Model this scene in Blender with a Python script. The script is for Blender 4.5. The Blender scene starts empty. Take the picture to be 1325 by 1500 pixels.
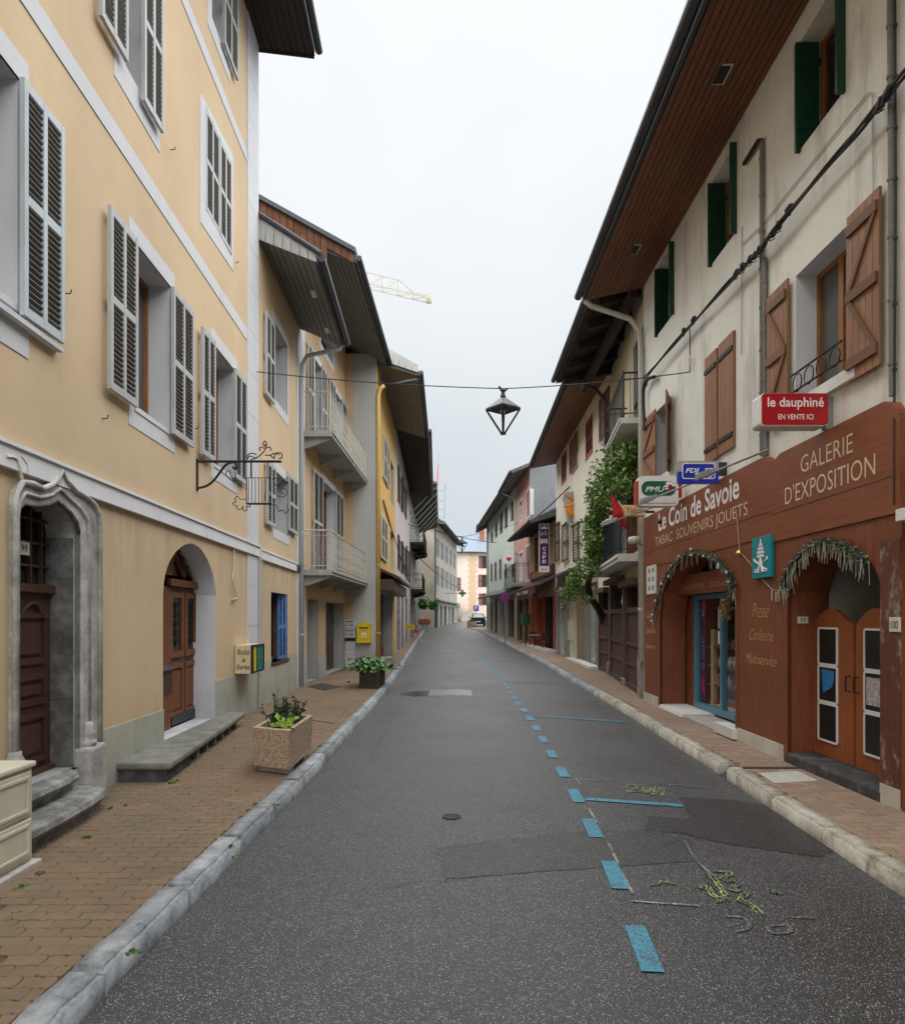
import bpy, bmesh, math, random
from mathutils import Vector, Matrix
from mathutils import noise as mnoise
from mathutils.geometry import tessellate_polygon
R = random.Random(11)
C = bpy.context.scene.collection
S = bpy.context.scene

# ------------------------------------------------------------------ camera, sky, sun, exposure
EYE, FPX, CX, HY = 1.8, 1000.0, 662.5, 905.0
cam = bpy.data.cameras.new("camera")
cam.sensor_fit = 'VERTICAL'; cam.sensor_height = 36.0; cam.sensor_width = 31.8
cam.lens = 24.0; cam.shift_y = (HY - 750.0) / 1500.0
cam.clip_start = 0.05; cam.clip_end = 3000
camo = bpy.data.objects.new("camera", cam); C.objects.link(camo)
camo.location = (0, 0, EYE); camo.rotation_euler = (math.pi / 2, 0, 0)
S.camera = camo

SUN_EL, SUN_ROT = math.radians(80), math.radians(200)
w = bpy.data.worlds.new("World"); S.world = w; w.use_nodes = True
nt = w.node_tree; nt.nodes.clear()
def wn(t, **k):
    n = nt.nodes.new(t)
    for a, b in k.items(): setattr(n, a, b)
    return n
sky = wn('ShaderNodeTexSky', sky_type='NISHITA', sun_disc=False, sun_elevation=SUN_EL, sun_rotation=SUN_ROT)
sky.air_density = 1.0; sky.dust_density = 3.0
tc = wn('ShaderNodeTexCoord'); sp = wn('ShaderNodeSeparateXYZ')
nt.links.new(tc.outputs['Generated'], sp.inputs[0])
rmp = wn('ShaderNodeValToRGB')
# overcast sky: brightness grows from the horizon to the zenith all the way round
rmp.color_ramp.elements[0].position = 0.0; rmp.color_ramp.elements[0].color = (2.2, 2.46, 2.58, 1)
rmp.color_ramp.elements[1].position = 1.0; rmp.color_ramp.elements[1].color = (4.8, 4.85, 4.9, 1)
e = rmp.color_ramp.elements.new(0.30); e.color = (2.92, 3.08, 3.15, 1)
e = rmp.color_ramp.elements.new(0.66); e.color = (3.78, 3.86, 3.92, 1)
nt.links.new(sp.outputs[2], rmp.inputs[0])
nz = wn('ShaderNodeTexNoise'); nz.inputs['Scale'].default_value = 1.6; nz.inputs['Detail'].default_value = 4
nt.links.new(tc.outputs['Generated'], nz.inputs['Vector'])
mr = wn('ShaderNodeMapRange'); mr.inputs[1].default_value = .3; mr.inputs[2].default_value = .7; mr.inputs[3].default_value = .87; mr.inputs[4].default_value = 1.06
nt.links.new(nz.outputs[0], mr.inputs[0])
mm = wn('ShaderNodeVectorMath', operation='SCALE'); nt.links.new(rmp.outputs[0], mm.inputs[0]); nt.links.new(mr.outputs[0], mm.inputs['Scale'])
mx = wn('ShaderNodeMix', data_type='RGBA'); mx.inputs[0].default_value = 0.95
nt.links.new(sky.outputs[0], mx.inputs[6]); nt.links.new(mm.outputs[0], mx.inputs[7])
bg = wn('ShaderNodeBackground'); bg.inputs[1].default_value = 0.05  # overcast
nt.links.new(mx.outputs[2], bg.inputs[0])
ow = wn('ShaderNodeOutputWorld'); nt.links.new(bg.outputs[0], ow.inputs[0])

sl = bpy.data.lights.new("sun", 'SUN'); sl.energy = 1.5; sl.angle = math.radians(150); sl.color = (1, .992, .98)
so = bpy.data.objects.new("sun", sl); C.objects.link(so)
so.rotation_euler = (math.radians(90) - SUN_EL, 0, math.radians(-20))
S.view_settings.view_transform = 'Standard'; S.view_settings.look = 'None'
S.view_settings.exposure = 2.4; S.view_settings.gamma = 1.0; S.view_settings.use_curve_mapping = False
S.render.engine = 'CYCLES'
S.cycles.max_bounces = 8; S.cycles.diffuse_bounces = 5; S.cycles.use_denoising = True

# ------------------------------------------------------------------ materials
MATS = {}
def newmat(name):
    m = bpy.data.materials.new(name); m.use_nodes = True
    t = m.node_tree; b = t.nodes['Principled BSDF']
    return m, t, b
def lk(t, a, b): t.links.new(a, b)
def noise(t, scale, detail=5, rough=.6, vec=None):
    n = t.nodes.new('ShaderNodeTexNoise'); n.inputs['Scale'].default_value = scale
    n.inputs['Detail'].default_value = detail; n.inputs['Roughness'].default_value = rough
    if vec is not None: lk(t, vec, n.inputs['Vector'])
    return n.outputs[0]
def ramp(t, fac, stops):
    r = t.nodes.new('ShaderNodeValToRGB'); cr = r.color_ramp
    cr.elements[0].position, cr.elements[0].color = stops[0][0], (*stops[0][1], 1)
    cr.elements[1].position, cr.elements[1].color = stops[-1][0], (*stops[-1][1], 1)
    for p, c in stops[1:-1]:
        x = cr.elements.new(p); x.color = (*c, 1)
    lk(t, fac, r.inputs[0]); return r.outputs[0]
def mixc(t, fac, a, b, mode='MIX'):
    n = t.nodes.new('ShaderNodeMix'); n.data_type = 'RGBA'; n.blend_type = mode
    if isinstance(fac, (int, float)): n.inputs[0].default_value = fac
    else: lk(t, fac, n.inputs[0])
    for v, i in ((a, 6), (b, 7)):
        if isinstance(v, tuple): n.inputs[i].default_value = (*v[:3], 1)
        else: lk(t, v, n.inputs[i])
    return n.outputs[2]
def mapr(t, v, a, b, c, d):
    n = t.nodes.new('ShaderNodeMapRange'); lk(t, v, n.inputs[0])
    for i, x in enumerate((a, b, c, d)): n.inputs[i + 1].default_value = x
    return n.outputs[0]
def pos(t, scale=None):
    g = t.nodes.new('ShaderNodeNewGeometry').outputs['Position']
    if scale:
        m = t.nodes.new('ShaderNodeMapping'); m.inputs['Scale'].default_value = scale; lk(t, g, m.inputs['Vector']); return m.outputs[0]
    return g
def bump(t, b, h, strength=.3, dist=.01):
    n = t.nodes.new('ShaderNodeBump'); n.inputs['Strength'].default_value = strength; n.inputs['Distance'].default_value = dist
    lk(t, h, n.inputs['Height']); lk(t, n.outputs[0], b.inputs['Normal'])
def objrand(t): return t.nodes.new('ShaderNodeObjectInfo').outputs['Random']

def stucco(name, col, var=.10, stain=(.5, .45, .38), amt=.35, rough=.92, fine=160, bs=.35, streak=1.0, band=None, grime=.45):
    m, t, b = newmat(name)
    g = pos(t)
    big = noise(t, .55, 4, .6, g)
    c1 = tuple(x * (1 - var) for x in col); c2 = tuple(min(.9, x * (1 + var)) for x in col)
    c = ramp(t, big, [(.3, c1), (.7, c2)])
    st = noise(t, 1.0, 6, .7, pos(t, (1.7, 1.7, .38)))
    sm = mapr(t, st, .52, .78, 0, amt * streak)
    c = mixc(t, sm, c, tuple(col[i] * stain[i] for i in range(3)))
    blot = noise(t, 2.3, 6, .7, g)
    bm_ = mapr(t, blot, .55, .8, 0, amt * .6)
    c = mixc(t, bm_, c, tuple(col[i] * stain[i] * 1.15 for i in range(3)))
    sz = t.nodes.new('ShaderNodeSeparateXYZ'); lk(t, g, sz.inputs[0])
    run = noise(t, 1.0, 6, .75, pos(t, (5, 5, .25)))
    def mul(a_, b_):
        q = t.nodes.new('ShaderNodeMath'); q.operation = 'MULTIPLY'; lk(t, a_, q.inputs[0]); lk(t, b_, q.inputs[1]); return q.outputs[0]
    if band: c = mixc(t, mul(mul(mapr(t, sz.outputs[2], band[0], band[1], 0, 1), mapr(t, sz.outputs[2], band[1], band[1] + .02, 1, 0)), mapr(t, run, .46, .72, 0, band[2])), c, tuple(x * .45 for x in col))
    if grime: c = mixc(t, mul(mapr(t, sz.outputs[2], .95, .12, 0, 1), mapr(t, blot, .35, .7, .1, grime * 1.6)), c, tuple(x * .4 for x in col))
    fn = noise(t, fine, 3, .7, g)
    c = mixc(t, mapr(t, fn, .3, .7, .0, .22), c, tuple(x * .72 for x in col))
    lk(t, c, b.inputs['Base Color']); b.inputs['Roughness'].default_value = rough
    b.inputs['Specular IOR Level'].default_value = .2
    hh = t.nodes.new('ShaderNodeMath'); hh.operation = 'ADD'; lk(t, fn, hh.inputs[0])
    l2 = noise(t, 14, 4, .6, g); lk(t, l2, hh.inputs[1])
    bump(t, b, hh.outputs[0], bs, .006)
    MATS[name] = m; return m
def plain(name, col, rough=.6, metal=0, var=.12, scale=9, spec=.4, bs=0, dirt=.0):
    m, t, b = newmat(name)
    n = noise(t, scale, 5, .65, pos(t))
    c = ramp(t, n, [(.3, tuple(x * (1 - var) for x in col)), (.7, tuple(min(.95, x * (1 + var)) for x in col))])
    if dirt:
        d = noise(t, 22, 6, .75, pos(t, (1, 1, .35)))
        c = mixc(t, mapr(t, d, .52, .72, 0, dirt), c, tuple(x * .35 for x in col))
    lk(t, c, b.inputs['Base Color']); b.inputs['Roughness'].default_value = rough; b.inputs['Metallic'].default_value = metal
    b.inputs['Specular IOR Level'].default_value = spec
    if bs: bump(t, b, noise(t, scale * 8, 4, .6, pos(t)), bs, .004)
    MATS[name] = m; return m
def wood(name, col, stretch=(14, 14, .9), rough=.6, var=.35, spec=.3, rand=.2, knots=.0):
    m, t, b = newmat(name)
    n = noise(t, 3.0, 6, .65, pos(t, stretch))
    n2 = noise(t, 1.2, 4, .6, pos(t))
    c = ramp(t, n, [(.25, tuple(x * (1 - var) for x in col)), (.55, col), (.8, tuple(x * (1 + var * .6) for x in col))])
    c = mixc(t, mapr(t, n2, .45, .75, 0, .45), c, tuple(x * .55 for x in col))
    if rand:
        c = mixc(t, mapr(t, objrand(t), 0, 1, 0, rand * 2), c, tuple(x * .55 for x in col))
    lk(t, c, b.inputs['Base Color']); b.inputs['Roughness'].default_value = rough
    b.inputs['Specular IOR Level'].default_value = spec
    bump(t, b, n, .25, .004)
    MATS[name] = m; return m
def stone(name, c1, c2, c3, scale=5, rough=.8, bs=.5, rand=.25):
    m, t, b = newmat(name)
    g = pos(t)
    n = noise(t, scale, 8, .7, g)
    c = ramp(t, n, [(.32, c1), (.5, c2), (.68, c3)])
    f = noise(t, scale * 18, 4, .7, g)
    c = mixc(t, mapr(t, f, .5, .75, 0, .5), c, tuple(x * .5 for x in c1))
    if rand: c = mixc(t, mapr(t, objrand(t), 0, 1, 0, rand), c, tuple(x * .6 for x in c1))
    lk(t, c, b.inputs['Base Color']); b.inputs['Roughness'].default_value = rough
    h = t.nodes.new('ShaderNodeMath'); h.operation = 'ADD'; lk(t, n, h.inputs[0]); lk(t, f, h.inputs[1])
    bump(t, b, h.outputs[0], bs, .012)
    MATS[name] = m; return m

stucco('ochre_render', (.615, .472, .308), .09, (.62, .54, .47), .55, streak=.32, band=(1.7, 2.93, .7), grime=.6)
stucco('ochre_deep', (.54, .385, .24), .08, (.6, .52, .45), .4)
stucco('orange_render', (.60, .385, .13), .10, (.6, .55, .5), .4)
stucco('grey_band', (.42, .42, .40), .07, (.6, .6, .6), .3)
stucco('plinth_paint', (.45, .455, .385), .08, (.55, .55, .5), .5)
stucco('white_trim', (.60, .61, .63), .05, (.6, .6, .58), .4, fine=60, bs=.2)
stucco('string_course_paint', (.74, .74, .76), .05, (.55, .53, .5), .4, fine=60, bs=.2)
stucco('cream_render', (.74, .735, .675), .12, (.46, .45, .41), 1.0)
stucco('cream_far', (.66, .63, .54), .10, (.5, .45, .38), .7)
stucco('yellow_cream', (.56, .50, .34), .08, (.5, .45, .4), .5)
stucco('grey_render', (.30, .30, .30), .10, (.55, .55, .55), .6)
stucco('gable_grey', (.19, .20, .21), .10, (.55, .55, .55), .6)
stucco('dark_grey_render', (.16, .165, .165), .12, (.55, .55, .55), .6)
stucco('beige_old', (.42, .38, .30), .16, (.45, .42, .38), .9)
stucco('grey_old', (.30, .29, .265), .18, (.4, .4, .38), .9)
stucco('pinkish_grey', (.50, .45, .44), .10, (.5, .48, .46), .7)
stucco('pink_render', (.52, .285, .24), .08, (.6, .55, .5), .5)
stucco('green_render', (.60, .66, .58), .06, (.6, .6, .55), .4)
stucco('peach_render', (.66, .55, .48), .06, (.65, .6, .55), .3)
stucco('peach_quoin', (.60, .42, .29), .08, (.6, .6, .55), .3)
stucco('brown_beige', (.36, .26, .165), .12, (.5, .45, .4), .6)
stucco('red_render', (.36, .10, .06), .10, (.5, .5, .5), .4)
wood('grey_shutter', (.44, .45, .45), rough=.6, var=.12, rand=.12)
wood('pale_blue_shutter', (.50, .55, .58), rough=.6, var=.10, rand=.05)
wood('slat_shade_tone', (.19, .185, .17), rough=.75, var=.2, rand=.1)  # shade of the slat undersides put into a darker colour than the frames
wood('blue_shutter', (.12, .22, .46), rough=.6, var=.12, rand=.0)
wood('green_shutter', (.012, .062, .036), rough=.45, var=.2, rand=.0)
wood('brown_shutter', (.32, .155, .078), (16, 16, .8), rough=.6, var=.4, rand=.22)
wood('brown_batten', (.19, .095, .055), rough=.65, var=.35, rand=.2)
wood('red_brown_shutter', (.16, .045, .035), rough=.6, var=.25, rand=.1)
wood('dark_shutter', (.075, .045, .035), rough=.65, var=.3, rand=.1)
wood('window_wood', (.30, .13, .045), rough=.45, var=.3, rand=0)
wood('door_wood', (.20, .075, .03), rough=.5, var=.4, rand=.1)
wood('dark_door_wood', (.085, .042, .028), rough=.42, var=.35, rand=.05)
wood('garage_door_wood', (.125, .078, .058), rough=.65, var=.4, rand=.2)
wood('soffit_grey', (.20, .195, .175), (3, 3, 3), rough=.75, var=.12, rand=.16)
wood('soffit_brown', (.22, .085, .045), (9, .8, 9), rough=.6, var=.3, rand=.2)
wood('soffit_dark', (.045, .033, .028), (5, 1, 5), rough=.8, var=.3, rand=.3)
wood('rusty_board', (.22, .10, .055), (10, 10, .8), rough=.85, var=.6, rand=.5)
wood('white_board', (.50, .50, .48), (8, 8, 1), rough=.8, var=.25, rand=.2)
wood('shop_panel', (.245, .08, .036), (2.2, .9, 9), rough=.5, var=.30, spec=.3, rand=.0)
wood('shop_panel_upright', (.235, .076, .034), (9, 9, .9), rough=.5, var=.35, spec=.3, rand=.08)
wood('saloon_wood', (.34, .105, .036), (9, 9, .9), rough=.45, var=.35, spec=.35, rand=.08)
wood('crate_wood', (.075, .06, .045), (1, 8, 8), rough=.85, var=.4, rand=.4)
plain('dark_metal', (.035, .037, .042), .45, .3, .2, spec=.5)
plain('gutter_metal', (.055, .06, .068), .45, .5, .2)
plain('zinc', (.30, .31, .32), .45, .6, .12)
plain('pipe_grey', (.44, .44, .45), .55, 0, .1, dirt=.4)
plain('pipe_cream', (.56, .54, .46), .55, 0, .1, dirt=.4)
plain('pipe_yellow', (.58, .38, .12), .55, 0, .12, dirt=.4)
plain('iron', (.025, .02, .018), .6, .3, .3)
plain('rail_cream', (.50, .48, .41), .6, 0, .15, dirt=.5)
plain('rail_dark', (.015, .025, .03), .5, .2, .2)
plain('cable', (.018, .018, .02), .6)
plain('roof_slate', (.085, .09, .10), .7, 0, .3, 14)
plain('roof_blue_slate', (.15, .19, .24), .6, 0, .2, 6)
plain('cabinet_plastic', (.56, .54, .43), .5, 0, .06, 6, dirt=.25)
plain('concrete', (.36, .35, .32), .85, 0, .2, 7, bs=.3)
plain('slab_white', (.62, .62, .60), .7, 0, .08, 8, dirt=.3)
plain('white_paint', (.74, .74, .72), .5, 0, .04, 8)
plain('letter_white', (.80, .79, .76), .5, 0, .02)
plain('letter_gold', (.70, .58, .40), .5, 0, .12, 20)
plain('letter_tan', (.66, .38, .18), .5, 0, .2, 20)
plain('letter_dark', (.02, .02, .02), .6)
plain('sign_red', (.42, .012, .018), .28, 0, .06)
plain('sign_blue', (.012, .03, .42), .3, 0, .05)
plain('sign_green', (.005, .11, .05), .3, 0, .05)
plain('sign_turquoise', (.0, .235, .31), .35, 0, .05)
plain('sign_grey', (.36, .36, .34), .45, 0, .1)
plain('sign_yellow', (.66, .42, .02), .4, 0, .06)
plain('sign_orange', (.62, .24, .02), .45, 0, .1)
plain('sign_purple', (.055, .012, .075), .35, 0, .08)
plain('tabac_beige', (.58, .44, .24), .5, 0, .06)
plain('plaque', (.62, .60, .50), .4, 0, .05)
plain('blackboard', (.012, .013, .015), .35, 0, .2)
plain('post_yellow', (.68, .50, .012), .35, 0, .05)
plain('box_grey', (.48, .50, .50), .45, 0, .06)
plain('book_green', (.0, .22, .15), .4, 0, .1)
plain('book_cream', (.62, .52, .33), .5, 0, .05)
plain('shop_blue', (.085, .23, .32), .4, 0, .08)
plain('banner_blue', (.012, .015, .20), .4, 0, .1)
plain('pink_print', (.55, .03, .20), .5)
plain('poster_blue', (.03, .20, .50), .5, 0, .3, 40)
plain('poster_photo', (.45, .40, .42), .5, 0, .6, 26)
plain('paper', (.66, .66, .62), .7, 0, .06, 30)
plain('brass', (.55, .40, .15), .3, .9, .1)
plain('dark_interior', (.09, .05, .03), .9)
plain('interior_grey', (.50, .51, .51), .9, 0, .25, 2)
plain('curtain', (.34, .34, .32), .9, 0, .15, 12)
plain('soil', (.03, .022, .016), .95)
plain('tinsel_green', (.018, .05, .025), .5, .2, .4, 30)
plain('tinsel_pale', (.55, .52, .42), .35, .3, .2, 30)
plain('dried_flower', (.36, .24, .11), .9, 0, .5, 40)
plain('tyre', (.012, .012, .012), .8)
plain('car_paint', (.02, .024, .03), .22, .3, .1)
plain('lamp_red', (.30, .01, .012), .25)
plain('awning_maroon', (.07, .016, .018), .8, 0, .15)
plain('awning_grey', (.10, .11, .12), .8, 0, .15)
plain('crane_yellow', (.44, .41, .32), .5, 0, .2)
plain('tile_stone', (.26, .29, .30), .6, 0, .3, 4)
plain('goods_red', (.36, .02, .02), .4); plain('goods_white', (.6, .6, .58), .4); plain('goods_brown', (.25, .11, .04), .5)
plain('flag_pink', (.55, .20, .2), .8)
plain('terracotta', (.30, .10, .05), .8, 0, .2)
plain('chair_dark', (.05, .03, .025), .6)
plain('drain_iron', (.045, .04, .037), .7, .4, .3)
plain('cover_stone', (.48, .47, .44), .8, 0, .1, 12)
plain('yellow_tile', (.50, .42, .14), .5, 0, .3, 22)
plain('vine_wood', (.03, .024, .018), .9, 0, .3)
plain('conduit_grey', (.17, .165, .15), .6, 0, .2, dirt=.4)
plain('wet_painted_sheen', (.15, .165, .18), .30, 0, .25, 3)  # pale bluish colour stands in for sky reflected on wet asphalt
plain('steel_grey', (.24, .25, .25), .5, .3, .15)
plain('brick_red', (.28, .11, .06), .9, 0, .2)
stone('step_stone', (.08, .08, .08), (.20, .20, .195), (.44, .44, .43), 4)
stone('bench_stone', (.13, .14, .11), (.20, .20, .175), (.30, .30, .27), 4)
stone('jamb_stone', (.22, .21, .20), (.42, .41, .39), (.66, .66, .65), 3.5, bs=.6)
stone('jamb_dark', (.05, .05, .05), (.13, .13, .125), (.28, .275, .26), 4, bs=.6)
stone('kerb_grey', (.11, .125, .14), (.33, .355, .375), (.55, .57, .59), 4.2, rand=.45)
stone('kerb_cream', (.24, .21, .16), (.50, .47, .40), (.64, .62, .55), 4.2, rand=.4)
stone('black_stone', (.025, .025, .027), (.055, .055, .058), (.14, .14, .14), 6)
stone('wall_stone', (.17, .165, .15), (.28, .27, .25), (.42, .41, .38), 4)

def gravel_planter():
    m, t, b = newmat('pebbledash')
    v = t.nodes.new('ShaderNodeTexVoronoi'); v.inputs['Scale'].default_value = 85; lk(t, pos(t), v.inputs['Vector'])
    c = ramp(t, v.outputs['Color'], [(.1, (.20, .13, .085)), (.5, (.42, .30, .20)), (.9, (.62, .50, .38))])
    lk(t, c, b.inputs['Base Color']); b.inputs['Roughness'].default_value = .85
    bump(t, b, v.outputs['Distance'], .6, -.008); MATS['pebbledash'] = m
gravel_planter()
def asphalt(name, base, speck, sp_amt, rough=.62):
    m, t, b = newmat(name)
    g = pos(t)
    big = noise(t, .45, 5, .65, g); med = noise(t, 3.0, 5, .7, g)
    c = ramp(t, big, [(.3, tuple(x * .68 for x in base)), (.7, tuple(x * 1.35 for x in base))])
    c = mixc(t, mapr(t, med, .5, .75, 0, .4), c, tuple(x * .6 for x in base))
    v = t.nodes.new('ShaderNodeTexVoronoi'); v.inputs['Scale'].default_value = 118; lk(t, g, v.inputs['Vector'])
    s = t.nodes.new('ShaderNodeSeparateColor'); lk(t, v.outputs['Color'], s.inputs[0])
    f = mapr(t, s.outputs[0], 1 - sp_amt, 1 - sp_amt + .12, 0, 1)
    f2 = mapr(t, v.outputs['Distance'], .25, .5, 1, 0)
    mu = t.nodes.new('ShaderNodeMath'); mu.operation = 'MULTIPLY'; lk(t, f, mu.inputs[0]); lk(t, f2, mu.inputs[1])
    tint = ramp(t, s.outputs[1], [(.2, tuple(x * .55 for x in speck)), (.6, tuple(x * .85 for x in speck)), (.95, speck)])
    c = mixc(t, mu.outputs[0], c, tint)
    dk = mapr(t, s.outputs[2], 0, .35, .55, 0); c = mixc(t, dk, c, tuple(x * .35 for x in base))
    lk(t, c, b.inputs['Base Color'])
    rr = mapr(t, big, .3, .7, rough - .1, rough + .12); lk(t, rr, b.inputs['Roughness'])
    b.inputs['Specular IOR Level'].default_value = .45
    bump(t, b, v.outputs['Distance'], .5, -.006); MATS[name] = m; return m
asphalt('asphalt', (.043, .044, .047), (.50, .49, .47), .36, .46)
asphalt('asphalt_patch', (.025, .025, .027), (.30, .29, .28), .20, .42)
asphalt('asphalt_band', (.034, .0345, .037), (.40, .39, .37), .25, .45)
def wet():
    m, t, b = newmat('puddle_water'); b.inputs['Base Color'].default_value = (.035, .035, .037, 1); b.inputs['Roughness'].default_value = .18
    b.inputs['Specular IOR Level'].default_value = .6; MATS['puddle_water'] = m
wet()
def roadpaint(name, col, lo=.50, hi=.62):
    m, t, b = newmat(name); g = pos(t)
    v = noise(t, 70, 4, .75, g); v2 = noise(t, 6, 4, .6, g)
    ad = t.nodes.new('ShaderNodeMath'); ad.operation = 'MULTIPLY_ADD'; lk(t, v2, ad.inputs[0]); ad.inputs[1].default_value = .35; lk(t, v, ad.inputs[2])
    c = mixc(t, mapr(t, ad.outputs[0], lo + .17, hi + .17, 0, 1), col, (.06, .06, .06))
    lk(t, c, b.inputs['Base Color']); b.inputs['Roughness'].default_value = .6; MATS[name] = m
roadpaint('blue_paint', (.045, .27, .40), .47, .62); roadpaint('white_road_paint', (.42, .42, .42), .42, .55)
roadpaint('chalk_green', (.46, .64, .18), .36, .50); roadpaint('chalk_white', (.40, .40, .40), .36, .5)
roadpaint('yellow_road_paint', (.42, .36, .18), .45, .6)
def paver(name, cols, moss):
    m, t, b = newmat(name); g = pos(t)
    c = ramp(t, objrand(t), [(0, cols[0]), (.5, cols[1]), (1, cols[2])])
    pv = noise(t, 9, 3, .5, g)
    c = mixc(t, mapr(t, pv, .35, .65, 0, .8), c, ramp(t, pv, [(.3, cols[2]), (.7, cols[0])]))
    f = noise(t, 170, 3, .7, g); c = mixc(t, mapr(t, f, .45, .7, 0, .5), c, tuple(x * .5 for x in cols[1]))
    f3 = noise(t, 230, 2, .7, g); c = mixc(t, mapr(t, f3, .62, .72, 0, .55), c, tuple(min(.8, x * 2.0) for x in cols[1]))
    big = noise(t, 1.3, 5, .7, g)
    if moss: c = mixc(t, mapr(t, big, .40, .64, 0, moss), c, (.105, .10, .052))
    big2 = noise(t, .8, 5, .7, g); c = mixc(t, mapr(t, big2, .5, .75, 0, .5), c, tuple(x * .5 for x in cols[1]))
    lk(t, c, b.inputs['Base Color']); b.inputs['Roughness'].default_value = .8
    bump(t, b, f, .5, .004); MATS[name] = m
paver('paver_brown', [(.175, .11, .068), (.205, .13, .08), (.235, .155, .10)], .65)
paver('paver_pink', [(.24, .155, .11), (.31, .215, .155), (.38, .285, .21)], .15)
def joint(name, a, bcol):
    m, t, b = newmat(name); g = pos(t)
    c = ramp(t, noise(t, 2.2, 6, .75, g), [(.42, a), (.62, bcol)]); lk(t, c, b.inputs['Base Color']); b.inputs['Roughness'].default_value = .95; MATS[name] = m
joint('joint_moss', (.085, .062, .04), (.075, .10, .028)); joint('joint_sand', (.15, .115, .085), (.20, .16, .12))
def leafmat(name, a, b2, rough=.5):
    m, t, b = newmat(name); g = pos(t)
    c = ramp(t, noise(t, 16, 3, .6, g), [(.3, a), (.7, b2)])
    lk(t, c, b.inputs['Base Color']); b.inputs['Roughness'].default_value = rough
    MATS[name] = m
leafmat('leaf_vine', (.06, .13, .022), (.19, .31, .06)); leafmat('leaf_dark', (.018, .04, .014), (.05, .085, .028))
leafmat('leaf_lime', (.14, .26, .02), (.26, .38, .04)); leafmat('leaf_hosta', (.025, .10, .012), (.09, .24, .035)); leafmat('leaf_weed', (.04, .10, .012), (.09, .19, .025))
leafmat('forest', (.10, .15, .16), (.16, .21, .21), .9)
def glass():
    m, t, b = newmat('glass_dark'); b.inputs['Base Color'].default_value = (.022, .024, .025, 1); b.inputs['Roughness'].default_value = .06
    b.inputs['Specular IOR Level'].default_value = .45; MATS['glass_dark'] = m
    m, t, b = newmat('glass_grey'); b.inputs['Base Color'].default_value = (.10, .105, .10, 1); b.inputs['Roughness'].default_value = .08; MATS['glass_grey'] = m
    m, t, b = newmat('glass_pale'); b.inputs['Base Color'].default_value = (.24, .30, .28, 1); b.inputs['Roughness'].default_value = .12; MATS['glass_pale'] = m
    m, t, b = newmat('glass_clear'); t.nodes.remove(b)
    tr = t.nodes.new('ShaderNodeBsdfTransparent'); gl = t.nodes.new('ShaderNodeBsdfGlossy'); gl.inputs['Roughness'].default_value = .03
    fr = t.nodes.new('ShaderNodeFresnel'); fr.inputs[0].default_value = 1.45; mi = t.nodes.new('ShaderNodeMixShader')
    tr.inputs[0].default_value = (.88, .9, .89, 1)
    fm = t.nodes.new('ShaderNodeMath'); fm.operation = 'MULTIPLY'; fm.inputs[1].default_value = .35; lk(t, fr.outputs[0], fm.inputs[0]); lk(t, fm.outputs[0], mi.inputs[0]); lk(t, tr.outputs[0], mi.inputs[1]); lk(t, gl.outputs[0], mi.inputs[2]); lk(t, mi.outputs[0], t.nodes['Material Output'].inputs[0]); MATS['glass_clear'] = m
glass()
def peeling():
    m, t, b = newmat('peeling_panel'); g = pos(t)
    n = noise(t, 5, 8, .75, pos(t, (1, 1, .6)))
    w0 = noise(t, 3.0, 6, .65, pos(t, (14, 14, .9)))
    c = ramp(t, w0, [(.25, (.07, .022, .012)), (.7, (.15, .045, .022))])
    c = mixc(t, mapr(t, n, .53, .62, 0, .75), c, (.33, .30, .29)); lk(t, c, b.inputs['Base Color']); b.inputs['Roughness'].default_value = .6; MATS['peeling_panel'] = m
peeling()

# ------------------------------------------------------------------ building blocks
W = {}
Z = Vector((0, 0, 1))
def at(px, py, Y): return Vector(((px - CX) / FPX * Y, Y, EYE + (HY - py) / FPX * Y))
def gnd(px, py, z=0.0):
    Y = (EYE - z) * FPX / (py - HY); return Vector(((px - CX) / FPX * Y, Y, z))
class Frame:
    """A vertical plane: u along it, v up, w out of it."""
    def __init__(s, o, d, n): s.o, s.d, s.n = Vector(o), Vector(d).normalized(), Vector(n).normalized()
    def pt(s, u, v, w=0): return s.o + s.d * u + s.n * w + Z * v
    def uv(s, px, py, w=0):
        r = at(px, py, 1) - Vector((0, 0, EYE)); e = Vector((0, 0, EYE))
        t = (s.o + s.n * w - e).dot(s.n) / r.dot(s.n); q = e + r * t - s.o
        return q.dot(s.d), q.z
    def u(s, px, w=0): return s.uv(px, HY, w)[0]
    def rect(s, xl, ytl, ybl, xr, ytr, ybr, w=0):
        a, b_, c, d = s.uv(xl, ytl, w), s.uv(xl, ybl, w), s.uv(xr, ytr, w), s.uv(xr, ybr, w)
        return (min(a[0], c[0]), max(a[0], c[0]), (b_[1] + d[1]) / 2, (a[1] + c[1]) / 2)
    def poly(s, pts, w=0): return [s.uv(x, y, w) for x, y in pts]
    def sub(s, u, w, ang):
        c_, s_ = math.cos(ang), math.sin(ang)
        return Frame(s.pt(u, 0, w), s.d * c_ + s.n * s_, s.n * c_ - s.d * s_)
    def mat(s, u, v, w): 
        p = s.pt(u, v, w); m = Matrix.Identity(4)
        for i, a in enumerate((s.d, s.n, Z)):
            for k in range(3): m[k][i] = a[k]
        m.translation = p; return m
def wall_frame(x0, y0, x1, y1, side):
    d = Vector((x1 - x0, y1 - y0, 0)).normalized()
    return Frame((x0, y0, 0), d, Vector((d.y, -d.x, 0)) * (1 if side == 'L' else -1))
def facing(Y, n=(0, -1, 0)): return Frame((0, Y, 0), (1, 0, 0), n)

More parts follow.
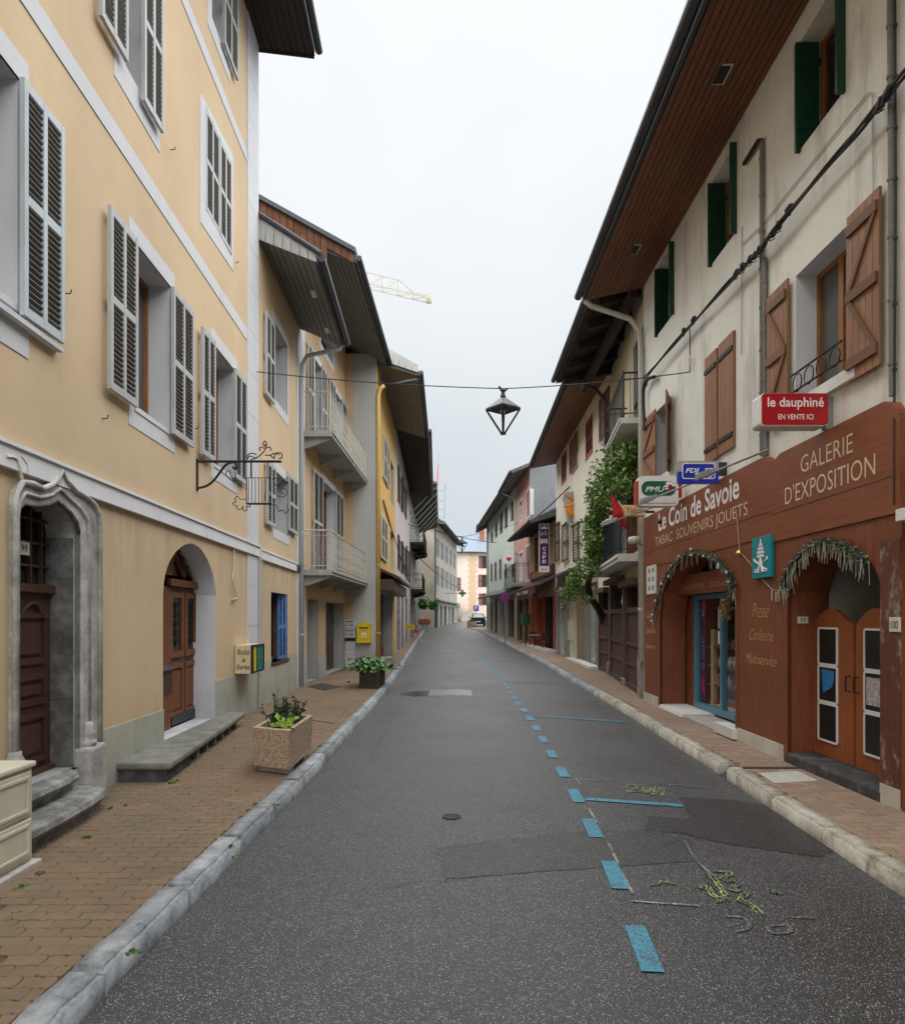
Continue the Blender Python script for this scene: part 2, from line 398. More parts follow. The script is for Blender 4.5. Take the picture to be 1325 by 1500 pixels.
def setp(o, label=None, cat=None, group=None, kind=None):
    for k, v in (('label', label), ('category', cat), ('group', group), ('kind', kind)):
        if v: o[k] = v
    return o
def empty(name, loc, label, cat, group=None, kind=None):
    o = bpy.data.objects.new(name, None); C.objects.link(o); o.location = loc; o.empty_display_size = .2
    W[o.name] = Matrix.Translation(Vector(loc)); return setp(o, label, cat, group, kind)
def inst(me, name, parent, world):
    o = bpy.data.objects.new(name, me); C.objects.link(o)
    if parent is not None: o.parent = parent; o.matrix_basis = W[parent.name].inverted() @ world
    else: o.matrix_basis = world
    W[o.name] = world.copy(); return o
class MB:
    def __init__(s): s.v, s.f = [], []
    def quad(s, *p):
        i = len(s.v); s.v += [Vector(q) for q in p]; s.f.append(tuple(range(i, i + len(p)))); return s
    def hexa(s, p):
        i = len(s.v); s.v += [Vector(q) for q in p]
        for q in ((3, 2, 1, 0), (4, 5, 6, 7), (0, 1, 5, 4), (1, 2, 6, 5), (2, 3, 7, 6), (3, 0, 4, 7)): s.f.append(tuple(i + k for k in q))
        return s
    def fbox(s, f, u0, u1, v0, v1, w0, w1):
        return s.hexa([f.pt(u0, v0, w0), f.pt(u1, v0, w0), f.pt(u1, v0, w1), f.pt(u0, v0, w1), f.pt(u0, v1, w0), f.pt(u1, v1, w0), f.pt(u1, v1, w1), f.pt(u0, v1, w1)])
    def box(s, x0, x1, y0, y1, z0, z1):
        return s.hexa([(x0, y0, z0), (x1, y0, z0), (x1, y1, z0), (x0, y1, z0), (x0, y0, z1), (x1, y0, z1), (x1, y1, z1), (x0, y1, z1)])
    def prism(s, f, outer, w0, w1, holes=(), sides=True):
        loops = [list(outer)] + [list(h) for h in holes]
        tri = tessellate_polygon([[Vector((a, b, 0)) for a, b in l] for l in loops])
        flat = [p for l in loops for p in l]; n = len(flat); i = len(s.v)
        s.v += [f.pt(a, b, w1) for a, b in flat] + [f.pt(a, b, w0) for a, b in flat]
        for t3 in tri: s.f.append(tuple(i + k for k in t3)); s.f.append(tuple(i + n + k for k in reversed(t3)))
        if sides:
            k = 0
            for l in loops:
                m = len(l)
                for q in range(m): a, b = k + q, k + (q + 1) % m; s.f.append((i + a, i + b, i + n + b, i + n + a))
                k += m
        return s
    def tube(s, pts, r, seg=6, closed=False):
        pts = [Vector(p) for p in pts]; n = len(pts); i = len(s.v); prev = None
        for k, p in enumerate(pts):
            if closed: t = pts[(k + 1) % n] - pts[k - 1]
            else: t = pts[min(k + 1, n - 1)] - pts[max(k - 1, 0)]
            t = t.normalized() if t.length > 1e-9 else Vector((0, 0, 1))
            if prev is None: a = t.orthogonal().normalized()
            else:
                a = prev - t * prev.dot(t); a = a.normalized() if a.length > 1e-6 else t.orthogonal().normalized()
            prev = a; b = t.cross(a); rr = r[k] if isinstance(r, (list, tuple)) else r
            for q in range(seg):
                an = 2 * math.pi * q / seg; s.v.append(p + (a * math.cos(an) + b * math.sin(an)) * rr)
        for k in range(n if closed else n - 1):
            for q in range(seg):
                a0, a1 = i + k * seg + q, i + k * seg + (q + 1) % seg; kk = (k + 1) % n
                s.f.append((a0, a1, i + kk * seg + (q + 1) % seg, i + kk * seg + q))
        if not closed: s.f.append(tuple(i + q for q in reversed(range(seg)))); s.f.append(tuple(i + (n - 1) * seg + q for q in range(seg)))
        return s
    def lathe(s, c, prof, seg=16, axis=Z):
        axis = Vector(axis).normalized(); a = axis.orthogonal().normalized(); b = axis.cross(a); i = len(s.v); c = Vector(c)
        for r, h in prof:
            for q in range(seg):
                an = 2 * math.pi * q / seg; s.v.append(c + axis * h + (a * math.cos(an) + b * math.sin(an)) * r)
        for k in range(len(prof) - 1):
            for q in range(seg): s.f.append((i + k * seg + q, i + k * seg + (q + 1) % seg, i + (k + 1) * seg + (q + 1) % seg, i + (k + 1) * seg + q))
        s.f.append(tuple(i + q for q in reversed(range(seg)))); s.f.append(tuple(i + (len(prof) - 1) * seg + q for q in range(seg)))
        return s
    def mesh(s, name, mat, org=Vector((0, 0, 0)), smooth=False):
        me = bpy.data.meshes.new(name); me.from_pydata([tuple(v - org) for v in s.v], [], s.f); me.materials.append(MATS[mat])
        if smooth: me.polygons.foreach_set('use_smooth', [True] * len(me.polygons))
        me.update(); return me
    def build(s, name, mat, parent=None, loc=None, smooth=False, bevel=0):
        org = W[parent.name].translation.copy() if parent is not None else (Vector(loc) if loc is not None else Vector((0, 0, 0)))
        me = s.mesh(name, mat, org, smooth); o = bpy.data.objects.new(name, me); C.objects.link(o)
        if parent is not None:
            o.parent = parent; o.matrix_basis = W[parent.name].inverted() @ Matrix.Translation(org)
        else: o.location = org
        W[o.name] = Matrix.Translation(org)
        if bevel:
            md = o.modifiers.new('bevel', 'BEVEL'); md.width = bevel; md.segments = 2; md.limit_method = 'ANGLE'
        return o
def part(name, mat, parent, fn, **k):
    m = MB(); fn(m); return m.build(name, mat, parent, **k)
def text(s, f, u0, u1, v0, v1, w, mat, parent, shear=0, off=0, name='lettering', drop=False):
    """Raised lettering that fills the box u0..u1, v0..v1 of a frame; u0 is where the reader starts."""
    cu = bpy.data.curves.new(name, 'FONT'); cu.body = s; cu.shear = shear; cu.offset = off; cu.extrude = 0.0; cu.resolution_u = 3
    ob = bpy.data.objects.new('tmp', cu); me0 = ob.to_mesh()
    vs = [v.co.copy() for v in me0.vertices]; fs = [tuple(p.vertices) for p in me0.polygons]; ob.to_mesh_clear(); bpy.data.objects.remove(ob)
    x0, x1 = min(v.x for v in vs), max(v.x for v in vs); y0, y1 = min(v.y for v in vs), max(v.y for v in vs)
    m = MB(); m.v = [f.pt(u0 + (u1 - u0) * (v.x - x0) / (x1 - x0), v0 + (v1 - v0) * (v.y - y0) / (y1 - y0), w) for v in vs]; m.f = fs
    return m.build(name, mat, parent)
def arc(cx, cy, rx, ry, a0, a1, n): return [(cx + rx * math.cos(a0 + (a1 - a0) * i / n), cy + ry * math.sin(a0 + (a1 - a0) * i / n)) for i in range(n + 1)]
def rrect(u0, u1, v0, v1, r, n=4):
    q = math.pi / 2
    return arc(u1 - r, v1 - r, r, r, 0, q, n) + arc(u0 + r, v1 - r, r, r, q, 2 * q, n) + arc(u0 + r, v0 + r, r, r, 2 * q, 3 * q, n) + arc(u1 - r, v0 + r, r, r, 3 * q, 4 * q, n)
def rpoly(r): return [(r[0], r[2]), (r[1], r[2]), (r[1], r[3]), (r[0], r[3])]

def wall(f, u0, u1, v0, v1, holes, mat, parent, name='wall', body=8.0, sides=(True, True)):
    m = MB(); hs = [h if isinstance(h, list) else rpoly(h) for h in holes]
    loops = [[(u0, v0), (u1, v0), (u1, v1), (u0, v1)]] + hs
    tri = tessellate_polygon([[Vector((a, b, 0)) for a, b in l] for l in loops]); flat = [p for l in loops for p in l]
    m.v = [f.pt(a, b, 0) for a, b in flat]; m.f = [tuple(t) for t in tri]
    if sides[0]: m.quad(f.pt(u0, v0, 0), f.pt(u0, v1, 0), f.pt(u0, v1, -body), f.pt(u0, v0, -body))
    if sides[1]: m.quad(f.pt(u1, v0, 0), f.pt(u1, v1, 0), f.pt(u1, v1, -body), f.pt(u1, v0, -body))
    m.quad(f.pt(u0, v0, -body), f.pt(u0, v1, -body), f.pt(u1, v1, -body), f.pt(u1, v0, -body))
    m.quad(f.pt(u0, v1, 0), f.pt(u1, v1, 0), f.pt(u1, v1, -body), f.pt(u0, v1, -body))
    return m.build(name, mat, parent)
def surround(f, hole, outer, mat, parent, depth=.22, proud=.008, name='window_surround'):
    h = hole if isinstance(hole, list) else rpoly(hole)
    m = MB()
    if outer: m.prism(f, outer if isinstance(outer, list) else rpoly(outer), -.01, proud, [h], True)
    n = len(h)
    for i in range(n):
        a, b = h[i], h[(i + 1) % n]; m.quad(f.pt(*a, proud if outer else 0), f.pt(*b, proud if outer else 0), f.pt(*b, -depth), f.pt(*a, -depth))
    return m.build(name, mat, parent)
def grow(r, l, rr, b, t): return (r[0] - l, r[1] + rr, r[2] - b, r[3] + t)
def window(f, r, parent, mat='window_wood', setback=.2, fr=.055, cols=2, rows=1, pane='glass_dark', curtain=False, bars=.03, name='window'):
    u0, u1, v0, v1 = r; m = MB(); a, b = -setback - .06, -setback
    m.fbox(f, u0, u0 + fr, v0, v1, a, b).fbox(f, u1 - fr, u1, v0, v1, a, b).fbox(f, u0 + fr, u1 - fr, v0, v0 + fr, a, b).fbox(f, u0 + fr, u1 - fr, v1 - fr, v1, a, b)
    for i in range(1, cols):
        c = u0 + (u1 - u0) * i / cols; m.fbox(f, c - fr * .8, c + fr * .8, v0 + fr, v1 - fr, a, b + .01)
    o = m.build(name, mat, parent)
    for j in range(1, rows):
        c = v0 + (v1 - v0) * j / rows; m2 = MB().fbox(f, u0 + fr, u1 - fr, c - bars / 2, c + bars / 2, a, b - .01); m2.build('glazing_bar', mat, o)
    for i in range(cols):
        c0 = u0 + (u1 - u0) * i / cols; c1 = u0 + (u1 - u0) * (i + 1) / cols
        MB().quad(f.pt(c0, v0, b - .04), f.pt(c1, v0, b - .04), f.pt(c1, v1, b - .04), f.pt(c0, v1, b - .04)).build('pane', pane, o)
    return o
SLAT = {}
def louvre(f, u0, u1, v0, v1, parent, mat='grey_shutter', w=.03, th=.04, cols=2, mids=(.5,), indiv=False, pitch=.05, rail=.075, stile=.05, up=True):
    if u1 < u0: u0, u1 = u1, u0
    sm_ = 'slat_shade_tone' if mat in ('grey_shutter', 'pale_blue_shutter') else mat
    f = f.sub(u0, 0, math.radians(R.uniform(-.3, 1.3))); u0, u1 = 0, u1 - u0
    m = MB(); rows = [0] + list(mids) + [1]
    for i in range(cols + 1):
        c = u0 + (u1 - u0 - stile) * i / cols; m.fbox(f, c, c + stile, v0, v1, w, w + th)
    for k in rows:
        c = v0 + (v1 - v0 - rail) * k
        for i in range(cols):
            a = u0 + (u1 - u0 - stile) * i / cols + stile; b = u0 + (u1 - u0 - stile) * (i + 1) / cols; m.fbox(f, a, b, c, c + rail, w + .003, w + th - .003)
    o = m.build('shutter', mat, parent)
    ms = MB(); key = None; sw = (u1 - u0 - stile) / cols - stile
    if indiv:
        key = (round(sw, 3), sm_)
        if key not in SLAT:
            q = MB(); z = .011 if up else -.011
            q.hexa([(-sw / 2, -.012, -z), (sw / 2, -.012, -z), (sw / 2, .014, z), (-sw / 2, .014, z), (-sw / 2, -.012, -z + .007), (sw / 2, -.012, -z + .007), (sw / 2, .014, z + .007), (-sw / 2, .014, z + .007)])
            SLAT[key] = q.mesh('slat', sm_)
    for i in range(cols):
        a = u0 + (u1 - u0 - stile) * i / cols + stile; b = a + sw
        for k in range(len(rows) - 1):
            lo = v0 + (v1 - v0 - rail) * rows[k] + rail; hi = v0 + (v1 - v0 - rail) * rows[k + 1]
            n = max(2, int((hi - lo) / pitch)); st = (hi - lo) / n
            for j in range(n):
                c = lo + (j + .5) * st; wc = w + th / 2
                if indiv: inst(SLAT[key], 'slat', o, f.mat((a + b) / 2, c, wc))
                else:
                    z = .011 if up else -.011
                    ms.hexa([f.pt(a, c - z, wc - .012), f.pt(b, c - z, wc - .012), f.pt(b, c + z, wc + .014), f.pt(a, c + z, wc + .014), f.pt(a, c - z + .007, wc - .012), f.pt(b, c - z + .007, wc - .012), f.pt(b, c + z + .007, wc + .014), f.pt(a, c + z + .007, wc + .014)])
    if not indiv: setp(ms.build('slats', sm_, o), kind='stuff')
    return o
def plank_shutter(f, u0, u1, v0, v1, parent, n=5, mat='brown_shutter', w=.03, brace=True, rails=(.1, .5, .9), strap=False, flip=False):
    if u1 < u0: u0, u1 = u1, u0
    m = MB()
    for k in rails:
        if not strap: c = v0 + (v1 - v0) * k; m.fbox(f, u0 + .02, u1 - .02, c - .05, c + .05, w + .03, w + .055)
    if strap: m.fbox(f, u0, u1, v0, v1, w - .006, w - .001)
    if brace:
        for a, b in zip(rails[:-1], rails[1:]):
            va, vb = v0 + (v1 - v0) * a + .05, v0 + (v1 - v0) * b - .05; x0, x1 = (u0 + .03, u1 - .03)
            top = (b == rails[-1]) != flip
            if top: x0, x1 = x1, x0
            s_ = .06 if x1 > x0 else -.06
            m.hexa([f.pt(x0, va, w + .03), f.pt(x0 + s_, va, w + .03), f.pt(x0 + s_, va, w + .05), f.pt(x0, va, w + .05), f.pt(x1 - s_, vb, w + .03), f.pt(x1, vb, w + .03), f.pt(x1, vb, w + .05), f.pt(x1 - s_, vb, w + .05)])
    o = m.build('shutter', 'brown_batten', parent)
    if strap:
        for k in rails: c = v0 + (v1 - v0) * k; MB().fbox(f, u0 + .02, u1 - .02, c - .03, c + .03, w + .03, w + .045).build('strap_hinge', 'iron', o)
    for i in range(n):
        a = u0 + (u1 - u0) * i / n; b = u0 + (u1 - u0) * (i + 1) / n
        MB().fbox(f, a + .0035, b - .0035, v0, v1, w + R.uniform(-.002, .002), w + .027).build('plank', mat, o)
    return o
def eave(f, u0, u1, vw, ve, ov, n, mat, parent, gut='gutter_metal', roof='roof_slate', slope=.55, back=6.0, gr=.07, thick=.16, along=True, w_in=0.0):
    """Boarded soffit from the wall (height vw) to the roof edge (height ve, ov metres out), with roof slab and gutter."""
    rf = MB()
    e0, e1 = ve + .03, ve + .03 + thick; ww = ov + .02
    vb = e1 + (ww + back) * slope
    rf.hexa([f.pt(u0, e0, ww), f.pt(u1, e0, ww), f.pt(u1, vw + .06, -.05), f.pt(u0, vw + .06, -.05), f.pt(u0, e1, ww), f.pt(u1, e1, ww), f.pt(u1, e1 + ww * slope, -.05), f.pt(u0, e1 + ww * slope, -.05)])
    rf.hexa([f.pt(u0, vw + .06, -.06), f.pt(u1, vw + .06, -.06), f.pt(u1, vb - .25, -back), f.pt(u0, vb - .25, -back), f.pt(u0, e1 + ww * slope, -.06), f.pt(u1, e1 + ww * slope, -.06), f.pt(u1, vb, -back), f.pt(u0, vb, -back)])
    rf.hexa([f.pt(u0, vw, -back), f.pt(u1, vw, -back), f.pt(u1, vw, -back * 2), f.pt(u0, vw, -back * 2), f.pt(u0, vb, -back), f.pt(u1, vb, -back), f.pt(u1, vw + .3, -back * 2), f.pt(u0, vw + .3, -back * 2)])
    ro = rf.build('roof', roof, parent)
    for i in range(n):
        if along:
            a, b = i / n, (i + 1) / n; ga = .006
            p = lambda t: (vw + (ve - vw) * t, w_in + (ov - w_in) * t)
            (va, wa), (vb2, wb) = p(a), p(b); wa += ga; wb -= ga
            k = u0
            while k < u1 - .05:
                L = min(u1, k + R.uniform(2.5, 5)) if u1 - k > 3 else u1
                MB().hexa([f.pt(k + .002, va, wa), f.pt(L - .002, va, wa), f.pt(L - .002, vb2, wb), f.pt(k + .002, vb2, wb), f.pt(k + .002, va + .025, wa), f.pt(L - .002, va + .025, wa), f.pt(L - .002, vb2 + .025, wb), f.pt(k + .002, vb2 + .025, wb)]).build('soffit_board', mat, parent)
                k = L
        else:
            a = u0 + (u1 - u0) * i / n; b = u0 + (u1 - u0) * (i + 1) / n
            MB().hexa([f.pt(a + .004, vw, w_in), f.pt(b - .004, vw, w_in), f.pt(b - .004, ve, ov), f.pt(a + .004, ve, ov), f.pt(a + .004, vw + .025, w_in), f.pt(b - .004, vw + .025, w_in), f.pt(b - .004, ve + .025, ov), f.pt(a + .004, ve + .025, ov)]).build('soffit_board', mat, parent)
    if gut:
        MB().fbox(f, u0, u1, ve - .02, ve + .16, ov + .022, ov + .045).build('fascia', gut, ro)
        MB().tube([f.pt(u0 - .02, ve + .09, ov + .05 + gr), f.pt(u1 + .02, ve + .09, ov + .05 + gr)], gr, 12).build('gutter', gut, ro, smooth=False)
    return ro
def downpipe(pts, r, mat, parent, clips=True):
    o = MB().tube(pts, r, 10).build('downpipe', mat, parent, smooth=True)
    a, b = Vector(pts[-2]), Vector(pts[-1])
    if clips:
        m = MB(); n = max(2, int((a - b).length / 1.9))
        for i in range(n): p = a + (b - a) * ((i + .5) / n); m.tube([p - Z * .02, p + Z * .02], r + .008, 10)
        m.build('pipe_collar', mat, o)
    return o
def bez(p, n=12):
    """Smooth polyline through the points."""
    p = [Vector(q) for q in p]; out = []
    for i in range(len(p) - 1):
        a, b, c, d = p[max(i - 1, 0)], p[i], p[i + 1], p[min(i + 2, len(p) - 1)]
        for k in range(n):
            t = k / n; out.append(.5 * ((2 * b) + (c - a) * t + (2 * a - 5 * b + 4 * c - d) * t * t + (3 * b - a - 3 * c + d) * t ** 3))
    return out + [p[-1]]
def cat(a, b, sag, n=14):
    a, b = Vector(a), Vector(b); return [a.lerp(b, i / n) - Z * sag * 4 * (i / n) * (1 - i / n) for i in range(n + 1)]
def leaves(m, centre, n, rad, size, rnd, flat=.6):
    for _ in range(n):
        d = Vector((rnd.gauss(0, 1), rnd.gauss(0, 1), rnd.gauss(0, 1) * flat)).normalized() * rnd.random() ** .5
        p = Vector(centre) + Vector((d.x * rad[0], d.y * rad[1], d.z * rad[2]))
        leaf(m, p, size * rnd.uniform(.6, 1.3), rnd)
def leaf(m, p, s, rnd, dirn=None):
    a = Vector(dirn) if dirn is not None else Vector((rnd.gauss(0, 1), rnd.gauss(0, 1), rnd.gauss(-.3, .6)))
    a = a.normalized(); b = a.cross(Vector((rnd.gauss(0, 1), rnd.gauss(0, 1), rnd.gauss(0, 1)))).normalized(); c = a.cross(b)
    i = len(m.v); m.v += [p, p + a * s * .5 + b * s * .38 + c * s * .08, p + a * s, p + a * s * .5 - b * s * .38 + c * s * .08]; m.f += [(i, i + 1, i + 2), (i, i + 2, i + 3)]
# ------------------------------------------------------------------ ground, road, pavements
def lerp_tab(t, y):
    if y <= t[0][0]: return t[0][1]
    for (a, va), (b, vb) in zip(t[:-1], t[1:]):
        if y <= b: return va + (vb - va) * (y - a) / (b - a)
    return t[-1][1]
ZR = [(-20, 0), (36, 0), (42, .06), (50, .2), (60, .4), (68, .57), (80, .84), (100, 1.15), (140, 1.7), (400, 3)]
KL = [(-20, -1.72), (3, -1.66), (7.35, -1.56), (15.6, -1.58), (24, -1.78), (32.7, -2.05), (44, -2.35), (55, -2.5), (70, -2.75), (90, -3.0)]
KR = [(-20, 2.5), (4.5, 2.90), (7.8, 3.06), (13.8, 3.26), (19, 3.32), (25, 3.5), (34, 3.56), (42, 3.5), (50, 3.27), (60, 2.8), (68, 2.35), (74, 1.6)]
zr = lambda y: lerp_tab(ZR, y)
kl = lambda y: lerp_tab(KL, y)
kr = lambda y: lerp_tab(KR, y)
YS = [-20, -8, 0, 2, 4, 6, 8, 10, 12, 14, 16, 18, 20, 22, 24, 26, 29, 32, 36, 40, 44, 48, 52, 56, 60, 64, 68, 72, 76, 80, 90, 100, 120, 140]
def strip(name, mat, xa, xb, dz, ys, parent=None, kind='structure'):
    m = MB()
    for a, b in zip(ys[:-1], ys[1:]): m.quad((xa(a), a, zr(a) + dz), (xb(a), a, zr(a) + dz), (xb(b), b, zr(b) + dz), (xa(b), b, zr(b) + dz))
    return setp(m.build(name, mat, parent), kind=kind)
strip('ground', 'concrete', lambda y: -300, lambda y: 300, -.06, YS[:-1] + [140, 400, 900])
road = strip('road', 'asphalt', lambda y: kl(y) - .1 if y < 78 else -4, lambda y: kr(y) + .1 if y < 74 else 12, 0.0, YS)
pave_l = strip('pavement', 'joint_moss', lambda y: -7.5, lambda y: kl(y) - .12, .105, [y for y in YS if y <= 26])
pave_l2 = strip('pavement_far', 'paver_brown', lambda y: -7.5, lambda y: kl(y) - .12, .118, [y for y in YS if 26 <= y <= 80])
pave_r = strip('pavement_right', 'joint_sand', lambda y: kr(y) + .12, lambda y: 9, .105, [y for y in YS if y <= 26])
pave_r2 = strip('pavement_right_far', 'paver_pink', lambda y: kr(y) + .12, lambda y: 12, .118, [y for y in YS if 26 <= y <= 72])
pave_l.name, pave_l2.name = 'left_pavement', 'left_pavement_far'
W['left_pavement'] = Matrix.Identity(4); W['left_pavement_far'] = Matrix.Identity(4)

def paver_mesh(name, mat, L=.2, H=.1, a=.009, g=.0018):
    zig = [(0, 0), (.03, 0), (.048, a), (.08, a), (.1, 0), (.13, 0), (.148, a), (.18, a), (L, 0)]
    e = [(.0, 0), (.010, H * .35), (.010, H * .65), (0, H)]
    pts = [p for p in zig] + [(L + x, y) for x, y in e[1:-1]] + [(x, y + H) for x, y in reversed(zig)] + [(x, y) for x, y in reversed(e[1:-1])]
    c = Vector((L / 2 + .005, H / 2 + a / 2))
    def ins(k): return [(Vector(p) - c) * (1 - k / .05 * .5 if False else 1) for p in pts]
    top = [(Vector(p) - c) for p in pts]
    sx, sy = (L - 2 * g - .006) / L, (H - 2 * g - .006) / H; tx, ty = (L - 2 * g) / L, (H - 2 * g) / H
    m = MB(); n = len(pts)
    m.v = [Vector((p.x * sx, p.y * sy, .0)) for p in top] + [Vector((p.x * tx, p.y * ty, -.004)) for p in top] + [Vector((p.x * tx, p.y * ty, -.03)) for p in top]
    tri = tessellate_polygon([[Vector((v.x, v.y, 0)) for v in m.v[:n]]]); m.f = [tuple(t) for t in tri]
    for k in (0, n):
        for i in range(n): j = (i + 1) % n; m.f.append((k + i, k + j, k + n + j, k + n + i))
    return m.mesh(name, mat), m
def lay(parent, mat, x0f, x1f, y0, y1, skip=lambda x, y: False, x1clip=None):
    me, mb = paver_mesh('brick', mat); n = 0; rest = MB(); pl = []
    r = 0; y = y0
    while y < y1:
        x = math.floor(x0f(y) / .2) * .2 + (.1 if r % 2 else 0)
        while x < x1f(y):
            cx, cy = x + .1, y + .05
            lo, hi = max(x, x0f(cy)), min(x + .2, x1f(cy))
            if hi - lo > .035 and not skip(cx, cy): pl.append(((lo + hi) / 2, cy, (hi - lo) / .2))
            x += .2
        y += .1; r += 1
    vis = [p for p in pl if abs(p[0] / max(p[1], .1)) < .68 and 905 + 1680 / p[1] < 1530]
    for k, (cx, cy, sc) in enumerate(sorted(vis, key=lambda p: p[1])):
        dz = .119 + R.uniform(-.0018, .0016); rot = Matrix.Rotation(R.uniform(-.012, .012), 4, 'Z') @ Matrix.Rotation(R.uniform(-.012, .012), 4, 'X') @ Matrix.Rotation(R.uniform(-.008, .008), 4, 'Y')
        M = Matrix.Translation((cx, cy, dz + zr(cy))) @ rot @ Matrix.Diagonal((sc, 1, 1, 1))
        if k < 298: inst(me, 'brick', parent, M)
        else:
            i = len(rest.v); rest.v += [M @ v for v in mb.v]; rest.f += [tuple(q + i for q in f) for f in mb.f]
    setp(rest.build('brick_field', mat, parent), kind='stuff')
lay(pave_l, 'paver_brown', lambda y: -3.5 - .031 * y if y > 3 else -3.4, lambda y: kl(y) - .178, 2.5, 26, lambda x, y: False)
lay(pave_r, 'paver_pink', lambda y: kr(y) + .178, lambda y: 4.3 + max(0, (y - 14) * .12), 3.5, 26, lambda x, y: 7.55 < y < 7.72)
def kerb(name, mat, xf, side, y0, y1, w=.18, gap=None):
    root = bpy.data.objects.new(name, None); C.objects.link(root); W[name] = Matrix.Identity(4); setp(root, kind='structure')
    meshes = []
    for q in range(7):
        bm = bmesh.new(); bmesh.ops.create_cube(bm, size=1.0)
        bmesh.ops.scale(bm, vec=(w, 1, .26), verts=bm.verts)
        long = [e for e in bm.edges if abs((e.verts[0].co - e.verts[1].co).y) > .5]
        bmesh.ops.subdivide_edges(bm, edges=long, cuts=17, use_grid_fill=True)
        bmesh.ops.bevel(bm, geom=[e for e in bm.edges if e.verts[0].co.z > .1 and e.verts[1].co.z > .1 and abs(abs(e.verts[0].co.x) - w / 2) < 1e-4 and abs(abs(e.verts[1].co.x) - w / 2) < 1e-4], offset=.022, segments=3, affect='EDGES')
        rr = random.Random(q + (50 if side > 0 else 0))
        for v in bm.verts:
            nv = mnoise.noise_vector(Vector((v.co.x * 3, v.co.y * 6, v.co.z * 4)) + Vector((q * 7.3, side * 11, 0)))
            n2 = mnoise.noise_vector(Vector((v.co.x * 9, v.co.y * 17, v.co.z * 9)) + Vector((q * 3.1, 5, 0)))
            if v.co.z > .05: v.co.x += nv.x * .012 + n2.x * .005; v.co.z += nv.z * .009 + n2.z * .004
            if abs(v.co.y) > .47 and v.co.z > .08: v.co.z -= .010 + .012 * abs(nv.y); v.co.y *= .992
        me = bpy.data.meshes.new('kerbstone'); bm.to_mesh(me); bm.free(); me.materials.append(MATS[mat] if isinstance(mat, str) else MATS[mat[0]])
        me.polygons.foreach_set('use_smooth', [True] * len(me.polygons)); meshes.append(me)
    y = y0; k = 0
    while y < y1:
        L = R.uniform(.62, 1.05) * (1 if y < 30 else 1.5)
        if gap and gap[0] - .02 < y + L and y < gap[1]:
            L = max(.2, gap[0] - y) if y < gap[0] - .1 else 0
            if L == 0: y = gap[1]; continue
        a = Vector((xf(y), y, zr(y))); b = Vector((xf(y + L), y + L, zr(y + L))); c = (a + b) / 2; d = b - a
        M = Matrix.Translation(c + Vector((side * w / 2, 0, .004 + R.uniform(-.006, .006)))) @ Matrix.Rotation(-math.atan2(d.x, d.y), 4, 'Z') @ Matrix.Rotation(math.atan2(d.z, d.y), 4, 'X') @ Matrix.Diagonal((1, (L - .012) * (1 if k % 2 else -1), 1, 1))
        inst(meshes[k % 7], 'kerbstone', root, M); y += L; k += 1
kerb('left_kerb', 'kerb_grey', kl, -1, .8, 80)
kerb('right_kerb', 'kerb_cream', kr, 1, 2.2, 15.2, gap=(7.62, 7.86))
kerb('right_kerb_far', 'kerb_grey', kr, 1, 15.2, 73)

# road surface: patches, puddle, paint
def rough_edge(p):
    rr = random.Random(len(p)); out = []
    for (a, b), (c, d) in zip(p, p[1:] + p[:1]):
        n = max(2, int(math.hypot(c - a, (d - b) * 2) / 7))
        for k in range(n): out.append((a + (c - a) * k / n + rr.uniform(-2.2, 2.2), b + (d - b) * k / n + rr.uniform(-.7, .7)))
    return out
def sheet(name, mat, px, z, parent=road, kind=None, ground=False):
    pts = [gnd(x, y) for x, y in px]; m = MB()
    tri = tessellate_polygon([[Vector((p.x, p.y, 0)) for p in pts]])
    m.v = [Vector((p.x, p.y, zr(p.y) + z)) for p in pts]; m.f = [tuple(t) for t in tri]
    o = m.build(name, mat, parent); return o
sheet('asphalt_patch', 'asphalt_patch', rough_edge([(992, 1168), (1060, 1171), (1140, 1182), (1205, 1210), (1235, 1240), (1200, 1256), (1130, 1246), (1060, 1236), (1000, 1222), (944, 1215), (948, 1196), (1014, 1200)]), .004)
sheet('repair_band', 'asphalt_band', rough_edge([(640, 1242), (720, 1232), (800, 1224), (873, 1216), (960, 1216), (1010, 1230), (1020, 1262), (900, 1270), (800, 1276), (720, 1283), (650, 1288)]), .003)
sheet('wet_sheen_patch', 'wet_painted_sheen', rough_edge([(630, 1010.5), (688, 1010), (692, 1019), (626, 1019.5)]), .005); sheet('puddle', 'puddle_water', rough_edge([(592, 1013), (628, 1012), (626, 1020), (600, 1020), (585, 1018)]), .006)  # first sheet has its sky reflection painted in as a paler colour
def ribbon(name, mat, pts, wd, z, parent=road):
    m = MB(); pts = [Vector(p) for p in pts]; n = len(pts)
    L = []
    for i, p in enumerate(pts):
        t = (pts[min(i + 1, n - 1)] - pts[max(i - 1, 0)]); s = Vector((-t.y, t.x, 0)).normalized() * wd / 2; L.append((p + s, p - s))
    for (a, b), (c, d) in zip(L[:-1], L[1:]):
        q = [Vector((v.x, v.y, zr(v.y) + z)) for v in (a, b, d, c)]; m.quad(*q)
    return m.build(name, mat, parent)
DX = [(3.4, 1.01), (5.0, 1.15), (7.0, 1.25), (9, 1.31), (11.2, 1.37), (19.6, 1.43), (30, 1.40), (46, 1.28), (60, .95), (70, .55)]
y = 3.46
while y < 64:
    ribbon('painted_dash', 'blue_paint' if y < 52 else 'yellow_road_paint', [(lerp_tab(DX, y + k * .13), y + k * .13, 0) for k in range(5)], .115 if y < 10 else .13, .008); y += 1.06
for a, b in (((857, 1171), (1000, 1181)), ((775, 1049), (916, 1058)), ((741, 999), (822, 1001)), ((722, 968), (775, 969.5))): ribbon('bay_line', 'blue_paint', [gnd(*a), gnd(*b)], .10, .008)
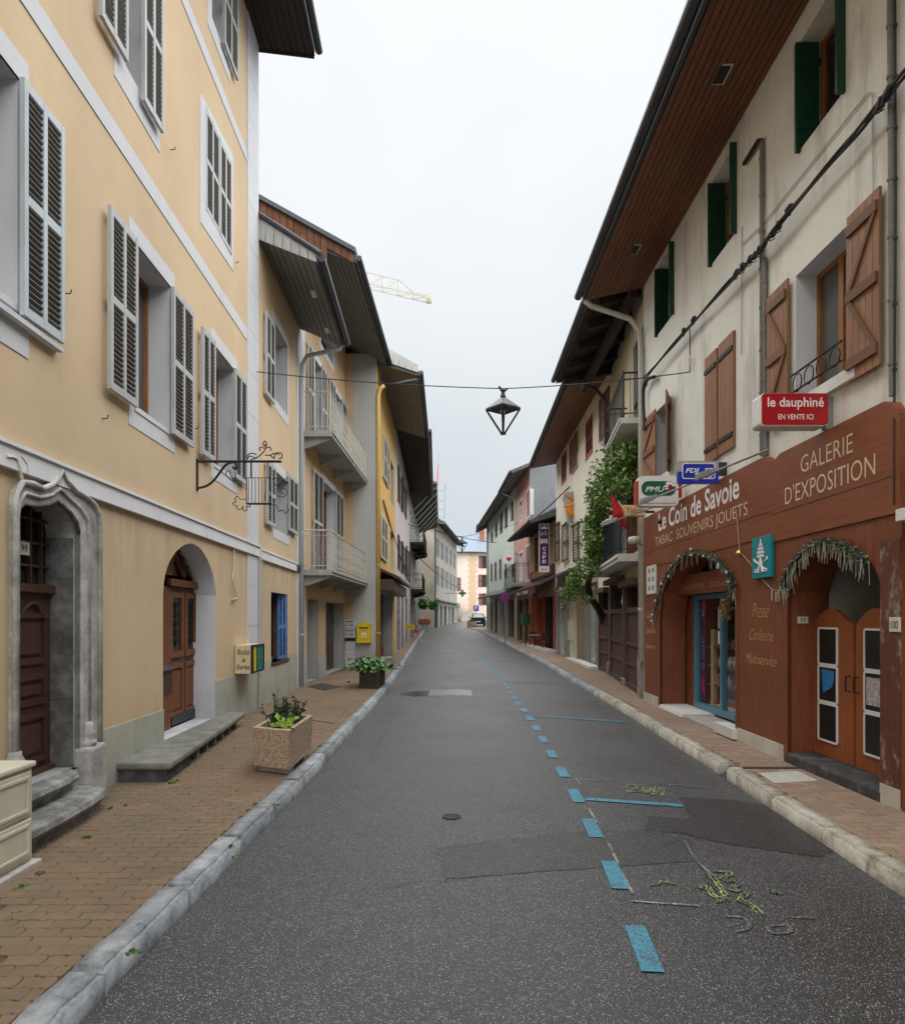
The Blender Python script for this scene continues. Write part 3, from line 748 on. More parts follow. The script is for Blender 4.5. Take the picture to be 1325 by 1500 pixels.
for a, b in (((843, 1140), (850, 1150)), ((862, 1185), (874, 1206)), ((890, 1235), (905, 1266)), ((910, 1280), (926, 1310)), ((924, 1321), (1024, 1328)), ((840, 1143), (900, 1144))): ribbon('survey_line', 'white_road_paint', [gnd(*a), gnd(*b)], .022, .007)
for pts in ([(916, 1156), (921, 1150), (934, 1154), (920, 1160), (936, 1160)], [(940, 1150), (946, 1163), (957, 1151), (956, 1166), (969, 1154), (970, 1166)], [(1035, 1278), (1046, 1290), (1058, 1308), (1064, 1322)], [(1022, 1302), (1034, 1298), (1042, 1312), (1056, 1318), (1050, 1322)], [(1046, 1278), (1068, 1280), (1058, 1290), (1080, 1294), (1070, 1304), (1092, 1308), (1084, 1320), (1104, 1330), (1112, 1342)], [(955, 1299), (970, 1292), (986, 1296)], [(1130, 1306), (1142, 1311)]):
    for dx in (-.012, .014): ribbon('chalk_mark', 'chalk_green', [p + Vector((dx + R.uniform(-.007, .007), R.uniform(-.02, .02), 0)) for p in bez([gnd(*p) for p in pts], 6)], .017, .009 + dx * .05)
for pts in ([(1060, 1343), (1090, 1346), (1096, 1360), (1076, 1366)], [(1124, 1358), (1150, 1356), (1156, 1366), (1130, 1368), (1124, 1358)], [(1155, 1344), (1195, 1346)], [(1002, 1232), (1020, 1262), (1046, 1284)], [(960, 1148), (1040, 1156)]):
    ribbon('chalk_stroke', 'chalk_white', bez([gnd(*p) for p in pts], 6), .024, .006)
for px, py, r in ((661, 1197, .085),):
    g = gnd(px, py); o = MB().lathe((g.x, g.y, .002), [(r, 0), (r, .006), (r * .8, .009), (r * .76, .005), (.01, .005)], 20).build('valve_cover', 'asphalt_patch' if r > .1 else 'drain_iron', None, loc=g)
    setp(o, 'small round iron valve cover set in the middle of the grey asphalt' if r < .1 else 'dark round cover sunk in the repaired asphalt band', 'cover')
# covers and drains in the pavements
def flat_cover(name, mat, px, z, label, cat, h=.008):
    pts = [gnd(x, y, .12) for x, y in px]; c = sum(pts, Vector()) / 4; m = MB()
    m.hexa([Vector((p.x, p.y, z)) for p in pts] + [Vector((p.x, p.y, z + h)) for p in pts]); return setp(m.build(name, mat, None, loc=c), label, cat)
flat_cover('stone_cover', 'cover_stone', [(1110, 1133), (1168, 1130), (1197, 1144), (1133, 1148)], .12, 'pale square cover plate in the right pavement beside the saloon door step', 'cover', .007)
flat_cover('inspection_cover', 'paver_brown', [(453, 1055), (490, 1060), (506, 1042), (470, 1039)], .12, 'dark rimmed inspection cover in the brown pavement between the two planters', 'cover', .010)
flat_cover('threshold_grate', 'drain_iron', [(450, 1006), (476, 1012), (500, 1006), (470, 1001)], .12, 'flat dark drain plate in the pavement near the first grey doorway', 'grate', .008)
MB().hexa([(3.0, 7.63, -.02), (4.0, 7.60, .06), (4.0, 7.76, .06), (3.0, 7.80, -.02), (3.22, 7.66, .118), (3.98, 7.62, .118), (3.98, 7.70, .118), (3.22, 7.74, .118)]).build('drain_channel', 'drain_iron', None, loc=(3.5, 7.7, .1))
setp(bpy.data.objects['drain_channel'], 'dark iron gutter channel crossing the right pavement to the kerb', 'drain')
# weeds in the joints
wm = MB(); rw = random.Random(5)
def tuft(x, y, z, n, s):
    for _ in range(n): leaf(wm, Vector((x + rw.gauss(0, s * .5), y + rw.gauss(0, s * .5), z)), s * rw.uniform(.6, 1.3), rw, (rw.gauss(0, .7), rw.gauss(0, .7), rw.uniform(.2, 1)))
for px, py, n, s in ((250, 1148, 26, .03), (258, 1144, 16, .025), (128, 1228, 22, .03), (438, 1392, 0, .05), (196, 1396, 16, .028), (210, 1358, 10, .03), (30, 1300, 12, .03), (60, 1280, 10, .03), (470, 1095, 10, .04), (340, 1240, 12, .025), (345, 1255, 12, .02), (510, 1000, 10, .05), (160, 1185, 20, .022), (185, 1180, 18, .02), (405, 1180, 10, .025)):
    g = gnd(px, py, .12); tuft(g.x, g.y, .118, n, s)
for _ in range(560):
    y = rw.uniform(3.2, 9) ; x = rw.uniform(-3.4, kl(y) - .25)
    if rw.random() < .35 or abs(x + 3.4) < .5 or abs(x - kl(y) + .25) < .1: tuft(x, round(y / .1) * .1, .119, 3, .012)
setp(wm.build('weeds', 'leaf_weed'), kind='stuff')
g0 = MB().box(-60, 60, 150, 160, 0, 1)
# far hillside
hm = MB(); hr = random.Random(3); prev = None
for i in range(61):
    x = -400 + i * 800 / 60; h = 24 + 9 * math.sin(i * .5) + hr.uniform(-2.5, 2.5) + (6 if x > 0 else 0); cur = (Vector((x, 330 + hr.uniform(-8, 8), 0)), Vector((x, 390, h * .8)), Vector((x, 460, h + 8)))
    if prev: hm.quad(prev[0], cur[0], cur[1], prev[1]); hm.quad(prev[1], cur[1], cur[2], prev[2])
    prev = cur
setp(hm.build('hillside', 'forest'), kind='structure')
fm = MB()
for _ in range(2600):
    x = hr.uniform(-40, 90); y = hr.uniform(340, 440); t = (y - 330) / 60; z0 = 18 * min(1, t) + 10; h = hr.uniform(3, 7)
    fm.quad((x - 1.3, y, z0), (x + 1.3, y, z0), (x, y, z0 + h)); fm.quad((x, y - 1.3, z0), (x, y + 1.3, z0), (x, y, z0 + h))
setp(fm.build('forest', 'forest'), kind='stuff')

# ------------------------------------------------------------------ LEFT SIDE
# --- big ochre house
f1 = wall_frame(-3.215, 0, -3.6087, 12.7, 'L')
B1 = empty('ochre_house', (-3.5, 8, 0), 'tall ochre rendered house with white bands and grey louvred shutters beside the nearest left pavement', 'house')
U1 = f1.u(377.5)
a_u = f1.u(28); va0, va1 = f1.uv(28, 452)[1], f1.uv(28, 116)[1]
rA = (a_u - 1.1, a_u, va0, va1)
rB = f1.rect(196, 348, 594, 250, 424, 636)
rC = f1.rect(312.5, 507, 681, 344, 540, 701)
rD0 = f1.rect(183, 0, 95, 212, 0, 148); rD = (rD0[0], rD0[1], rD0[2], rD0[2] + 1.75)
rE = f1.rect(301, 166, 316, 338, 229, 365)
rF0 = f1.rect(310, 0, 28, 328.5, 0, 74); rF = (rF0[0], rF0[1], rF0[2], rF0[2] + 1.5)
rG = (rD[0] - 2.5, rD[0] - 1.45, rD[2], rD[3])
archp = f1.poly([(239, 1082), (239, 868), (242, 843), (250, 820), (263, 803), (279, 796), (293, 803), (305, 822), (313, 846), (317, 872), (316, 1055)])
ogee = f1.poly([(19, 1150), (19, 762), (22, 744), (30, 737), (48, 741), (66, 739), (78, 733), (88, 740), (99, 751), (108, 764), (111, 782), (111, 1130)])
zb = .45
ogee[0] = (ogee[0][0], zb); ogee[-1] = (ogee[-1][0], zb)
archp = [archp[0]] + [tuple(v[:2]) for v in bez([(a, b, 0) for a, b in archp[1:-1]], 4)] + [archp[-1]]
archp[0] = (archp[0][0], .30); archp[-1] = (archp[-1][0], .30)
wall(f1, -8, U1, 0, 12.6, [rA, rB, rC, rD, rE, rF, rG, archp, ogee], 'ochre_render', B1, body=9)
for r, g4 in ((rA, (.15, .12, .35, .2)), (rB, (.13, .12, .22, .2)), (rC, (.12, .12, .22, .2)), (rD, (.25, .42, .3, .2)), (rF, (.2, .3, .25, .2)), (rG, (.2, .2, .3, .2))):
    surround(f1, r, grow(r, g4[0], g4[1], g4[2], g4[3]), 'white_trim', B1, depth=.3)
surround(f1, rE, [f1.uv(293, 135), f1.uv(341, 228), f1.uv(341, 397), f1.uv(293, 325)], 'white_trim', B1, depth=.1)
for r in (rA, rB, rC, rD, rF, rG): window(f1, r, B1, 'window_wood' if r in (rA, rB, rC, rD) else 'white_paint', setback=.27, pane='glass_grey' if r in (rB, rC) else 'glass_dark', rows=1)
for r in (rA, rB, rC): MB().fbox(f1, r[0], r[1], r[2] - .04, r[2] + .015, -.27, .02).build('window_sill', 'white_trim', B1)
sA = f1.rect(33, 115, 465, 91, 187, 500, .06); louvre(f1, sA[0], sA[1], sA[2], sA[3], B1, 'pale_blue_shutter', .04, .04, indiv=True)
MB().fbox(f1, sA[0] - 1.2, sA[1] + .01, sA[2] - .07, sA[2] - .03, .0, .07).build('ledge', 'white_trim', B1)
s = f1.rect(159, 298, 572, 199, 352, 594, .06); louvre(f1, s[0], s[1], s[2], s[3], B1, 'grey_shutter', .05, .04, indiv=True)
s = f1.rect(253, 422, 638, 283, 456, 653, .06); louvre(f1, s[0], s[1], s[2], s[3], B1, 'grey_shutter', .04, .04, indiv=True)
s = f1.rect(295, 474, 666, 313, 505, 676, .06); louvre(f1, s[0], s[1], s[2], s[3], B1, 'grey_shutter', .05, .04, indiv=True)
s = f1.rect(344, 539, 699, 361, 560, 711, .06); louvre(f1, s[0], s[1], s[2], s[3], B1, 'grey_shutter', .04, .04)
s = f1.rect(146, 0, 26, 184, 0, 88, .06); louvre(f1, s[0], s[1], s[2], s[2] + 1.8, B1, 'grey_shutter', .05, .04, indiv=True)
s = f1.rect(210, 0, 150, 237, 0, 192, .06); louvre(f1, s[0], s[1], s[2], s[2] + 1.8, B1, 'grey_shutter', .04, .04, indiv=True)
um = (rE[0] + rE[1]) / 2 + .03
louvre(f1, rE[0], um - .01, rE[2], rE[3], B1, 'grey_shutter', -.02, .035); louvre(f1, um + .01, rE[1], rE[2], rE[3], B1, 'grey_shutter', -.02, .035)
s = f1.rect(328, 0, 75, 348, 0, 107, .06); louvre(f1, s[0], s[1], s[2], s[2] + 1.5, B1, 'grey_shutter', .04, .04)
# shutter hooks
for px, py in ((95, 430), (284, 628), (250, 219), (344, 385), (150, 913 - 300)):
    u, v = f1.uv(px, py); MB().tube([f1.pt(u, v, 0), f1.pt(u, v, .05), f1.pt(u, v + .035, .06)], .006, 5).build('shutter_hook', 'iron', B1)
# string course and thin bands, corner pilaster with joints
v1, v2 = 3.03, 3.14
MB().fbox(f1, -8, U1 + .0, 2.93, 3.10, -.01, .05).fbox(f1, -8, U1, 3.10, 3.13, -.01, .07).build('string_course', 'string_course_paint', B1)
for px1, py1, px2, py2 in ((47, 0, 366, 485), (268, 0, 359, 203)):
    a, b = f1.uv(px1, py1)[1], f1.uv(px2, py2)[1]; v = (a + b) / 2; MB().fbox(f1, -8, U1 - .78, v - .20, v, -.01, .010).build('painted_band', 'white_trim', B1)
for k in range(16):
    v0 = .9 + k * .75; 
    if v0 < 2.3 or v0 > 3.0: MB().fbox(f1, U1 - .75, U1, v0 + .004, v0 + .746, -.01, .018).build('quoin', 'white_trim', B1)
MB().fbox(f1, U1 - .75, U1, 2.4, 2.925, -.01, .018).build('quoin', 'white_trim', B1)
archx = archp
for a, b in ((ogee[-1][0] + .35, archp[0][0]), (archp[-1][0], U1)):
    MB().fbox(f1, a, b, 0, .70 if b < U1 - 1 else .86, -.01, .012).build('plinth', 'plinth_paint', B1)
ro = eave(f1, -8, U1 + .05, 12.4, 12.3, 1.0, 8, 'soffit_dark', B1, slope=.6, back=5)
MB().hexa([f1.pt(U1 + .05, 12.36, -.02), f1.pt(U1 + .09, 12.36, -.02), f1.pt(U1 + .09, 12.26, 1.03), f1.pt(U1 + .05, 12.26, 1.03), f1.pt(U1 + .05, 13.0, -.02), f1.pt(U1 + .09, 13.0, -.02), f1.pt(U1 + .09, 12.5, 1.03), f1.pt(U1 + .05, 12.5, 1.03)]).build('verge_board', 'soffit_dark', B1)
# ogee stone doorway
outer = f1.poly([(13, 1165), (13, 740), (15, 722), (24, 706), (38, 708), (54, 716), (66, 711), (76, 703), (82, 690), (88, 703), (102, 718), (119, 728), (131, 739), (138, 755), (139, 775), (139, 1160)])
outer[0] = (outer[0][0], .12); outer[-1] = (outer[-1][0], .12)
dr = surround(f1, ogee, outer, 'jamb_stone', B1, depth=.30, proud=.04, name='stone_doorway')
MB().tube([f1.pt(a, b, .05) for a, b in outer[:]], .024, 8).build('moulding', 'jamb_stone', dr, smooth=True)
mid = f1.poly([(17, 1100), (17, 755), (20, 735), (28, 722), (50, 729), (68, 725), (80, 716), (93, 729), (110, 744), (121, 760), (123, 780), (123, 1060)])
MB().tube([f1.pt(a, b, .045) for a, b in mid], .018, 8).build('moulding', 'jamb_stone', dr, smooth=True)
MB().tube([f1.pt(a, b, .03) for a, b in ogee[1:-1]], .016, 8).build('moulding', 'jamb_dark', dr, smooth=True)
ju = ogee[-1][0]
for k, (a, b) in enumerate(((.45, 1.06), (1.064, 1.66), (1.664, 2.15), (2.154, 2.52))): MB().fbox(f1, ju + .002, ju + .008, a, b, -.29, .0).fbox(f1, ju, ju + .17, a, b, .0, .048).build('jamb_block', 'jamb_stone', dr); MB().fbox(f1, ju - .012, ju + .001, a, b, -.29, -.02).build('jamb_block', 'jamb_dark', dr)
c = f1.pt(ju + .12, 0, .05); MB().lathe((c.x, c.y, .62), [(.065, 0), (.078, .03), (.078, .05), (.055, .07), (.07, .10), (.07, .13), (.05, .16), (.045, .22)], 14).build('column_base', 'jamb_stone', dr, smooth=True)
MB().fbox(f1, ju - .02, ju + .33, .12, .62, -.02, .13).build('pedestal', 'jamb_stone', dr, bevel=.03)
c = f1.pt(ogee[0][0] - .06, 0, .05); MB().lathe((c.x, c.y, .5), [(.07, 0), (.09, .05), (.065, .10), (.08, .14), (.08, .20), (.05, .25), (.05, .28)], 14).build('column_base', 'jamb_stone', dr, smooth=True)
# dark door with transom
du0, du1 = ogee[0][0] - .02, ogee[-1][0] + .02
dfz = -.22
vt = 2.02
dd = MB().fbox(f1, du0, du1, zb, vt, dfz - .06, dfz).build('door', 'dark_door_wood', B1)
dm = (du1 + du0) / 2 + .05
for a, b in ((du0 + .35, du1 - .12),):
    for c, d in ((zb + .10, zb + .52), (zb + .60, zb + .86), (zb + .95, vt - .18)):
        m = MB(); o_ = [(a, c), (b, c), (b, d), (a, d)]
        m.prism(f1, o_, dfz, dfz + .022, [[(a + .045, c + .045), (b - .045, c + .045), (b - .045, d - .045), (a + .045, d - .045)]]); m.fbox(f1, a + .09, b - .09, c + .09, d - .09, dfz, dfz + .018)
        m.build('door_panel', 'dark_door_wood', dd)
MB().tube(bez([f1.pt(a, b, dfz + .02) for a, b in ((du0 + .3, vt - .14), (du0 + .42, vt - .22), (du0 + .55, vt - .12), (du0 + .68, vt - .10), (du0 + .8, vt - .22), (du1 - .1, vt - .2))]), .014, 6).build('carved_scroll', 'dark_door_wood', dd)
kx = f1.uv(33, 954)[0]; cpt = f1.pt(du0 + .22, 1.38, dfz); MB().lathe(cpt, [(.03, 0), (.03, .012), (.012, .02), (.012, .04), (.032, .055), (.036, .075), (.02, .09)], 14, f1.n).build('door_knob', 'brass', dd, smooth=True)
tr = MB().fbox(f1, du0, du1, vt, vt + .07, dfz - .05, dfz + .05).fbox(f1, du0, du1, zb - .02, zb + .04, dfz, dfz + .05).build('transom', 'dark_door_wood', B1)
MB().quad(f1.pt(du0, vt, dfz - .04), f1.pt(du1, vt, dfz - .04), f1.pt(du1, 2.95, dfz - .04), f1.pt(du0, 2.95, dfz - .04)).build('pane', 'glass_dark', tr)
for i in range(1, 6): c = du0 + (du1 - du0) * i / 6; MB().fbox(f1, c - .012, c + .012, vt + .07, 2.85, dfz - .03, dfz).build('glazing_bar', 'dark_door_wood', tr)
for i in range(1, 4): c = vt + .2 * i + .03; MB().fbox(f1, du0, du1, c - .010, c + .010, dfz - .028, dfz - .003).build('glazing_bar', 'dark_door_wood', tr)
u, v = f1.uv(37, 803, -.2)
pl = empty('number_plaque', f1.pt(u, v, -.2), 'small cream house number plaque reading 99 above the dark panelled door', 'plaque')
MB().fbox(f1, u - .08, u + .08, v - .055, v + .055, dfz, dfz + .012).build('plate', 'plaque', pl); text('99', f1, u - .045, u + .045, v - .03, v + .03, dfz + .015, 'letter_dark', pl)
# doorsteps: two rounded stone steps
st = empty('doorstep', f1.pt(5.4, .12, .3), 'two worn rounded grey stone steps below the dark panelled door', 'step')
def step(u0, u1, out, z0, z1, nose, mat='step_stone'):
    m = MB(); n = 22; prof = []
    for i in range(n + 1): a = math.pi * i / n; prof.append(((u0 + u1) / 2 - (u1 - u0) / 2 * math.copysign(abs(math.cos(a)) ** .7, math.cos(a)), out * abs(math.sin(a)) ** .55))
    rr = random.Random(int(u1 * 100)); jit = [rr.uniform(-.012, .012) for _ in prof]
    def ring(z, k, dz=0): return [f1.pt(a + (-k if i == 0 else k if i == n else 0), z + dz * jit[i], max(0, b + k + jit[i] * (1 if 0 < i < n else 0))) for i, (a, b) in enumerate(prof)]
    lv = [ring(z0, -.05), ring(z1 - .09, -.04), ring(z1 - .085, -.0), ring(z1 - .05, .018), ring(z1 - .012, .005, .3), ring(z1, -.03, .3)]
    for A, Bq in zip(lv[:-1], lv[1:]):
        for i in range(n): m.quad(A[i], A[i + 1], Bq[i + 1], Bq[i])
    m.quad(*lv[-1]); return m.build('tread', mat, st, smooth=True)
us1 = f1.u(150)
step(us1 - 2.65, us1 - .42, .40, .10, .30, .02); step(us1 - 2.4, us1 - .62, .17, .28, .46, .02)
# arched wooden door
sr = surround(f1, archp, None, 'white_trim', B1, depth=.34, name='arched_reveal')
au0, au1 = archp[0][0], archp[-1][0]
spring = f1.uv(317, 872)[1]
leaf_u0, leaf_u1 = f1.u(250, -.3), f1.u(292, -.3)
lv = f1.uv(270, 862, -.3)[1]
fan = [(leaf_u0 + .06, lv + .16), (leaf_u1 - .06, lv + .16)] + [( (leaf_u0 + leaf_u1) / 2 + (leaf_u1 - leaf_u0 - .12) / 2 * math.cos(t), lv + .16 + .42 * math.sin(t)) for t in [math.pi * k / 10 for k in range(1, 10)]]
up_ = [(a, b) for a, b in archp if b > lv + .02]
ad = MB().prism(f1, [(au0 - .02, lv)] + up_ + [(au1 + .02, lv)], -.40, -.30, [fan]).build('arched_door', 'door_wood', B1)
for a, b in ((au0 - .02, leaf_u0), (leaf_u1, au1 + .02)): MB().fbox(f1, a, b, .30, lv - .002, -.40, -.30).build('door_jamb', 'door_wood', ad)
MB().fbox(f1, leaf_u0 - .1, leaf_u1 + .1, lv + .01, lv + .11, -.32, -.25).build('transom', 'door_wood', ad, bevel=.01)
MB().prism(f1, fan, -.37, -.36).build('pane', 'glass_dark', ad)
for t in (.28, .5, .72):
    c = Vector(((leaf_u0 + leaf_u1) / 2, lv + .16)); e = c + Vector((-math.cos(t * math.pi) * (leaf_u1 - leaf_u0) * .44, math.sin(t * math.pi) * .42)); m = MB(); nrm = Vector((-(e - c).y, (e - c).x)).normalized() * .02
    m.hexa([f1.pt(*(c - nrm), -.36), f1.pt(*(c + nrm), -.36), f1.pt(*(c + nrm), -.32), f1.pt(*(c - nrm), -.32), f1.pt(*(e - nrm), -.36), f1.pt(*(e + nrm), -.36), f1.pt(*(e + nrm), -.32), f1.pt(*(e - nrm), -.32)]).build('fan_bar', 'door_wood', ad)
mid_u = (leaf_u0 + leaf_u1) / 2
MB().fbox(f1, leaf_u0, leaf_u1, .32, lv, -.39, -.345).build('door_leaf', 'door_wood', ad)
for a, b in ((leaf_u0 + .02, mid_u - .03), (mid_u + .03, leaf_u1 - .02)):
    MB().prism(f1, rpoly((a, b, 1.25, lv - .06)), -.345, -.31, [rpoly((a + .08, b - .08, 1.34, lv - .14))]).prism(f1, rpoly((a, b, .36, 1.18)), -.345, -.315, [rpoly((a + .07, b - .07, .50, 1.10))]).build('leaf_frame', 'door_wood', ad)
    MB().fbox(f1, a + .08, b - .08, 1.34, lv - .14, -.345, -.338).build('pane', 'glass_dark', ad)
    m = MB(); c = (a + b) / 2
    for k in range(5):
        v0 = 1.40 + k * (lv - 1.58) / 5; hh = (lv - 1.58) / 5
        m.tube([f1.pt(c + .05 * math.cos(t), v0 + hh / 2 + hh * .45 * math.sin(t), -.325) for t in [k2 * math.pi / 5 for k2 in range(10)]], .007, 4, True)
    m.tube([f1.pt(c, 1.34, -.325), f1.pt(c, lv - .14, -.325)], .007, 4); m.build('ironwork', 'iron', ad)
    MB().fbox(f1, a + .10, b - .10, .53, 1.07, -.345, -.33).build('door_panel', 'door_wood', ad)
MB().tube([f1.pt(mid_u, 1.2, -.31), f1.pt(mid_u, 1.2, -.26), f1.pt(mid_u + .09, 1.2, -.26)], .012, 6).build('door_handle', 'iron', ad)
MB().fbox(f1, leaf_u0 + .05, leaf_u1 - .02, .33, .45, -.315, -.30).build('kick_plate', 'dark_metal', ad)
r = f1.rect(237, 984, 1024, 252, 976, 1016, -.02)
mbx = empty('letter_box', f1.pt(r[0], r[2], -.02), 'dark brown metal letter box hung beside the arched wooden door', 'letter box')
MB().fbox(f1, au0 + .0, au0 + .36, r[2], r[3] - .03, -.14, -.02).build('body', 'dark_door_wood', mbx, bevel=.01); MB().hexa([f1.pt(au0 - .0, r[3] - .03, -.15), f1.pt(au0 + .37, r[3] - .03, -.15), f1.pt(au0 + .37, r[3] - .03, 0), f1.pt(au0 - .0, r[3] - .03, 0), f1.pt(au0, r[3] + .06, -.15), f1.pt(au0 + .37, r[3] + .06, -.15), f1.pt(au0 + .37, r[3] - .01, 0), f1.pt(au0, r[3] - .01, 0)]).build('lid', 'dark_metal', mbx)
# stone bench-like step
bs = empty('stone_ledge', (-3.1, 8.6, .12), 'long low grey stone ledge with vent slots below the arched wooden door', 'ledge')
b0, b1 = 6.95, 10.7
q = lambda u, w, z: f1.pt(u, z, w)
wq = lambda u: .56 - .26 * (u - b0) / (b1 - b0)
MB().hexa([q(b0, -.02, .245), q(b1, -.02, .245), q(b1, wq(b1), .245), q(b0, wq(b0), .245), q(b0, -.02, .325), q(b1, -.02, .325), q(b1, wq(b1), .325), q(b0, wq(b0), .325)]).build('slab', 'bench_stone', bs, bevel=.025)
m = MB(); 
m.hexa([q(b0 + .03, -.02, .1), q(b0 + .9, -.02, .1), q(b0 + .9, wq(b0 + .9) - .05, .1), q(b0 + .03, wq(b0) - .05, .1), q(b0 + .03, -.02, .244), q(b0 + .9, -.02, .244), q(b0 + .9, wq(b0 + .9) - .05, .244), q(b0 + .03, wq(b0) - .05, .244)])
m.hexa([q(b0 + .9, -.02, .1), q(b1 - .05, -.02, .1), q(b1 - .05, wq(b1) - .22, .1), q(b0 + .9, wq(b0 + .9) - .22, .1), q(b0 + .9, -.02, .244), q(b1 - .05, -.02, .244), q(b1 - .05, wq(b1) - .22, .244), q(b0 + .9, wq(b0 + .9) - .22, .244)])
m.build('base', 'black_stone', bs)
for k in range(6): u_ = b0 + 1.2 + k * .42; MB().hexa([q(u_, .05, .1), q(u_ + .06, .05, .1), q(u_ + .06, wq(u_) - .05, .1), q(u_, wq(u_) - .05, .1), q(u_, .05, .244), q(u_ + .06, .05, .244), q(u_ + .06, wq(u_) - .05, .244), q(u_, wq(u_) - .05, .244)]).build('pillar', 'bench_stone', bs)
# utility cabinet
ucx0, ucx1, ucy0, ucy1, uct = -3.3, -2.85, 3.86, 4.64, .82
uc = empty('utility_cabinet', (-3.1, 4.3, .12), 'dirty cream plastic utility cabinet with two doors against the ochre house by the steps', 'cabinet')
MB().box(ucx0, ucx1, ucy0, ucy1, .16, uct - .03).build('body', 'cabinet_plastic', uc, bevel=.015)
MB().box(ucx0 - .02, ucx1 + .02, ucy0 - .02, ucy1 + .015, uct - .03, uct + .01).build('lid', 'cabinet_plastic', uc, bevel=.012)
MB().box(ucx0 - .01, ucx1 + .05, ucy0 - .06, ucy1 + .03, .10, .16).build('base', 'concrete', uc, bevel=.01)
fc = Frame((ucx1, 0, 0), (0, 1, 0), (1, 0, 0))
for a, b in ((.19, .45), (.47, uct - .05)):
    o = MB().fbox(fc, ucy0 + .03, ucy1 - .03, a, b, 0, .012).build('door', 'cabinet_plastic', uc, bevel=.006)
    MB().prism(fc, rpoly((ucy0 + .06, ucy1 - .06, a + .03, b - .03)), .012, .02, [rpoly((ucy0 + .08, ucy1 - .08, a + .05, b - .05))]).build('rib', 'cabinet_plastic', o)
    MB().fbox(fc, ucy0 + .09, ucy0 + .13, (a + b) / 2 - .03, (a + b) / 2 + .03, .012, .024).build('lock', 'steel_grey', o)
# stray cables on the wall
for k, pts in enumerate(([(22, 676), (27, 700), (26, 712)], [(20, 670), (31, 690), (30, 720)])):
    pass
cb = MB().tube(bez([f1.pt(*f1.uv(x, y), .03) for x, y in ((340, 798), (340, 830), (338, 850), (342, 868), (345, 875), (338, 878))]), .012, 6).build('hanging_cable', 'pipe_cream', None, loc=f1.pt(11, 2.8, 0)); setp(cb, 'short loose cable hanging under the white band right of the arch', 'cable')
cb = MB().tube(bez([f1.pt(*f1.uv(x, y), .05) for x, y in ((0, 668), (14, 672), (20, 690), (25, 712))]), .014, 6).tube(bez([f1.pt(*f1.uv(x, y), .05) for x, y in ((22, 668), (30, 680), (31, 694))]), .007, 6).build('loose_wire', 'pipe_cream', None, loc=f1.pt(5.2, 3, 0)); setp(cb, 'tangle of loose wire under the white band above the stone doorway', 'cable')

# --- low ochre house next door
f2 = wall_frame(-3.6087, 12.7, -3.73, 16.6, 'L')
B2 = empty('low_ochre_house', (-3.7, 14.6, 0), 'narrow low ochre house with grey boarded eave between the tall house and the balconies', 'house')
U2 = 3.9
r1 = f2.rect(402, 478, 586, 420.5, 502, 607); r2 = f2.rect(402.5, 690, 772, 422, 706, 788); r3 = f2.rect(397, 868, 971, 421, 870, 964)
wall(f2, 0, U2, 0, 8.95, [r1, r2, r3], 'ochre_render', B2, sides=(False, False))
for r in (r1, r2): surround(f2, r, grow(r, .17, .14, .2, .2), 'white_trim', B2, depth=.3); window(f2, r, B2, 'window_wood', .26)
surround(f2, r3, None, 'blue_shutter', B2, depth=.26); window(f2, r3, B2, 'window_wood', .26)
MB().fbox(f2, r3[0] - .04, r3[1] + .04, r3[2] - .05, r3[2], -.24, .04).build('window_sill', 'dark_door_wood', B2)
s = f2.rect(389, 458, 580, 401, 474, 590, .05); louvre(f2, s[0], s[1], s[2], s[3], B2, 'grey_shutter', .04)
s = f2.rect(390.5, 672, 764, 402, 688, 776, .05); louvre(f2, s[0], s[1], s[2], s[3], B2, 'grey_shutter', .04)
s = f2.rect(423, 695, 778, 435, 706, 783, .05); louvre(f2, s[0], s[1], s[2], s[3], B2, 'grey_shutter', .04)
g = f2.sub(r3[1] - .03, -.03, math.radians(-104)); louvre(f2.sub(r3[1] + .0, .0, math.radians(12)), -.42, -.02, r3[2], r3[3], B2, 'blue_shutter', -.06)
MB().fbox(f2, .05, U2 - .5, 2.90, 3.06, -.01, .05).fbox(f2, .05, U2 - .5, 3.06, 3.09, -.01, .065).build('string_course', 'string_course_paint', B2)
MB().fbox(f2, U2 - .5, U2, 2.92, 3.06, -.01, .06).build('string_course', 'dark_metal', B2)
MB().prism(f2, [(0, 0), (U2 - .3, 0), (U2 - .3, .98), (r3[1], .98), (r3[1], r3[2] - .06), (r3[0], r3[2] - .06), (r3[0], .98), (0, .98)], -.01, .012).build('plinth', 'plinth_paint', B2)
MB().fbox(f2, U2 - .3, U2, 0, 8.7, -.01, .02).build('corner_band', 'white_trim', B2)
eave(f2, 0.02, U2 + .05, 8.85, 8.42, 1.05, 8, 'soffit_grey', B2, slope=.45, back=5)
for k in range(7):
    a, b = k / 7, (k + 1) / 7
    P = lambda t, d: f2.pt(.015, 8.85 - .42 * t + d, 1.1 * t - .02)
    Q = lambda t, d: f2.pt(-.012, 8.85 - .42 * t + d, 1.1 * t - .02)
    MB().hexa([P(a, .0), P(b - .01, .0), Q(b - .01, .0), Q(a, .0), P(a, .42 - .25 * a), P(b - .01, .42 - .25 * b), Q(b - .01, .42 - .25 * b), Q(a, .42 - .25 * a)]).build('rake_board', 'white_board', B2)
MB().tube([f2.pt(-.03, 9.33, -.05), f2.pt(-.03, 8.58, 1.15)], .05, 8).build('rake_trim', 'gutter_metal', B2)
for px, py in ((452, 410), (479, 470)):
    o = at(px, py, 14); 
for t, uu in ((.75, 1.3), (.75, 3.1)): MB().fbox(f2, uu, uu + .3, 8.85 - .43 * t - .012, 8.85 - .43 * t + .0, 1.05 * t - .06, 1.05 * t + .06).build('soffit_vent', 'pipe_cream', B2)
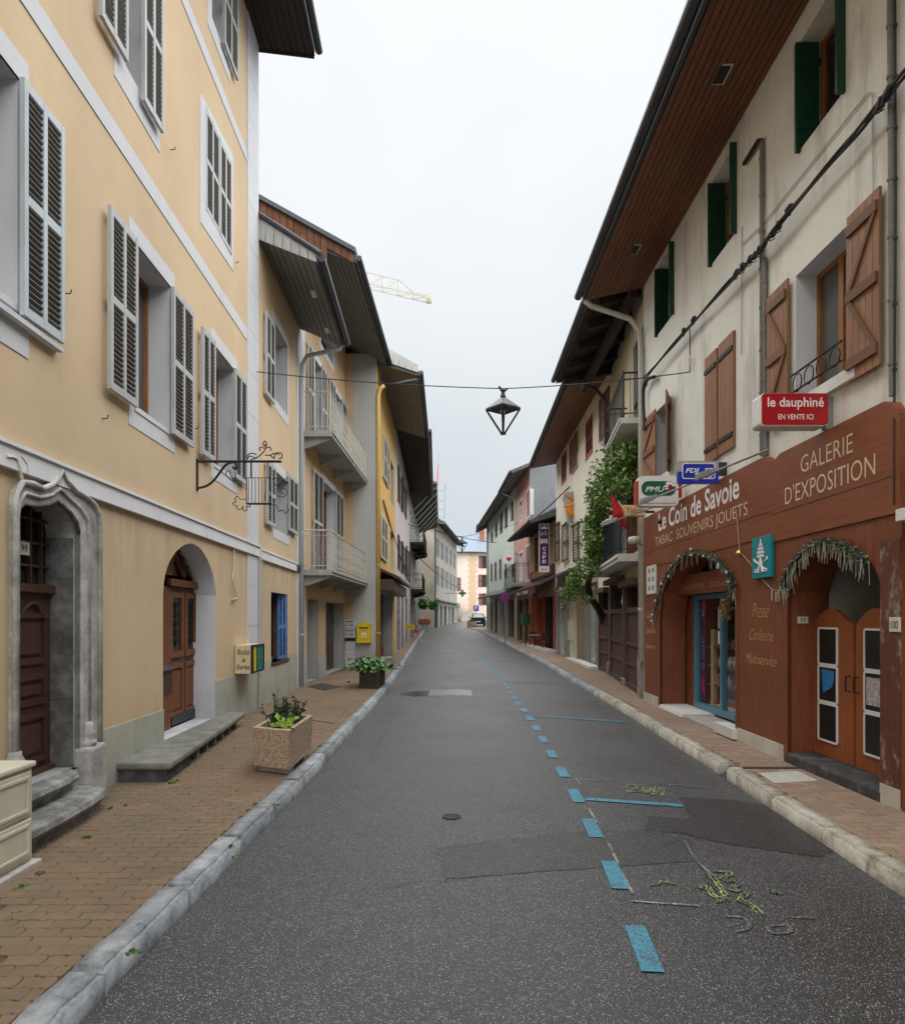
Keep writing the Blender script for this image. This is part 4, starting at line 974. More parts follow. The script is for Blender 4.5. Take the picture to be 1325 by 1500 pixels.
downpipe([f2.pt(U2 - .05, 8.46, 1.05), f2.pt(U2 - .05, 8.33, 1.0), f2.pt(U2 - .05, 8.15, .2), f2.pt(U2 - .05, 7.95, .09), f2.pt(U2 - .05, 7.6, .08), f2.pt(U2 - .05, .15, .08)], .052, 'pipe_grey', B2)
dp = [f1.pt(U1 - .02, 2.92, .05), f1.pt(U1 - .02, 1.5, .04), f1.pt(U1 - .03, .14, .04)]
setp(MB().tube(dp, .02, 6).tube([p + Vector((.02, .07, 0)) for p in dp[:2]] + [dp[2] + Vector((.02, .07, .5))], .008, 5).build('wall_conduit', 'pipe_grey', None, loc=dp[2]), 'thin grey conduit running down the white corner strip behind the book box', 'conduit')

# --- house with two balconies
f3 = wall_frame(-3.73, 16.6, -3.60, 23.0, 'L')
B3 = empty('balcony_house', (-3.7, 19.8, 0), 'ochre house with two cream railed balconies and a yellow post box at its corner', 'house')
U3 = 6.4
d1 = f3.rect(461, 525, 612, 470, 540, 618); d2 = f3.rect(491, 573, 640, 499, 587, 650); d3 = f3.rect(473.5, 708, 800, 490, 718, 806)
d1 = (d1[0], d1[1], 6.45, d1[3]); d2 = (d2[0], d2[1], 6.45, d2[3]); d3 = (d3[0], d3[1], 3.0, d3[3])
at_ = f3.rect(470, 488, 505, 487, 494, 532); at_ = (at_[0], at_[1], at_[2], at_[3])
g1 = f3.rect(450, 876, 996, 465, 880, 989); g2 = f3.rect(477, 882, 986, 503, 884, 978)
g1 = (g1[0], g1[1], .13, g1[3]); g2 = (g2[0], g2[1], .13, g2[3])
wall(f3, 0, U3, 0, 10.95, [d1, d2, d3, at_, g1, g2], 'ochre_deep', B3)
for r in (d1, d2, d3): surround(f3, r, grow(r, .15, .15, 0, .18), 'white_trim', B3, depth=.3); window(f3, r, B3, 'window_wood', .25)
surround(f3, at_, grow(at_, .18, .18, .2, .05), 'white_trim', B3, depth=.3); window(f3, at_, B3, 'red_brown_shutter', .2)
for r in (g1, g2): surround(f3, r, grow(r, 0, .0, 0, .0), 'grey_band', B3, depth=.35)
for r in (g1, g2):
    dd = MB().fbox(f3, r[0], r[1], r[2], r[3], -.38, -.33).build('door', 'dark_door_wood', B3)
    n = 3 if r is g2 else 2
    for k in range(n):
        a = r[0] + (r[1] - r[0]) * (k + .12) / n; b = r[0] + (r[1] - r[0]) * (k + .88) / n
        MB().fbox(f3, a, b, r[2] + .95, r[3] - .2, -.33, -.325).build('pane', 'glass_dark', dd); MB().fbox(f3, a, b, r[2] + .15, r[2] + .8, -.33, -.315).build('door_panel', 'dark_door_wood', dd)
ud = (g2[0] + g2[1]) / 2
for k, (a, b, c) in enumerate(((1.72, 2.15, 'paper'), (1.25, 1.65, 'poster_blue'), (.95, 1.2, 'paper'), (.7, .95, 'post_yellow'))):
    setp(MB().fbox(f3, ud - .38 + .06 * k, ud - .02 + .05 * k, a, b, -.322, -.318).build('poster', c, None, loc=f3.pt(ud, a, -.32)), ['white poster at the top of the dark glazed shop door', 'blue poster in the middle of the dark glazed shop door', 'small white notice low on the dark glazed shop door', 'yellowish leaflet lowest on the dark glazed shop door'][k], 'poster')
for r, xs in ((d1, ((451, 459, 510, 598, 522, 606), (471, 478, 542, 622, 552, 628))), (d2, ((483, 490, 563, 632, 573, 640), (501, 512, 587, 646, 595, 652))), (d3, ((459, 472.5, 690, 806, 700, 806), (492, 502.5, 718, 806, 726, 806)))):
    for xl, xr_, a, b, c, d in xs: s = f3.rect(xl, a, b, xr_, c, d, .05); louvre(f3, s[0], s[1], r[2] - .0, r[3] + .05, B3, 'grey_shutter', .04)
MB().fbox(f3, 0, .55, 0, 10.6, -.01, .015).build('corner_band', 'white_trim', B3)
for a, b in ((.56, g1[0]), (g1[1], g2[0]), (g2[1], U3)):
    if b > a: MB().fbox(f3, a, b, 0, .75, -.01, .012).build('plinth', 'grey_band', B3)
eave(f3, -.02, U3 + .35, 10.95, 10.42, 1.35, 11, 'soffit_grey', B3, slope=.58, back=6)
for k in range(22):
    a, b = k / 22, (k + 1) / 22; L = 3.6
    P = lambda t, d: f3.pt(-.03, 10.45 + .45 * L * t * 1.25 + d, 1.35 - L * t)
    Q = lambda t, d: f3.pt(-.06, 10.45 + .45 * L * t * 1.25 + d, 1.35 - L * t)
    MB().hexa([P(a, -.06), P(b - .004, -.06), Q(b - .004, -.06), Q(a, -.06), P(a, .18), P(b - .004, .18), Q(b - .004, .18), Q(a, .18)]).build('gable_board', 'rusty_board' if k < 19 else 'white_board', B3)
    MB().hexa([P(a, -.9 - .3 * a), P(b - .004, -.9 - .3 * b), Q(b - .004, -.9), Q(a, -.9), P(a, -.065), P(b - .004, -.065), Q(b - .004, -.065), Q(a, -.065)]).build('gable_board', 'rusty_board', B3) if k > 3 else None
MB().hexa([f3.pt(.2, 10.62, 1.38), f3.pt(-.14, 10.62, 1.38), f3.pt(-.14, 12.67, -2.25), f3.pt(.2, 12.67, -2.25), f3.pt(.2, 10.72, 1.40), f3.pt(-.14, 10.72, 1.40), f3.pt(-.14, 12.78, -2.25), f3.pt(.2, 12.78, -2.25)]).build('verge', 'roof_slate', B3)
BAL = {}
def balcony(f, u0, u1, v, out, B, mat, slab, H=1.0, step=.13, ornate=True, th=.14, brackets=True):
    bl = MB().fbox(f, u0, u1, v - th, v, -.02, out).fbox(f, u0 - .0, u1, v - th * .45, v - .01, out, out + .03).build('balcony', slab, B)
    m = MB(); o = out - .06
    pts = [f.pt(u0 + .04, 0, 0), f.pt(u0 + .04, 0, o), f.pt(u1 - .04, 0, o), f.pt(u1 - .04, 0, 0)]
    for h, r in ((H, .02), (.10, .012), (H - .13, .010)): m.tube([p + Z * (v + h) for p in pts[:2]], r, 6).tube([p + Z * (v + h) for p in pts[1:3]], r, 6).tube([p + Z * (v + h) for p in pts[2:]], r, 6)
    for p in pts[1:3]: m.tube([p + Z * v, p + Z * (v + H + .03)], .022, 8)
    m.build('railing', mat, bl)
    key = (mat, ornate, H)
    if key not in BAL:
        q = MB().tube([(0, 0, .0), (0, 0, H - .02)], .0075, 5)
        if ornate:
            for s_ in (-1, 1):
                for z0, hh in ((.14, .22), (.38, .30), (H - .3, .16)): q.tube([(s_ * (.008 + .034 * math.sin(t)), 0, z0 + hh * t / math.pi) for t in [k * math.pi / 6 for k in range(7)]], .004, 4)
        BAL[key] = q.mesh('baluster', mat)
    for a, b in ((pts[0], pts[1]), (pts[1], pts[2]), (pts[2], pts[3])):
        n = int((b - a).length / step); d = (b - a).normalized()
        for k in range(1, n): p = a + (b - a) * (k / n); M = Matrix.Translation(p + Z * v) @ Matrix.Rotation(math.atan2(d.y, d.x), 4, 'Z'); inst(BAL[key], 'baluster', bl, M)
    if brackets:
        n = 4
        for k in range(n): c = u0 + .2 + (u1 - u0 - .4) * k / (n - 1); MB().hexa([f.pt(c - .05, v - th - .28, 0), f.pt(c + .05, v - th - .28, 0), f.pt(c + .05, v - th, 0), f.pt(c - .05, v - th, 0), f.pt(c - .05, v - th - .06, out - .1), f.pt(c + .05, v - th - .06, out - .1), f.pt(c + .05, v - th, out - .1), f.pt(c - .05, v - th, out - .1)]).build('bracket', slab, bl)
    return bl
balcony(f3, .35, U3 - .05, 6.45, .74, B3, 'rail_cream', 'concrete', .98, .16)
balcony(f3, .35, U3 - .05, 3.0, .74, B3, 'rail_cream', 'concrete', .98, .16)

# --- yellow-orange house that steps forward
f4 = wall_frame(-2.56, 23.0, -2.64, 31.5, 'L')
B4 = empty('orange_house', (-3, 27, 0), 'narrow yellow orange house stepping forward behind the post box with a yellow downpipe', 'house')
U4 = 8.5
w1 = f4.rect(560, 640, 700, 568, 655, 715); w2 = f4.rect(571.5, 672, 738, 576.5, 686, 741); w3 = f4.rect(557, 755, 815, 565, 765, 826); w4 = f4.rect(571.5, 776, 835, 576.5, 784, 843); gd = f4.rect(557, 865, 950, 575, 870, 950)
gd = (gd[0], gd[1], .13, gd[3])
wall(f4, 0, U4, 0, 10.7, [w2, w4, gd], 'orange_render', B4, sides=(True, True))
for w_ in (w2, w4): surround(f4, w_, grow(w_, .1, .1, .12, .12), 'yellow_cream', B4); window(f4, w_, B4, 'dark_shutter', .18)
surround(f4, gd, None, 'grey_band', B4, depth=.4); o = MB().fbox(f4, gd[0], gd[1], gd[2], gd[3], -.44, -.40).build('shop_front', 'dark_door_wood', B4)
for k in range(3): MB().fbox(f4, gd[0] + .25 + k * 2.0, gd[0] + 1.9 + k * 2.0, .6, 2.5, -.40, -.39).build('pane', 'glass_dark', o)
for w_ in (w1, w3): louvre(f4, w_[0], (w_[0] + w_[1]) / 2, w_[2], w_[3], B4, 'white_board', .02, .05, 1); louvre(f4, (w_[0] + w_[1]) / 2 + .02, w_[1], w_[2], w_[3], B4, 'white_board', .02, .05, 1)
fside = Frame(f4.pt(0, 0, 0), -f4.n, -f4.d)
MB().fbox(fside, 0, .78, 0, 10.7, -.01, .012).build('painted_band', 'grey_band', B4); MB().fbox(fside, .78, 1.2, 0, 10.7, -.01, .006).build('painted_band', 'ochre_deep', B4)
eave(f4, .35, U4, 10.5, 10.1, 1.38, 9, 'soffit_grey', B4, slope=.6, back=4)
for k in range(6):
    a, b = k / 6, (k + 1) / 6
    P = lambda t, d, q_: f4.pt(.33 - q_, 10.6 - .42 * t + d, .1 + 1.3 * t)
    MB().hexa([P(a, 0, 0), P(b - .008, 0, 0), P(b - .008, 0, .03), P(a, 0, .03), P(a, .55 - .3 * a, 0), P(b - .008, .55 - .3 * b, 0), P(b - .008, .55 - .3 * b, .03), P(a, .55 - .3 * a, .03)]).build('rake_board', 'white_board', B4)
downpipe([f4.pt(.5, 10.05, 1.35), f4.pt(.35, 9.93, 1.25), f4.pt(.08, 9.62, .22)], .06, 'gutter_metal', B4, False); downpipe([f4.pt(.09, 9.64, .25), f4.pt(.05, 9.55, .12), f4.pt(.0, 9.3, .06), f4.pt(.0, .15, .06)], .075, 'pipe_yellow', B4)
aw = MB().hexa([f4.pt(.3, 3.45, 0), f4.pt(U4 - .6, 3.45, 0), f4.pt(U4 - .6, 3.1, .75), f4.pt(.3, 3.1, .75), f4.pt(.3, 3.55, 0), f4.pt(U4 - .6, 3.55, 0), f4.pt(U4 - .6, 3.2, .77), f4.pt(.3, 3.2, .77)]).fbox(f4, .3, U4 - .6, 2.75, 3.12, .05, .55).build('canopy', 'dark_door_wood', B4)
# --- pale pinkish house
f5 = wall_frame(-2.64, 31.5, -3.0, 47.5, 'L')
B5 = empty('pale_house', (-3, 39, 0), 'pale pinkish grey house with dark shutters and deep dark eave past the orange house', 'house')
hs = [f5.rect(583, 690, 740, 587, 696, 744), f5.rect(589, 706, 752, 593, 710, 754), f5.rect(583, 787, 836, 587, 792, 838), f5.rect(589, 797, 842, 592.5, 800, 842), f5.rect(595, 802, 850, 598, 806, 852)]
dh = [(1.2, 3.8, .13, 3.2), (5.5, 7.5, .13, 3.0), (10, 12.5, .13, 3.0)]
wall(f5, 0, 16, 0, 10.9, hs + dh, 'pinkish_grey', B5)
for r in hs: surround(f5, r, None, 'grey_old', B5); window(f5, r, B5, 'dark_shutter', .15); s_ = f5.sub(r[0], .0, math.radians(90)); louvre(f5, r[1] + .02, r[1] + .7, r[2], r[3], B5, 'dark_shutter', .02, .05, 1); louvre(f5, r[0] - .7, r[0] - .02, r[2], r[3], B5, 'dark_shutter', .02, .05, 1)
for r in dh: surround(f5, r, grow(r, .2, .2, 0, .2), 'wall_stone', B5, depth=.35); MB().fbox(f5, r[0], r[1], r[2], r[3], -.4, -.35).build('door', 'dark_door_wood' if r is not dh[0] else 'glass_pale', B5)
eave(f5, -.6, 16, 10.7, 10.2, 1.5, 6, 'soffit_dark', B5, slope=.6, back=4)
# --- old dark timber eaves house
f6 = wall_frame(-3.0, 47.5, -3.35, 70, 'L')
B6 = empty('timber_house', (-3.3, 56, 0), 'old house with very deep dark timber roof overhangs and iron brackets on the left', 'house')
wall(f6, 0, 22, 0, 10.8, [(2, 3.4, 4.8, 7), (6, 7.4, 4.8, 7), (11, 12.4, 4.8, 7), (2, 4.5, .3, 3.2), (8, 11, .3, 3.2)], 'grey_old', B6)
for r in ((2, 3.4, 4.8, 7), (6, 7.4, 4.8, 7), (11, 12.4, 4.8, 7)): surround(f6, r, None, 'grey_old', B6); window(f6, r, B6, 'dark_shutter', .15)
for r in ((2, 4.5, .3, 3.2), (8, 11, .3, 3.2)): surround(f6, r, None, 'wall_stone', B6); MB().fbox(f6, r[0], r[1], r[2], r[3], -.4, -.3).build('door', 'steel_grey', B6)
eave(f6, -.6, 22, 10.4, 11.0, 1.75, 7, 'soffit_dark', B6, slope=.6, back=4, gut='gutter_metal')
for k in range(7): u_ = .2 + k * 2.6; MB().tube([f6.pt(u_, 9.0, 0), f6.pt(u_, 10.9, 1.8), f6.pt(u_, 11.1, 1.95)], .05, 5).build('bracket', 'zinc', B6)
for k in range(5): u_ = 1 + k * 4.2; MB().tube([f6.pt(u_, 10.95, 1.8), f6.pt(u_, 10.8, 2.5), f6.pt(u_, 11.4, 2.52)], .03, 5).build('snow_hook', 'zinc', B6)
balcony(f6, 1, 11, 7.2, 1.0, B6, 'rail_dark', 'soffit_dark', 1.1, .4, False, .2, True); balcony(f6, 2, 9, 3.9, .9, B6, 'rail_dark', 'soffit_dark', 1.1, .4, False, .2, True)
fl = empty('flag', f6.pt(5, 11, 1.7), 'faded pink and white flag furled on a pole above the dark timber eave', 'flag')
MB().tube([f6.pt(5, 11.0, 1.75), f6.pt(5, 14.3, 2.0)], .03, 6).build('pole', 'zinc', fl); MB().tube([f6.pt(5.05, 11.9, 1.85), f6.pt(5.05, 12.8, 1.93), f6.pt(5.05, 13.6, 2.0)], [.10, .08, .02], 7).build('cloth', 'flag_pink', fl)
# --- grey house where the street bends
B7 = empty('grey_house', (-3, 73, .6), 'weathered grey house at the bend with a blank gable and long rows of shutters', 'house')
f7 = wall_frame(-1.95, 73, .65, 98, 'L')
f7 = Frame((-1.95, 73, 0), (2.6, 25, 0), (25, -2.6, 0))
hs = []
for k in range(5):
    u_ = 1.8 + k * 4.6; hs += [(u_, u_ + 1.3, 8.6, 10.6), (u_, u_ + 1.3, 5.4, 7.6)]
gs = [(.6, 3.6, .5, 3.5), (5.2, 7.2, .5, 3.2), (9, 12, .5, 3.2), (14, 16, .5, 3.2), (18, 21, .5, 3.2)]
wall(f7, 0, 25.1, 0, 12.2, hs + gs, 'grey_old', B7, body=7)
for r in hs: surround(f7, r, None, 'grey_old', B7); window(f7, r, B7, 'dark_shutter', .15); louvre(f7, r[0] - .7, r[0] - .02, r[2], r[3], B7, 'grey_shutter', .02, .06, 1); louvre(f7, r[1] + .02, r[1] + .7, r[2], r[3], B7, 'grey_shutter', .02, .06, 1)
for r in gs: surround(f7, r, None, 'wall_stone', B7); MB().fbox(f7, r[0], r[1], r[2], r[3], -.4, -.3).build('door', 'steel_grey', B7)
eave(f7, -.3, 24.6, 12.2, 11.9, 1.0, 5, 'soffit_dark', B7, slope=.62, back=3.5)
MB().fbox(f7, 0, 25, 3.7, 3.9, 0, .5).build('ledge', 'grey_old', B7)
MB().tube([f7.pt(.15, 12, .1), f7.pt(.15, .6, .1)], .07, 6).build('downpipe', 'dark_metal', B7)
fg = Frame((-1.95, 72.97, 0), (-1, 0, 0), (0, -1, 0))
MB().prism(fg, [(0, .5), (4.2, .5), (4.2, 10.0), (3.6, 12.6), (2.2, 13.6), (.9, 12.8), (0, 12.2)], 0, .03).build('gable_wall', 'beige_old', B7)
MB().fbox(fg, .0, .42, .5, 12.1, .03, .05).build('corner_band', 'beige_old', B7)
# --- peach house closing the view
B8 = empty('peach_house', (2.5, 112, 1), 'peach house with slate roof and orange quoins closing the view down the street', 'house')
f8 = facing(112); f8b = Frame((3.3, 112, 0), (6, 3.0, 0), (3, -6, 0))
hs8 = [(x, x + 1.5, z, z + 2.2) for x in (-.9,) for z in (6.2,)]
wall(f8, -3, 3.3, 0, 12.6, hs8, 'peach_render', B8, sides=(True, False))
hb = [(1.9, 3.1, 10.0, 12.0), (1.8, 3.0, 6.9, 8.9), (1.9, 3.0, 3.9, 5.8)]
wall(f8b, 0, 6.5, 0, 12.6, hb, 'peach_render', B8, sides=(False, True))
for f_, l in ((f8, hs8), (f8b, hb)):
    for r in l: surround(f_, r, grow(r, .15, .15, .2, .2), 'peach_quoin', B8); window(f_, r, B8, 'red_brown_shutter', .15); louvre(f_, r[0] - .75, r[0] - .02, r[2], r[3], B8, 'red_brown_shutter', .02, .06, 1); louvre(f_, r[1] + .02, r[1] + .75, r[2], r[3], B8, 'red_brown_shutter', .02, .06, 1)
for k in range(26): L = .75 if k % 2 else .5; MB().fbox(f8, 3.3 - L, 3.32, .5 + k * .46, .5 + k * .46 + .45, -.01, .04).fbox(f8b, -.02, L, .5 + k * .46, .5 + k * .46 + .45, -.01, .04).build('quoin', 'peach_quoin', B8)
m = MB(); rp_ = [Vector((-3.6, 111.2, 12.5)), Vector((3.6, 111.2, 12.5)), Vector((10.3, 114.3, 12.5)), Vector((10.1, 124, 12.5)), Vector((-3.6, 124, 12.5))]; ap1, ap2 = Vector((-1, 117, 16.6)), Vector((5, 118, 16.6))
m.quad(rp_[0], rp_[1], ap2, ap1); m.quad(rp_[1], rp_[2], ap2); m.quad(rp_[2], rp_[3], ap2); m.quad(rp_[3], rp_[4], ap1, ap2); m.quad(rp_[4], rp_[0], ap1); m.quad(*rp_)
ro = m.build('roof', 'roof_blue_slate', B8); MB().box(4.6, 5.4, 115.4, 116.2, 13.6, 17.6).build('chimney', 'brick_red', ro); MB().box(4.5, 5.5, 115.3, 116.3, 17.6, 17.8).build('chimney_cap', 'brick_red', ro)
MB().tube([(-3.6, 111.2, 12.5), (3.6, 111.2, 12.5), (10.3, 114.3, 12.5)], .12, 6).build('gutter', 'gutter_metal', ro)
ps = empty('stone_stairway', (1.5, 108, 1.2), 'pale stone stairway and porch below the peach house at the street end', 'stairs')
for k in range(9): MB().box(1.4, 3.2, 105 + k * .6, 110.9, 1.2 + k * .17, 1.37 + k * .17).build('step', 'concrete', ps)
MB().box(-2.6, 1.2, 107, 111.9, 3.6, 3.85).build('porch_roof', 'zinc', ps); MB().box(-2.4, -.2, 108, 111.8, .8, 3.6).build('porch_wall', 'brown_beige', ps)

# cracks and worn seams in the road
rc = random.Random(31)
def crack(pts, wd=.005):
    q = [gnd(*p) for p in pts]; out = []
    for a, b in zip(q[:-1], q[1:]):
        n = max(2, int((b - a).length / .12))
        for k in range(n): p = a.lerp(b, k / n); out.append(p + Vector((rc.uniform(-.02, .02), rc.uniform(-.03, .03), 0)))
    ribbon('road_crack', 'black_stone', out, wd, .0075)
for pts in ([(640, 1244), (720, 1233), (800, 1225), (873, 1216)], [(560, 1300), (650, 1290), (760, 1279)], [(668, 1030), (760, 1024), (860, 1022)], [(600, 1022), (690, 1024), (720, 1030)], [(640, 975), (700, 973), (760, 976)], [(1000, 1238), (1040, 1290), (1080, 1360)], [(600, 1000), (570, 1060), (540, 1120)]): crack(pts)
# ------------------------------------------------------------------ RIGHT SIDE
h0 = wall_frame(3.96, -8, 3.98, 5.84, 'R')
A0 = empty('dark_grey_house', (4, 2, 0), 'dark grey rendered house at the right picture edge beside the brown shopfront', 'house')
wall(h0, 0, 13.83, 0, 9.0, [(11.2, 12.3, 4.9, 6.4)], 'dark_grey_render', A0)
window(h0, (11.2, 12.3, 4.9, 6.4), A0, 'window_wood', .2)
s = h0.rect(1315, 350, 515, 1327, 240, 500, .05); plank_shutter(h0, 12.9, 13.52, 4.2, 5.45, A0, 5, 'dark_shutter', .03)
MB().fbox(h0, 12.2, 13.79, .12, 2.4, .0, .02).build('tiled_panel', 'yellow_tile', A0)
MB().fbox(h0, 11, 13.8, 2.62, 2.72, .0, .22).build('canopy', 'white_paint', A0)
fb = MB().fbox(h0, 13.42, 13.62, 2.98, 3.16, .0, .22); setp(fb.build('flood_lamp', 'steel_grey', None, loc=h0.pt(13.5, 3, .1), bevel=.02), 'grey box lamp fixed to the dark grey wall beside the gallery sign', 'lamp')
# --- cream house with the brown shopfront
h1 = wall_frame(3.98, 5.85, 3.97, 14.2, 'R')
A1 = empty('cream_shop_house', (4, 10, 0), 'cream rendered house with brown wooden shopfront and green and brown shutters', 'house')
U = 8.35
wg1 = h1.rect(1170, 55, 217, 1238, -40, 135); wg2 = h1.rect(1041, 263, 386, 1078.5, 212, 341); wg3 = h1.rect(962, 390, 488, 987, 356, 462)
wo = h1.rect(1165, 404, 592, 1239, 332, 545); wc = h1.rect(1036, 524, 672, 1077, 485, 662); wl = h1.rect(959, 607, 700, 979, 583, 690)
wall(h1, 0, U, 0, 8.75, [wg1, wg2, wg3, wo, wl, (h1.u(1288, .08) + .02, h1.u(1150, .08), .1, 2.75), (h1.u(1078, .08), h1.u(962, .08), .1, 2.95)], 'cream_render', A1, body=9)
for r in (wg1, wg2, wg3):
    surround(h1, r, None, 'cream_render', A1, depth=.30); window(h1, r, A1, 'window_wood', .24, rows=1)
    for uu, sg in ((r[1], -1), (r[0], 1)):
        g = Frame(h1.pt(uu + sg * .03, 0, .03 if sg < 0 else .06), -h1.n, -h1.d if sg < 0 else h1.d)
        ns = 4; o = MB().fbox(g, -.02, .23, r[2], r[3] - .04, -.029, -.012).fbox(g, -.02, .25, r[2] + .22, r[2] + .28, -.012, .022).fbox(g, -.02, .25, r[3] - .28, r[3] - .22, -.012, .022).build('shutter', 'green_shutter', A1)
        for k in range(ns): MB().fbox(g, -.03 + .27 * k / ns + .002, -.03 + .27 * (k + 1) / ns - .002, r[2] - .03, r[3] - .02, -.03, .01).build('plank', 'green_shutter', o)
surround(h1, wo, None, 'white_trim', A1, depth=.30); window(h1, wo, A1, 'window_wood', .24, pane='glass_grey'); MB().fbox(h1, wo[0] - .25, wo[1] - .0, wo[2] - .13, wo[2] - .005, -.25, .07).build('window_sill', 'slab_white', A1)
surround(h1, wl, None, 'white_trim', A1, depth=.30); window(h1, wl, A1, 'window_wood', .24)
s = h1.rect(1240, 318, 560, 1288, 274, 535, .06); plank_shutter(h1, s[0], s[1], s[2], s[3], A1, 5, w=.04)
s = h1.rect(1123, 437, 632, 1153, 408, 612, .06); plank_shutter(h1, s[0], s[1], s[2], s[3], A1, 5, w=.04, flip=True)
s = h1.rect(942, 612, 720, 959, 604, 715, .06); plank_shutter(h1, s[0], s[1], s[2], s[3], A1, 4, w=.04)
um = h1.u(1054)
plank_shutter(h1, wc[0], um - .014, wc[2], wc[3], A1, 4, w=.01, brace=False, strap=True, rails=(.12, .86)); plank_shutter(h1, um + .008, wc[1], wc[2] - .02, wc[3] - .02, A1, 4, w=.025, brace=False, strap=True, rails=(.12, .86))
g = h1.sub(wl[0] - .02, 0.02, math.radians(156)); plank_shutter(g, 0, .42, wl[2] - .05, wl[3] + .05, A1, 4, w=.0, brace=False, rails=(.15, .85))
rl = MB()
for k in range(2): rl.tube([h1.pt(wo[0], wo[2] + .12 + .2 * k, .05), h1.pt(wo[1], wo[2] + .12 + .2 * k, .05)], .012, 6)
for k in range(4): c = wo[0] + (wo[1] - wo[0]) * (k + .5) / 4; rl.tube([h1.pt(c + .1 * math.cos(t), wo[2] + .2 + .1 * math.sin(t), .05) for t in [i * math.pi / 6 for i in range(12)]], .007, 4, True)
rl.build('window_rail', 'iron', A1)
eave(h1, -14, U + .05, 8.68, 8.42, 1.22, 13, 'soffit_brown', A1, gut='dark_metal', slope=.55, back=6, gr=.08)
for px, py in ((1059, 79), (931, 333)):
    a = h1.uv(px, py, .62)[0]; vv = 8.68 - .26 * .52
    MB().fbox(h1, a - .16, a + .16, vv - .012, vv + .0, .56, .74).build('soffit_vent', 'pipe_cream', A1); MB().fbox(h1, a - .14, a + .14, vv - .016, vv - .012, .58, .72).build('vent_grille', 'iron', A1)
downpipe([h1.pt(U + .0, 8.40, 1.22), h1.pt(U - .02, 8.28, 1.1), h1.pt(U - .05, 8.0, .3), h1.pt(U - .05, 7.75, .1), h1.pt(U - .05, 7.4, .07), h1.pt(U - .05, .9, .07)], .055, 'pipe_cream', A1)
# shopfront
P_ = .08
arc1 = [(964, 1034), (964, 950), (964, 905), (969, 868), (978, 846), (991, 828), (1004, 818), (1020, 813), (1040, 816), (1058, 826), (1070, 840), (1077, 858), (1078, 900), (1078, 1087)]
arc2 = [(1150, 1119), (1150, 900), (1151, 866), (1160, 838), (1172, 818), (1188, 803), (1205, 796), (1228, 795), (1250, 802), (1268, 814), (1281, 832), (1288, 852), (1288, 1160)]
def zf(poly): 
    p = h1.poly(poly, P_); p[0] = (p[0][0], .10); p[-1] = (p[-1][0], .10); return p
a1, a2 = zf(arc1), zf(arc2)
sp1 = h1.uv(1130, 755, P_); 
ul, um2, ur = h1.u(943, P_), h1.u(1130, P_), h1.u(1320, P_)
vt1a, vt1b = h1.uv(943, 757, P_)[1], h1.uv(1118, 674, P_)[1]; vtop1 = (vt1a + vt1b) / 2
vtop2 = (h1.uv(1150, 662, P_)[1] + h1.uv(1295, 588, P_)[1]) / 2
vsp = h1.uv(1131, 785, P_)[1]
nk = .22
top1 = [(ul, vtop1), (um2 + nk, vtop1)] + [(um2 + nk * math.cos(t), vtop1 - nk + nk * math.sin(t)) for t in (math.pi / 3, math.pi / 6, 0)]
top1 = [(ul, vtop1), (um2 + .20, vtop1), (um2 + .12, vtop1 - .03), (um2 + .05, vtop1 - .09), (um2 + .003, vtop1 - .17)]
top2 = [(um2 - .003, vtop1 - .17), (um2 - .04, vtop2 - .13), (um2 - .12, vtop2 - .04), (um2 - .24, vtop2), (ur + .22, vtop2), (ur + .12, vtop2 - .04), (ur + .06, vtop2 - .11), (ur + .04, vtop2 - .17), (ur, vtop2 - .17)]
shop = empty('shopfront', h1.pt(4, 0, .1), 'red brown wooden shopfront with two arches and carved cream lettering on the cream house', 'shopfront')
MB().prism(h1, top1 + [(um2 + .003, vsp), (ul, vsp)], .01, P_ + .012).build('sign_board', 'shop_panel', shop)
vbx = h1.uv(1300, 822, P_)[1]
MB().prism(h1, top2 + [(ur, vsp - .08), (um2 - .003, vsp - .08)], .01, P_ + .02).build('sign_board', 'shop_panel', shop)
bot = [(ul, .10)] + a1 + a2 + [(ur, .10)]
MB().prism(h1, bot + [(ur, vsp - .084), (um2 - .003, vsp - .084), (um2 - .003, vsp - .004), (ul, vsp - .004)], .01, P_).build('panelling', 'shop_panel_upright', shop)
MB().fbox(h1, ur, h1.u(1288, P_) - .02, .14, vsp - .3, P_ + .002, P_ + .012).build('worn_pilaster', 'peeling_panel', shop)
for pts in (a1, a2):
    m = MB()
    for p, q_ in zip(pts[:-1], pts[1:]): m.quad(h1.pt(*p, P_ - .002), h1.pt(*q_, P_ - .002), h1.pt(*q_, -.42), h1.pt(*p, -.42))
    m.build('arch_lining', 'shop_panel_upright', shop)
for px, wd in ((966, .05), (1078, .05), (1150, .05)): u_ = h1.u(px, P_); sg = 1 if px in (966,) else -1; MB().fbox(h1, u_ - (0 if px == 966 else wd), u_ + (wd if px == 966 else 0), .14, 2.2 if px != 1150 else 2.35, P_, P_ + .018).build('edge_trim', 'shop_panel_upright', shop)
for a, b in ((h1.u(943, P_), h1.u(966, P_)), (h1.u(1078, P_), h1.u(1148, P_)), (h1.u(1290, P_), h1.u(1320, P_))): MB().fbox(h1, min(a, b), max(a, b), .12, .30, P_ + .003, P_ + .016).build('skirting', 'kerb_cream_plain' if 'kerb_cream_plain' in MATS else 'cream_far', shop)
MB().fbox(h1, um2 + .02, ul - .01, vsp + .30, vsp + .308, P_ + .012, P_ + .015).build('board_joint', 'dark_door_wood', shop)
MB().fbox(h1, ur + .06, ur + .075, vsp, vtop2 - .2, P_ + .02, P_ + .03).build('board_joint', 'dark_door_wood', shop)
